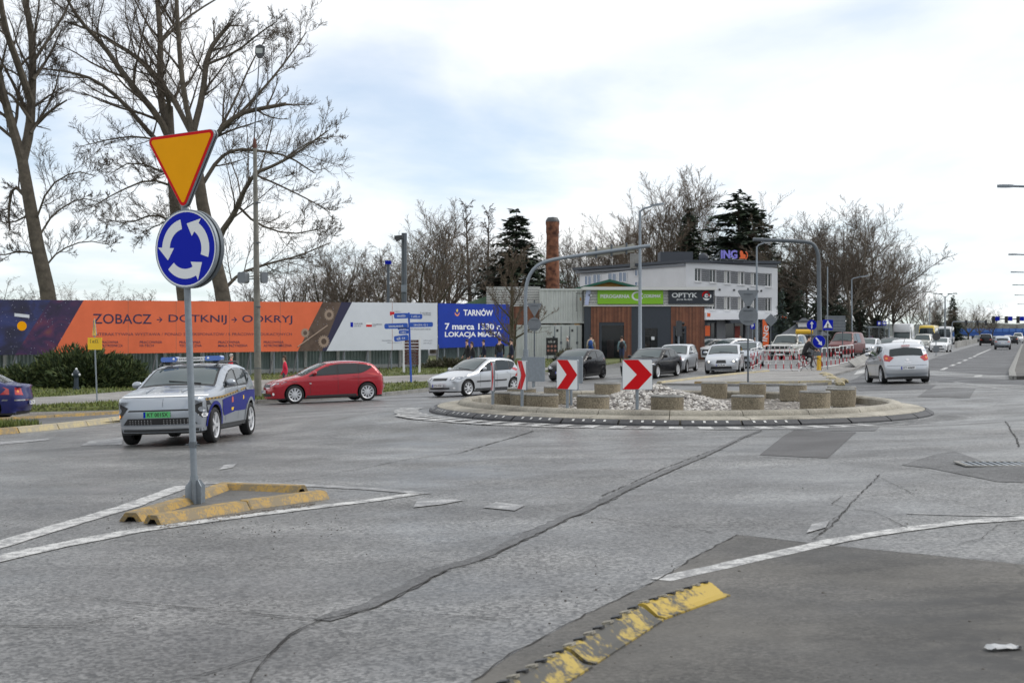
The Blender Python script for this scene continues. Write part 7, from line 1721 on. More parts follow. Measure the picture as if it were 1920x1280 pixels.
# --- police SUV
def police(c):
    L_ = c.L
    c.decal('lower_bumper', 'F', [(-.8, .27), (.8, .27), (.84, .32), (-.84, .32)], 'plastic_dark', .006, .08); c.decal('skid_plate', 'F', [(-.74, .335), (.74, .335), (.8, .385), (-.8, .385)], 'p_silver', .01, .08)
    gr = c.decal('grille', 'F', [(-.72, .41), (.72, .41), (.56, .58), (-.56, .58)], 'trim_black', .008, .06)
    for i in range(-9, 10):
        if abs(i) < 2: continue
        for k in range(3): c.decal('grille_stud', 'F', disc(i * .062, .425 + k * .033, .01, 6), 'chrome', .012, .05, parent=gr)
    c.decal('grille_panel', 'F', [(-.62, .53), (.62, .53), (.52, .66), (-.52, .66)], 'p_grey_silver', .013, .08); c.decal('grille_line', 'F', [(-.6, .66), (.6, .66), (.57, .69), (-.57, .69)], 'trim_black', .011, .08)
    c.decal('light_bar', 'F', [(-.84, .925), (.84, .925), (.84, .948), (-.84, .948)], 'lamp_inner', .012, .06, label='thin full-width light strip')
    c.decal('hatch_seam', 'F', [(.1, .74), (.105, .74), (.105, .9), (.1, .9)], 'black', .01, .1)
    for s_ in (1, -1):
        q = [(s_ * .6, .73), (s_ * .86, .84), (s_ * .89, .58), (s_ * .8, .52)]; q = q[::-1] if s_ > 0 else q
        h = c.decal('headlight', 'F', q, 'trim_black', .009, .05); c.decal('reflector', 'F', disc(s_ * .79, .68, .05), 'headlight', .014, .05, parent=h); c.decal('indicator', 'F', disc(s_ * .82, .57, .035), 'indicator_on' if s_ < 0 else 'lamp_inner', .014, .05, parent=h)
        S = 'L' if s_ > 0 else 'R'
        c.decal('livery', S, [(1.32, .62), (1.42, .5), (2.2, .56), (3.05, .56), (3.12, .66), (3.5, .8), (3.95, .72), (4.18, .64), (4.15, .96), (3.1, .97), (1.55, .85), (1.3, .82)] , 'p_livery', .007, .08, label='deep blue flank livery')
        c.decal('checker_stripe', S, [(.35, .84), (1.3, .86), (3.1, 1.0), (3.1, 1.03), (1.3, .9), (.35, .88)], mat('stripe_ochre', (.36, .22, .05), .5), .008, .1)
        for k in range(14): x = .38 + k * .2; z = .845 + (.0 if x < 1.3 else (x - 1.3) * .078) + (.01 if x < 1.3 else .018); c.decal('checker', S, [(x, z), (x + .1, z + .004), (x + .1, z + .026), (x, z + .022)], 'black', .0105, .1)
        cr = c.decal('crest', S, [(1.92, .74), (2.05, .75), (2.05, .84), (1.98, .87), (1.92, .83)], mat('crest_red', (.45, .1, .08), .5), .011, .1); c.decal('crest', S, [(1.93, .58), (2.05, .59), (2.08, .65), (1.9, .64)], 'temp_yellow', .011, .1); c.decal('crest', S, [(2.8, .78), (2.88, .79), (2.88, .87), (2.8, .86)], 'temp_yellow', .011, .1)
        for xc in (c.sp['xf'], c.sp['xr']):
            rr = c.sp['r'] + .055; ring = [(xc + (rr + .07) * math.cos(R(a)), c.sp['r'] + (rr + .07) * math.sin(R(a))) for a in range(0, 181, 12)] + [(xc + (rr + .004) * math.cos(R(a)), c.sp['r'] + (rr + .004) * math.sin(R(a))) for a in range(180, -1, -12)]
            c.decal('arch_trim', S, ring, 'p_grey_silver' if xc > 2 else 'p_livery', .012, .1)
        # roof rails
        part('roof_rail', MB().tube([(L_ / 2 - 2.0, s_ * .6, 1.5), (L_ / 2 - 2.2, s_ * .6, 1.58), (L_ / 2 - 3.5, s_ * .57, 1.57), (L_ / 2 - 3.75, s_ * .56, 1.5)], .02, 6), 'trim_black', c.root)
    xb = L_ / 2 - 2.35
    lb = part('beacon_bar', MB().box((xb, 0, 1.645), (.22, .56, .085)), 'white_plastic', c.root, label='white middle of the roof beacon bar')
    mat('beacon_blue', (.01, .1, .45), .15, coat=1)
    for s_ in (1, -1):
        part('beacon_lens', MB().prism(rrect(.34, .1, .04), frame((xb - .12, s_ * .46, 1.65), (0, 1, 0), (1, 0, 0)), .24), 'beacon_blue', lb); part('beacon_foot', MB().box((xb, s_ * .5, 1.575), (.16, .1, .07)), 'black', lb)
        part('lamp', MB().sphere((xb + .122, s_ * .36, 1.655), .025, 8, 5), 'lamp_inner', lb)
    part('lettering', place(text_mb('STRAŻ MIEJSKA', .5, .05, .02), frame((xb + .113, 0, 1.645), (0, 1, 0), (1, 0, 0))), 'dark_grey', lb)
    part('badge', place(text_mb('H', .14, .06, .01, shear=.3), frame((L_ / 2 - .06, 0, .985), (0, 1, 0), (1, 0, .6))), 'chrome', c.root)
    for s_ in (-.35, .35): part('hood_crease', MB().tube([(L_ / 2 - .45, s_, 1.022), (L_ / 2 - 1.05, s_ * 1.1, 1.09)], .012, 4), 'p_grey_silver', c.root)
OUT['suv'][1]['plz'] = .6; OUT['suv'][1]['plzb'] = .75; OUT['corsa'][1]['plzb'] = .56; OUT['hatch'][1]['plz'] = .45
pos, th = (-6.22, 27.0), R(-94)
build_car('suv', 'police_car', 'grey and blue municipal patrol car with blue roof beacons behind the sign post', 'car', 'p_grey_silver', pos, th, 5, plate='KT 0015X', plate_m='plate_green', extra=police, scale=.95)
# --- red hatchback
def redx(c):
    std_front(c, [(.5, .62), (.9, .72), (.88, .8), (.6, .7)], [(-.48, .6), (.48, .6), (.45, .7), (-.45, .7)], [(-.6, .28), (.6, .28), (.52, .38), (-.52, .38)], (.68, .36, .05)); std_rear(c, [(.55, .86), (.86, .9), (.86, 1.0), (.7, .97)])
    c.decal('chrome_bar', 'F', [(-.5, .565), (.5, .565), (.5, .585), (-.5, .585)], 'chrome', .012, .1)
    for s_ in 'LR': c.decal('fender_badge', s_, [(1.42, .68), (1.5, .68), (1.5, .71), (1.42, .71)], 'chrome', .008, .1); c.decal('window_chrome', s_, [(2.2, 1.405), (3.3, 1.375), (3.3, 1.365), (2.2, 1.395)], 'chrome', .011, .1)
pos, th = (-6.75, 50.2), R(203)
build_car('hatch', 'red_hatchback', 'dark red five-door hatchback in front of the billboard', 'car', 'p_red', pos, th, 10, plate='KTA', extra=redx)
# --- silver hatchback
def astrax(c):
    std_front(c, [(.48, .6), (.8, .63), (.82, .74), (.5, .7)], [(-.36, .6), (.36, .6), (.36, .69), (-.36, .69)], [(-.5, .28), (.5, .28), (.5, .34), (-.5, .34)], (.66, .32, .04)); std_rear(c, [(.6, .6), (.82, .6), (.8, 1.0), (.7, 1.0)])
    for s_ in 'LR': c.decal('side_moulding', s_, [(1.25, .5), (2.95, .52), (2.95, .57), (1.25, .55)], 'trim_black', .016, .15)
build_car('astra', 'silver_hatchback', 'older silver five-door hatchback turning at the chevron boards', 'car', 'p_silver', G(893, 740).xy, R(229), 7, plate='KTA 47361', extra=astrax)
# --- black small hatchback behind the third chevron
def blackx(c): std_front(c, [(.42, .62), (.8, .78), (.84, .66), (.6, .58)], [(-.55, .26), (.55, .26), (.6, .46), (-.6, .46)], None, (.7, .36, .06)); std_rear(c, [(.6, .8), (.84, .84), (.82, 1.0), (.7, 1.0)])
build_car('corsa', 'black_hatchback', 'small black hatchback right of the grey backed boards', 'car', 'p_black', G(1084, 711).xy, R(243), 7, True, plate='KT 5', extra=blackx)
def skodax(c): std_front(c, [(.48, .6), (.86, .66), (.84, .74), (.52, .7)], [(-.45, .5), (.45, .5), (.42, .68), (-.42, .68)], [(-.6, .26), (.6, .26), (.55, .38), (-.55, .38)], None); std_rear(c, [(.55, .78), (.86, .8), (.84, .96), (.6, .94)])
build_car('sedan', 'black_fastback', 'black fastback car behind the largest chevron board', 'car', 'p_black', G(1222, 707).xy, R(243), 10, plate='KTA', extra=skodax)
build_car('wagon', 'silver_estate', 'silver estate car half hidden behind the black fastback', 'car', 'p_silver', G(1268, 697).xy, R(252), 8, plate='', extra=skodax)
def seatx(c): std_front(c, [(.42, .6), (.84, .72), (.86, .62), (.6, .56)], [(-.26, .54), (.26, .54), (.22, .7), (-.22, .7)], [(-.55, .24), (.55, .24), (.5, .38), (-.5, .38)], None, True); std_rear(c, [(.55, .8), (.84, .84), (.82, .96), (.6, .94)])
build_car('hatch', 'silver_hatchback', 'pale silver hatchback with lit headlights before the barriers', 'car', 'p_silver', G(1360, 698).xy, R(256), 7, plate='KTA', lights_on=True, extra=seatx)
build_car('wagon', 'silver_estate', 'silver car following the one with lit headlights', 'car', 'p_grey_silver', G(1398, 688).xy, R(252), 7, plate='', extra=skodax)
build_car('suv', 'white_suv', 'white sports utility car parked below the office canopy', 'car', 'p_white', GX(1368, 96).xy, R(214), 8, plate='', extra=lambda c: std_front(c, [(.5, .78), (.86, .86), (.84, .78), (.6, .7)], [(-.5, .4), (.5, .4), (.4, .8), (-.4, .8)]))
build_car('wagon', 'dark_estate', 'dark parked car at the shop corner, left of the white one', 'car', 'p_darkgrey', GX(1326, 104).xy, R(214), 8, plate='', extra=skodax)
build_car('offroad', 'white_offroader', 'boxy pale off-road car behind the red and white barriers', 'car', 'p_beige', GX(1477, 97).xy, R(244), 8, plate='', extra=lambda c: std_front(c, [(.62, .82), (.9, .82), (.9, 1.0), (.62, 1.0)], [(-.55, .8), (.55, .8), (.55, .98), (-.55, .98)], [(-.8, .4), (.8, .4), (.8, .6), (-.8, .6)]))
# --- silver hatchback driving away at the right
def corsax(c):
    std_rear(c, [(.46, .93), (.62, .79), (.86, .84), (.85, .97), (.72, 1.05)]); std_front(c, [(.45, .62), (.8, .8), (.82, .66), (.6, .6)], [(-.4, .5), (.4, .5), (.4, .58), (-.4, .58)])
    c.decal('bumper_seam', 'B', [(-.8, .64), (.8, .64), (.8, .65), (-.8, .65)], 'trim_black', .006, .1); c.decal('hatch_handle', 'B', [(-.12, .74), (.12, .74), (.11, .77), (-.11, .77)], 'chrome', .01, .1); c.decal('badge', 'B', disc(0, .85, .05), 'chrome', .01, .05); c.decal('lower_bumper', 'B', [(-.7, .26), (.7, .26), (.74, .36), (-.74, .36)], 'p_grey_silver', .006, .1)
    part('brake_light', MB().box((-c.L / 2 + .36, 0, 1.36), (.06, .3, .035)), 'lamp_red', c.root); part('aerial', MB().tube([(-c.L / 2 + .6, 0, 1.43), (-c.L / 2 + .35, 0, 1.62)], .008, 5), 'black', c.root)
a_, b_ = G(1657, 717).xy, G(1737, 719.5).xy; ax = (b_ - a_).normalized(); thc = math.atan2(ax.x, -ax.y); d_ = Vector((math.cos(thc), math.sin(thc)))
thc = R(87); d_ = Vector((math.cos(thc), math.sin(thc))); build_car('corsa', 'silver_hatchback', 'small silver three-door hatchback driving away at the right', 'car', 'p_silver', (a_ + b_) / 2 + d_ * 1.25, thc, 7, plate='KT 4080F', extra=corsax)
# --- cars farther along the road
away, come = R(69.6), R(249.6)
def rearx(c): std_rear(c, [(.5, .86), (.84, .88), (.86, 1.0), (.6, .96)]); c.decal('lower_bumper', 'B', [(-.8, .28), (.8, .28), (.82, .5), (-.82, .5)], 'plastic_dark', .006, .15)
def frontx(c): std_front(c, [(.48, .62), (.84, .7), (.84, .78), (.5, .7)], [(-.45, .5), (.45, .5), (.42, .66), (-.42, .66)], [(-.6, .28), (.6, .28), (.55, .38), (-.55, .38)])
build_car('suv', 'silver_crossover', 'silver crossover driving away in the right-hand lanes', 'car', 'p_grey_silver', G(1880, 655).xy, away, 8, plate='', extra=rearx)
build_car('wagon', 'white_car', 'white car whose roof shows just beyond the small silver hatchback', 'car', 'p_white', GX(1703, 76).xy, away, 8, plate='', extra=rearx)
for kind, name, lab, pm_, px, Y in (('wagon', 'silver_minivan', 'small silver minivan in the oncoming queue beside the red van', 'p_silver', 1627, 118), ('hatch', 'grey_car', 'dark grey car in the oncoming queue before the white camper', 'p_darkgrey', 1668, 126), ('offroad', 'beige_offroader', 'pale beige off-road car in the oncoming queue under the yellow bus', 'p_beige', 1731, 150), ('hatch', 'white_hatchback', 'white hatchback in the oncoming queue before the white bus', 'p_white', 1764, 140)):
    build_car(kind, name, lab, 'car', pm_, GX(px, Y).xy, come - R(4), 8, plate='', extra=frontx, detail=0)
build_car('van', 'red_van', 'dark red van in the oncoming queue behind the barriers', 'van', 'p_maroon', GX(1588, 108).xy, come - R(8), 6, True, plate='', extra=lambda c: std_front(c, [(.6, .72), (.88, .72), (.88, .9), (.6, .9)], [(-.5, .7), (.5, .7), (.5, .86), (-.5, .86)], [(-.8, .36), (.8, .36), (.8, .55), (-.8, .55)]))
build_car('truck', 'white_camper', 'white camper van with overhanging cab in the queue', 'van', 'p_white', GX(1694, 165).xy, come, 6, plate='', detail=0, extra=lambda c: std_front(c, [(.6, .8), (1.0, .8), (1.0, .98), (.6, .98)], [(-.5, .6), (.5, .6), (.5, .8), (-.5, .8)]))
build_car('bus', 'yellow_bus', 'yellow-roofed bus in the oncoming queue', 'bus', 'p_bus_yellow', GX(1742, 200).xy, come, 6, detail=0, trim=False, extra=lambda c: c.decal('windscreen_band', 'F', [(-1.05, 1.2), (1.05, 1.2), (1.0, 2.5), (-1.0, 2.5)], 'car_glass', .012, .3))
build_car('bus', 'white_bus', 'white bus behind the yellow-roofed one', 'bus', 'p_white', GX(1774, 238).xy, come, 6, detail=0, trim=False, extra=lambda c: c.decal('windscreen_band', 'F', [(-1.05, 1.2), (1.05, 1.2), (1.0, 2.5), (-1.0, 2.5)], 'car_glass', .012, .3))
for kind, name, lab, pm_, px, Y, hd in (('offroad', 'black_suv', 'black car far ahead, left of the silver crossover', 'p_black', 1849, 215, away), ('hatch', 'grey_car', 'grey car far ahead just beyond the silver crossover', 'p_darkgrey', 1872, 225, away), ('van', 'white_van', 'white van far ahead at the right edge', 'p_white', 1909, 270, come), ('wagon', 'dark_car', 'dark car far ahead beside the median barrier', 'p_darkgrey', 1834, 290, come), ('hatch', 'silver_car', 'silver car far ahead under the blue bridge', 'p_silver', 1890, 300, away), ('hatch', 'black_car', 'black car far ahead right of the silver crossover', 'p_black', 1899, 240, away)):
    build_car(kind, name, lab, 'car', pm_, GX(px, Y).xy, hd, 6, detail=0, extra=rearx if hd == away else frontx)
# --- blue saloon cut by the left edge
def bluex(c): std_rear(c, [(.5, .72), (.86, .74), (.84, .95), (.55, .92)]); c.decal('bumper_strip', 'B', [(-.85, .56), (.85, .56), (.85, .6), (-.85, .6)], 'chrome', .012, .1)
p_ = G(30, 788).xy
build_car('sedan', 'blue_saloon', 'dark blue saloon cut off by the left edge of the photo', 'car', 'p_blue', (p_.x - 2.2, p_.y + .6), R(184), 7, plate='KTA', extra=bluex)
# ------------------------------------------------------------------ people
mat('skin', (.5, .3, .22), .6); mat('hair_brown', (.05, .028, .016), .8); mat('hair_grey', (.4, .38, .36), .8); mat('hair_black', (.012, .01, .01), .7); mat('shoe', (.02, .02, .02), .6)
def cloth(n, c): return mat('cloth_' + n, c, .85, var=.12, vscale=8)
cloth('red', (.5, .01, .02)); cloth('pink', (.6, .02, .06)); cloth('jeans', (.03, .045, .09)); cloth('black', (.012, .012, .014)); cloth('navy', (.012, .016, .035)); cloth('grey', (.12, .12, .12)); cloth('beige', (.42, .36, .26)); cloth('blue', (.02, .07, .25)); cloth('teal', (.16, .25, .27)); cloth('darkred', (.12, .01, .015))
def person(label, pos, heading, top, legs, hair, H=1.72, stride=.2, arm=.07, pose='walk', bag=None, hat=None, long_hair=False, group=None, z=None, coat=0.0):
    """one skinned body: legs, torso, arms and head as a single continuous mesh, coloured by body region"""
    k = H / 1.75
    r = thing('person', label, 'person', (pos[0], pos[1], gz(pos[0], pos[1]) if z is None else z), heading, group)
    V, Rr, Ed, Lb = [], [], [], []
    def add(p, rad, par, lab):
        V.append(Vector(p) * k); Rr.append(rad * k); Lb.append(lab)
        if par is not None: Ed.append((par, len(V) - 1))
        return len(V) - 1
    if pose == 'cycle': hip, ch = (-.15, 0, .98), (.12, 0, 1.4)
    else: hip, ch = (0, 0, .95), (.02, 0, 1.36)
    pl = add(hip, .145, None, 1); wa = add(((hip[0] * .6 + ch[0] * .4), 0, hip[2] + (ch[2] - hip[2]) * .4), .135, pl, 1); c_ = add(ch, .16, wa, 1); nk = add((ch[0] + .02, 0, ch[2] + .15), .06, c_, 0)
    h1 = add((ch[0] + .035, 0, ch[2] + .235), .085, nk, 0); h2 = add((ch[0] + .04, 0, ch[2] + .33), .082, h1, 0)
    hands = []
    for s in (1, -1):
        st = stride * s
        if pose == 'cycle': kn = (.28, s * .1, .82 + .12 * s); an = (.1 - .1 * s, s * .1, .42 + .14 * s); to = (an[0] + .17, s * .1, an[2] - .06)
        else: kn = (st * .55 + .05, s * .095, .5); an = (st * 1.1 - .02, s * .095, .08 + (.05 if s < 0 and stride > .1 else 0)); to = (st * 1.1 + .16, s * .1, .04 + (.0 if s > 0 else .02))
        t = add((hip[0], s * .095, hip[2] - .1), .105, pl, 1 if coat else 2); kk = add(kn, .065, t, 2); aa = add(an, .045, kk, 3); add(to, .035, aa, 3)
        if pose == 'cycle': sh = (ch[0], s * .19, ch[2]); el = (.33, s * .22, 1.17); ha = (.5, s * .2, 1.08)
        else: sh = (ch[0], s * .185, ch[2] + .03); el = (.0 - arm * s, s * .25, 1.1); ha = (.08 - arm * 1.6 * s, s * .25, .86)
        a = add(sh, .07, c_, 1); e = add(el, .05, a, 1); w_ = add(ha, .038, e, 1); q = Vector(ha) + (Vector(ha) - Vector(el)).normalized() * .08; add(q, .036, w_, 0); hands.append((Vector(ha), q, s))
    me = bpy.data.meshes.new('body'); me.from_pydata(V, Ed, []); ob = bpy.data.objects.new('tmp', me); COL.objects.link(ob)
    sk = ob.modifiers.new('skin', 'SKIN'); sk.use_smooth_shade = True; ob.modifiers.new('sub', 'SUBSURF').levels = 1
    for i, sv in enumerate(me.skin_vertices[0].data): sv.radius = (Rr[i], Rr[i] * (1.12 if Lb[i] == 1 and i < 3 else 1)); sv.use_root = i == 0
    dg = bpy.context.evaluated_depsgraph_get(); m2 = bpy.data.meshes.new_from_object(ob.evaluated_get(dg)); bpy.data.objects.remove(ob)
    mb = MB(); vs_ = [v.co.copy() for v in m2.vertices]
    segs = [(V[a], V[b], Lb[b]) for a, b in Ed]
    def lab(p):
        best, bl = 9, 0
        for a, b, l in segs:
            d = b - a; t = max(0, min(1, (p - a).dot(d) / max(d.length_squared, 1e-9))); q = (p - a - d * t).length
            if q < best: best, bl = q, l
        return bl
    for p in m2.polygons:
        c = p.center; mb.f.append(tuple(p.vertices)); mb.mi.append(lab(c))
    mb.v = [tuple(v) for v in vs_]; bpy.data.meshes.remove(m2)
    for w_, q, s in hands:       # fingers and thumb
        d = (q - w_).normalized(); sd_ = Vector((1, 0, 0)) if abs(d.x) < .7 else Vector((0, 0, 1))
        for i in range(4): b0 = (q + sd_ * (i - 1.5) * .019) * k; mb.tube([b0, b0 + d * .035 * k, b0 + (d * .06 + Vector((.012, -.008 * s, 0))) * k], [.0095 * k, .009 * k, .007 * k], 5, 0)
        b0 = (w_ + d * .03 + sd_ * .035) * k; mb.tube([b0, b0 + (sd_ * .02 + d * .035) * k, b0 + (sd_ * .015 + d * .06) * k], [.011 * k, .01 * k, .008 * k], 5, 0)
    hc = V[h2]; mb.sphere(hc + Vector((.088, 0, -.045)) * k, .016 * k, 6, 4, 0)
    for s in (1, -1): mb.sphere(hc + Vector((.075, .03 * s, -.015)) * k, .011 * k, 6, 4, 4); mb.sphere(hc + Vector((0, .085 * s, -.03)) * k, .022 * k, 6, 4, 0)
    mb.sphere(hc + Vector((.078, 0, -.085)) * k, .02 * k, 6, 4, 5, sq=(.5, 1.2, .35))
    part('body', mb, ['skin', top, legs, 'shoe', 'black', mat('lips', (.35, .12, .1), .5)], r, smooth=True, angle=None)
    hm = MB(); hm.sphere(hc + Vector((-.012, 0, .012)) * k, .104 * k, 12, 8, sq=(1, .95, 1.0))
    hm.v = [v if not (v[0] > hc.x + .03 * k and v[2] < hc.z + .045 * k) else (hc.x + .02 * k, v[1] * .8, v[2]) for v in hm.v]
    if long_hair: hm.sphere(hc + Vector((-.075, 0, -.1)) * k, .08 * k, 8, 6, sq=(.7, 1.0, 1.6))
    part('hair', hm, hat or hair, r, smooth=True)
    if coat: part('coat_skirt', MB().lathe([(.15 * k, 1.0 * k), (.19 * k, .85 * k), (.2 * k, (.95 - coat) * k), (.17 * k, (.95 - coat) * k)], 14), top, r, smooth=True)
    if bag: part('backpack', MB().sphere((hip[0] - .2, 0, 1.2 * k), 1, 10, 7, sq=(.13, .16, .24)), bag, r, smooth=True)
    return r
def on_path(px, py): p = Gv(px, py); return p, gz(p[0], p[1]) + .126
def stand(px, ytop, H=1.72):
    """a spot on the ground where a person of that height reaches a given row"""
    for i in range(30, 150):
        Y = float(i); b = GX(px, Y, .12)
        if CZ - (b.z + H - CZ + CZ) + 0 is None: pass
        if HY + (CZ - (b.z + H)) * F / Y < ytop and Y > 40: return Vector((b.x, b.y)), b.z
    b = GX(px, 80, .12); return Vector((b.x, b.y)), b.z
p = GX(432, 66); person('grey-haired person in a red jacket behind the patrol car', p, R(20), 'cloth_red', 'cloth_jeans', 'hair_grey', 1.62, .15, z=p.z + .12, group='people in red on the footpath')
p = GX(535, 61); person('person in a bright pink-red jacket with tied hair by the red car', p, R(190), 'cloth_pink', 'cloth_jeans', 'hair_brown', 1.6, .18, long_hair=True, z=p.z + .12, bag=None, group='people in red on the footpath')
for px, Y, H, top, lg, hr, hd, lab, kw in ((877, 78, 1.78, 'cloth_black', 'cloth_black', 'hair_brown', 200, 'person in black at the left of the group before the blue billboard', {}), (886, 76, 1.68, 'cloth_black', 'cloth_jeans', 'hair_brown', 195, 'long-haired person in black overlapping the leftmost of the group', dict(long_hair=True)),
        (908, 80, 1.7, 'cloth_navy', 'cloth_black', 'hair_black', 185, 'person in a dark navy jacket, second cluster under the blue billboard', {}), (937, 79, 1.8, 'cloth_black', 'cloth_jeans', 'hair_brown', 100, 'person in an open black jacket left of the street tree', {}), (960, 78, 1.76, 'cloth_navy', 'cloth_black', 'hair_black', 180, 'person in a dark blue hooded jacket by the street tree trunk', {}),
        (1108, 92, 1.72, 'cloth_beige', 'cloth_blue', 'hair_brown', 80, 'person in a beige jacket carrying a blue bag before the shop entrance', dict(bag='cloth_blue')), (1166, 88, 1.66, 'cloth_teal', 'cloth_jeans', 'hair_brown', 85, 'person in a pale teal jacket with a black backpack before the shop', dict(bag='cloth_black')), (1065, 94, 1.6, 'cloth_grey', 'cloth_black', 'hair_grey', 170, 'person in a grey coat before the container doors', dict(coat=.35)),
        (1418, 92, 1.7, 'cloth_darkred', 'cloth_black', 'hair_black', 200, 'person in dark red by the large grey disc sign', {}), (1389, 108, 1.75, 'cloth_navy', 'cloth_navy', 'hair_black', 200, 'person in dark clothes at the office entrance', {})):
    p = GX(px, Y); person(lab, p, R(hd), top, lg, hr, H, .16, z=p.z + (.12 if px < 1200 else 0), group='pedestrians by the shops', **kw)
# cyclist and bicycle
Yb = G(1513, 698).y; b = GX(1512, Yb); hd = R(8)
bk = thing('bicycle', 'dark bicycle with red frame parts ridden past the keep-right bollard', 'bicycle', b, hd)
for x, nm in ((-.52, 'wheel'), (.52, 'wheel')):
    wh = part(nm, MB().lathe([(.335, -.012), (.345, 0), (.335, .012), (.325, 0)], 28, axis='Y', c=(x, 0, .345), close=True), 'tyre', bk)
    mb = MB()
    for i in range(14): a = 2 * math.pi * i / 14; mb.tube([(x, 0, .345), (x + .325 * math.cos(a), 0, .345 + .325 * math.sin(a))], .0025, 3)
    part('spokes', mb, 'galv', wh)
mb = MB(); F_ = {'bb': (-.08, 0, .29), 'seat': (-.22, 0, .8), 'head': (.36, 0, .82), 'head2': (.39, 0, .66), 'ra': (-.52, 0, .345), 'fa': (.52, 0, .345)}
for a, c in (('bb', 'seat'), ('bb', 'head2'), ('seat', 'head'), ('head', 'head2'), ('seat', 'ra'), ('bb', 'ra'), ('head2', 'fa')): mb.tube([F_[a], F_[c]], .017, 6)
part('frame', mb, 'cloth_darkred', bk); part('handlebar', MB().tube([(.36, 0, .82), (.36, 0, 1.0), (.42, .24, 1.03)], .013, 6).tube([(.36, 0, 1.0), (.42, -.24, 1.03)], .013, 6), 'black', bk); part('saddle', MB().sphere((-.24, 0, .9), 1, 8, 5, sq=(.14, .07, .04)), 'black', bk); part('seat_post', MB().tube([(-.22, 0, .78), (-.24, 0, .9)], .014, 6), 'galv', bk); part('cranks', MB().tube([(.02, -.1, .16), (-.08, -.07, .29), (-.08, .07, .29), (-.18, .1, .42)], .012, 5), 'galv_dark', bk); part('fork_cover', MB().box((.52, 0, .7), (.2, .012, .05)), 'black', bk)
person('cyclist in black clothes riding beside the barriers', (b.x, b.y), hd, 'cloth_black', 'cloth_black', 'hair_black', 1.74, pose='cycle', z=b.z + .05)
# ------------------------------------------------------------------ red and white barriers
mat('barrier_white', (.72, .72, .72), .45); mat('barrier_red', (.4, .03, .04), .5)
def barrier(a, b, label, n=8, h=1.08):
    a, b = Vector(a[:2]), Vector(b[:2]); d = b - a; L_ = d.length; c = (a + b) / 2
    r = thing('crowd_barrier', label, 'barrier', (c.x, c.y, min(gz(*a), gz(*b)) + .1), math.atan2(d.y, d.x), 'red and white barriers')
    part('frame', MB().tube(chaikin([(-L_ / 2, 0, 0), (-L_ / 2, 0, h * .85), (-L_ / 2 + .02, 0, h), (-L_ / 2 + .2, 0, h), (L_ / 2 - .2, 0, h), (L_ / 2 - .02, 0, h), (L_ / 2, 0, h * .85), (L_ / 2, 0, 0)], 2), .024, 8), 'barrier_white', r, smooth=True, angle=60)
    part('rail', MB().tube([(-L_ / 2, 0, .15), (L_ / 2, 0, .15)], .02, 6), 'barrier_white', r)
    for i in range(n + 1):
        x = -L_ / 2 + L_ * i / n; mb_ = MB()
        if 0 < i < n: part('bar', MB().tube([(x, 0, .15), (x, 0, h)], .016, 6), 'barrier_white', r)
        for z in (.18, .62): part('red_band', MB().tube([(x, 0, z), (x, 0, z + .24)], .027, 8), 'barrier_red', r)
    for s in (-1, 1): part('foot', MB().box((s * (L_ / 2 - .25), 0, -.04), (.06, .5, .05)), 'barrier_white', r)
barrier(G(1412, 702), G(1498, 700), 'front barrier left of the cyclist', 6); barrier(G(1408, 697), G(1420, 690), 'barrier set end-on at the left corner of the pen', 2); barrier(G(1434, 684), G(1508, 682), 'rear barrier of the pen behind the cyclist', 8); barrier(G(1420, 690), G(1434, 684), 'short barrier closing the pen at its left', 2); barrier(G(1541, 697), G(1574, 690), 'barrier right of the yellow bollard', 4); barrier(G(1574, 690), G(1600, 683), 'far right barrier before the red van', 4); barrier(G(1498, 700), G(1512, 690), 'barrier beside the cyclist\'s rear wheel', 2)
# ------------------------------------------------------------------ far road furniture
a, b = G(1792, 652).xy, G(1842, 639).xy; d = b - a
r = thing('median_barrier', 'low concrete median barrier far along the road', 'barrier', (*a, gz(*a))); n_ = 8
for i in range(n_): c = a + d * (i + .5) / n_; part('segment', MB().box((c.x, c.y, gz(*c) + .4), (d.length / n_ - .15, .35, .85), math.atan2(d.y, d.x), taper=.92), 'kerb_grey', r, world=True)
c = GX(1755, 118); r = thing('road_sign', 'dark round back of a keep-right sign on the median', 'road sign', c); z = CZ - (631 - HY) * 118 / F - c.z; part('post', MB().tube([(0, 0, 0), (0, 0, z)], .04, 6), 'galv', r); part('disc_plate', MB().prism(circle(.34, 20), face_cam((0, -.05, z)), .03), 'dark_grey', r); part('plate', MB().box((0, -.05, .55), (.5, .03, .45)), 'sign_back', r)
# blue bridge and hills
r = thing('footbridge', 'blue bridge crossing the road far away', 'bridge', (150, 420, 0)); Y = 420; s_ = Y / F
part('deck', MB().box((190, Y, CZ - (625 - HY) * s_), (115, 3, 1.5)), mat('bridge_blue', (.02, .08, .3), .6), r, world=True); part('railing', MB().box((190, Y - 1.6, CZ - (619 - HY) * s_), (115, .1, 1.0)), mat('rail_blue', (.06, .16, .45), .6), r, world=True)
for x in range(136, 246, 2): part('railing_post', MB().box((x, Y - 1.7, CZ - (619 - HY) * s_), (.25, .1, 1.3)), 'bridge_blue', r, world=True) if x < 200 else None
for x in (140, 162, 186): part('pier', MB().box((x, Y, -.5), (1, 2, 3.5)), 'kerb_grey', r, world=True)
Y = 190; c = GX(1945, Y); r = thing('signal_gantry', 'signal gantry with dark traffic lights and blue signs over the far road', 'gantry', c); z = CZ - (598 - HY) * Y / F - c.z
part('beam', MB().tube([(0, 0, 0), (0, 0, z), ((1858 - 1945) * Y / F, 0, z)], .09, 8), 'galv', r)
for px in (1862, 1886, 1908): x = (px - 1945) * Y / F; part('signal', MB().box((x, -.15, z - .1), (.36, .3, .95)), 'black', r); part('blue_sign', MB().box((x + .55, -.15, z + .05), (.6, .05, .6)), 'sign_blue', r)
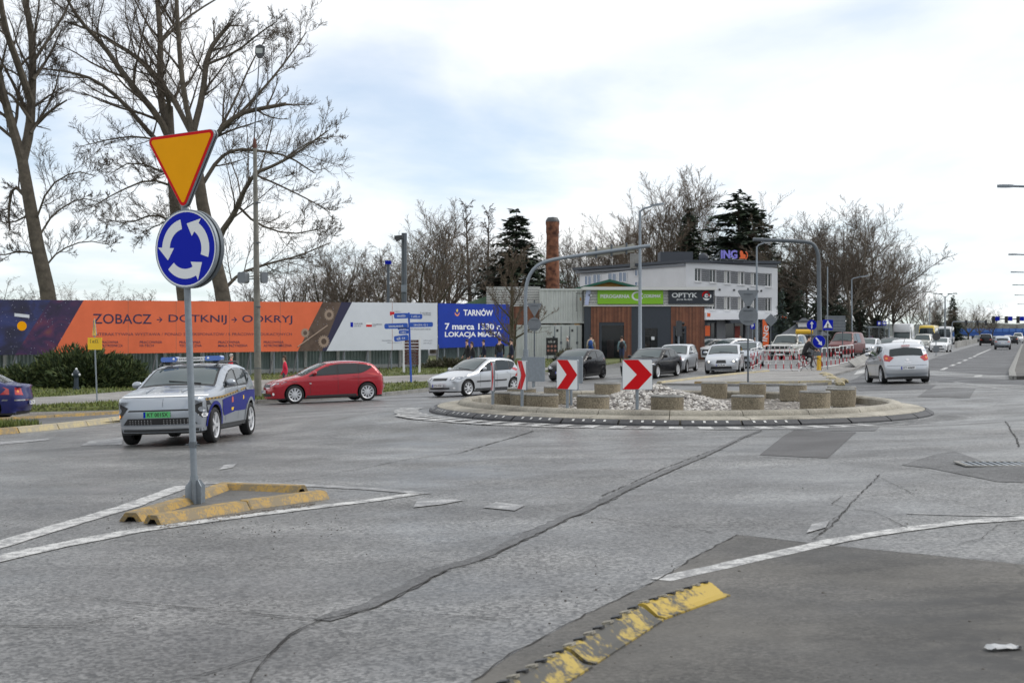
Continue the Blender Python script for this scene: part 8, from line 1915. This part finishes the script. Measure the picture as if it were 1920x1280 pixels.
Y = 230; c = GX(1785, Y); r = thing('signal_gantry', 'arched signal gantry over the oncoming lanes far away', 'gantry', c); z = CZ - (603 - HY) * Y / F - c.z
part('beam', MB().tube(chaikin([(0, 0, 0), (0, 0, z - .6), (.1, 0, z), (.8, 0, z), ((1850 - 1785) * Y / F, 0, z)], 1), .08, 8), 'galv', r)
for px in (1811, 1832, 1848): part('signal', MB().box(((px - 1785) * Y / F, -.1, z - .2), (.3, .3, .9)), 'black', r)
for px, Y, lab in ((1648, 140, 'left blue sign over the bus shelter'), (1658, 141, 'right blue sign over the bus shelter')):
    c = GX(px, Y); r = thing('road_sign', lab, 'road sign', c, 0, 'blue signs by the bus stop'); z = CZ - (606 - HY) * Y / F - c.z; part('post', MB().tube([(0, 0, 0), (0, 0, z)], .035, 6), 'galv_dark', r); part('plate', MB().box((0, -.05, z), (.4, .04, .42)), 'sign_blue', r); part('panel', MB().box((0, -.075, z), (.22, .02, .24)), 'sign_white', r)
c = GX(1645, 142); r = thing('bus_shelter', 'grey glass bus shelter behind the oncoming queue', 'shelter', c); h = CZ - (613 - HY) * 142 / F - c.z
part('roof', MB().box((0, 0, h), (2.2 * 1.0, 1.4, .12)), 'galv', r)
for s in (-1.0, 1.0):
    part('post', MB().box((s, -.6, h / 2), (.08, .08, h)), 'galv', r); part('side_pane', MB().box((s, 0, h / 2), (.03, 1.0, h * .85)), 'pane', r)
part('back_pane', MB().box((0, .6, h / 2), (1.9, .03, h * .85)), 'pane', r); part('poster', MB().box((-.6, .55, h * .45), (.6, .03, .9)), mat('poster_mix', (.4, .12, .1), .6, col2=(.05, .15, .3), vscale=6), r); part('bench', MB().box((.3, .35, .45), (1.1, .35, .06)), 'wood_clad', r)
# right-hand kerb and pavement of the carriageway
kpts = [(1899, 712), (1897, 700), (1906, 675), (1913, 656), (1917, 647)]
kw = [tuple(p) for p in g2(*kpts)]; ext = [(x + 14, y) for x, y in kw]
sheet('pavement', kw + ext[::-1], .13, 'dusty', 3.0, skirt=.2)
kd = densify(kw, 2.0)
for i in range(len(kd) - 1):
    a, b = kd[i], kd[i + 1]; c = (a + b) / 2; d = b - a; o = link('kerb_stone', kb_mesh, bpy.data.objects['pavement']); o.location = (c.x, c.y, gz(c.x, c.y) + .02); o.rotation_euler = (0, 0, math.atan2(d.y, d.x)); o.scale = (d.length / .99, 1.6, 1)
# distant wooded hills
mb = MB(); rnd = random.Random(8); n_ = 90
for i in range(n_ + 1):
    x = -900 + i * 40; hgt = 12 + 26 * math.sin(i * .07 + .6) ** 2 + 14 * (i > 45) + rnd.uniform(0, 5)
    mb.v += [(x, 1500, -5), (x, 1700, hgt), (x, 2200, -5)]
    if i: q = 3 * i; mb.f += [(q - 3, q, q + 1, q - 2), (q - 2, q + 1, q + 2, q - 1)]; mb.mi += [0, 0]
link('hills', mb.mesh('hills', mat('far_forest', (.05, .06, .055), .95, var=.35, vscale=.02), smooth=True, angle=None))['kind'] = 'structure'
# distant trees along the horizon on the right
for i, (px, Y, yt, lab) in enumerate(((1905, 500, 606, 'bare tree far beyond the blue bridge at the right edge'), (1848, 480, 600, 'bare tree far beyond the signals, left one'), (1872, 520, 603, 'bare tree far beyond the signals, right one'))): put_tree(i % 3, px, Y, yt, lab, 1.6, 'trees far beyond the signals')
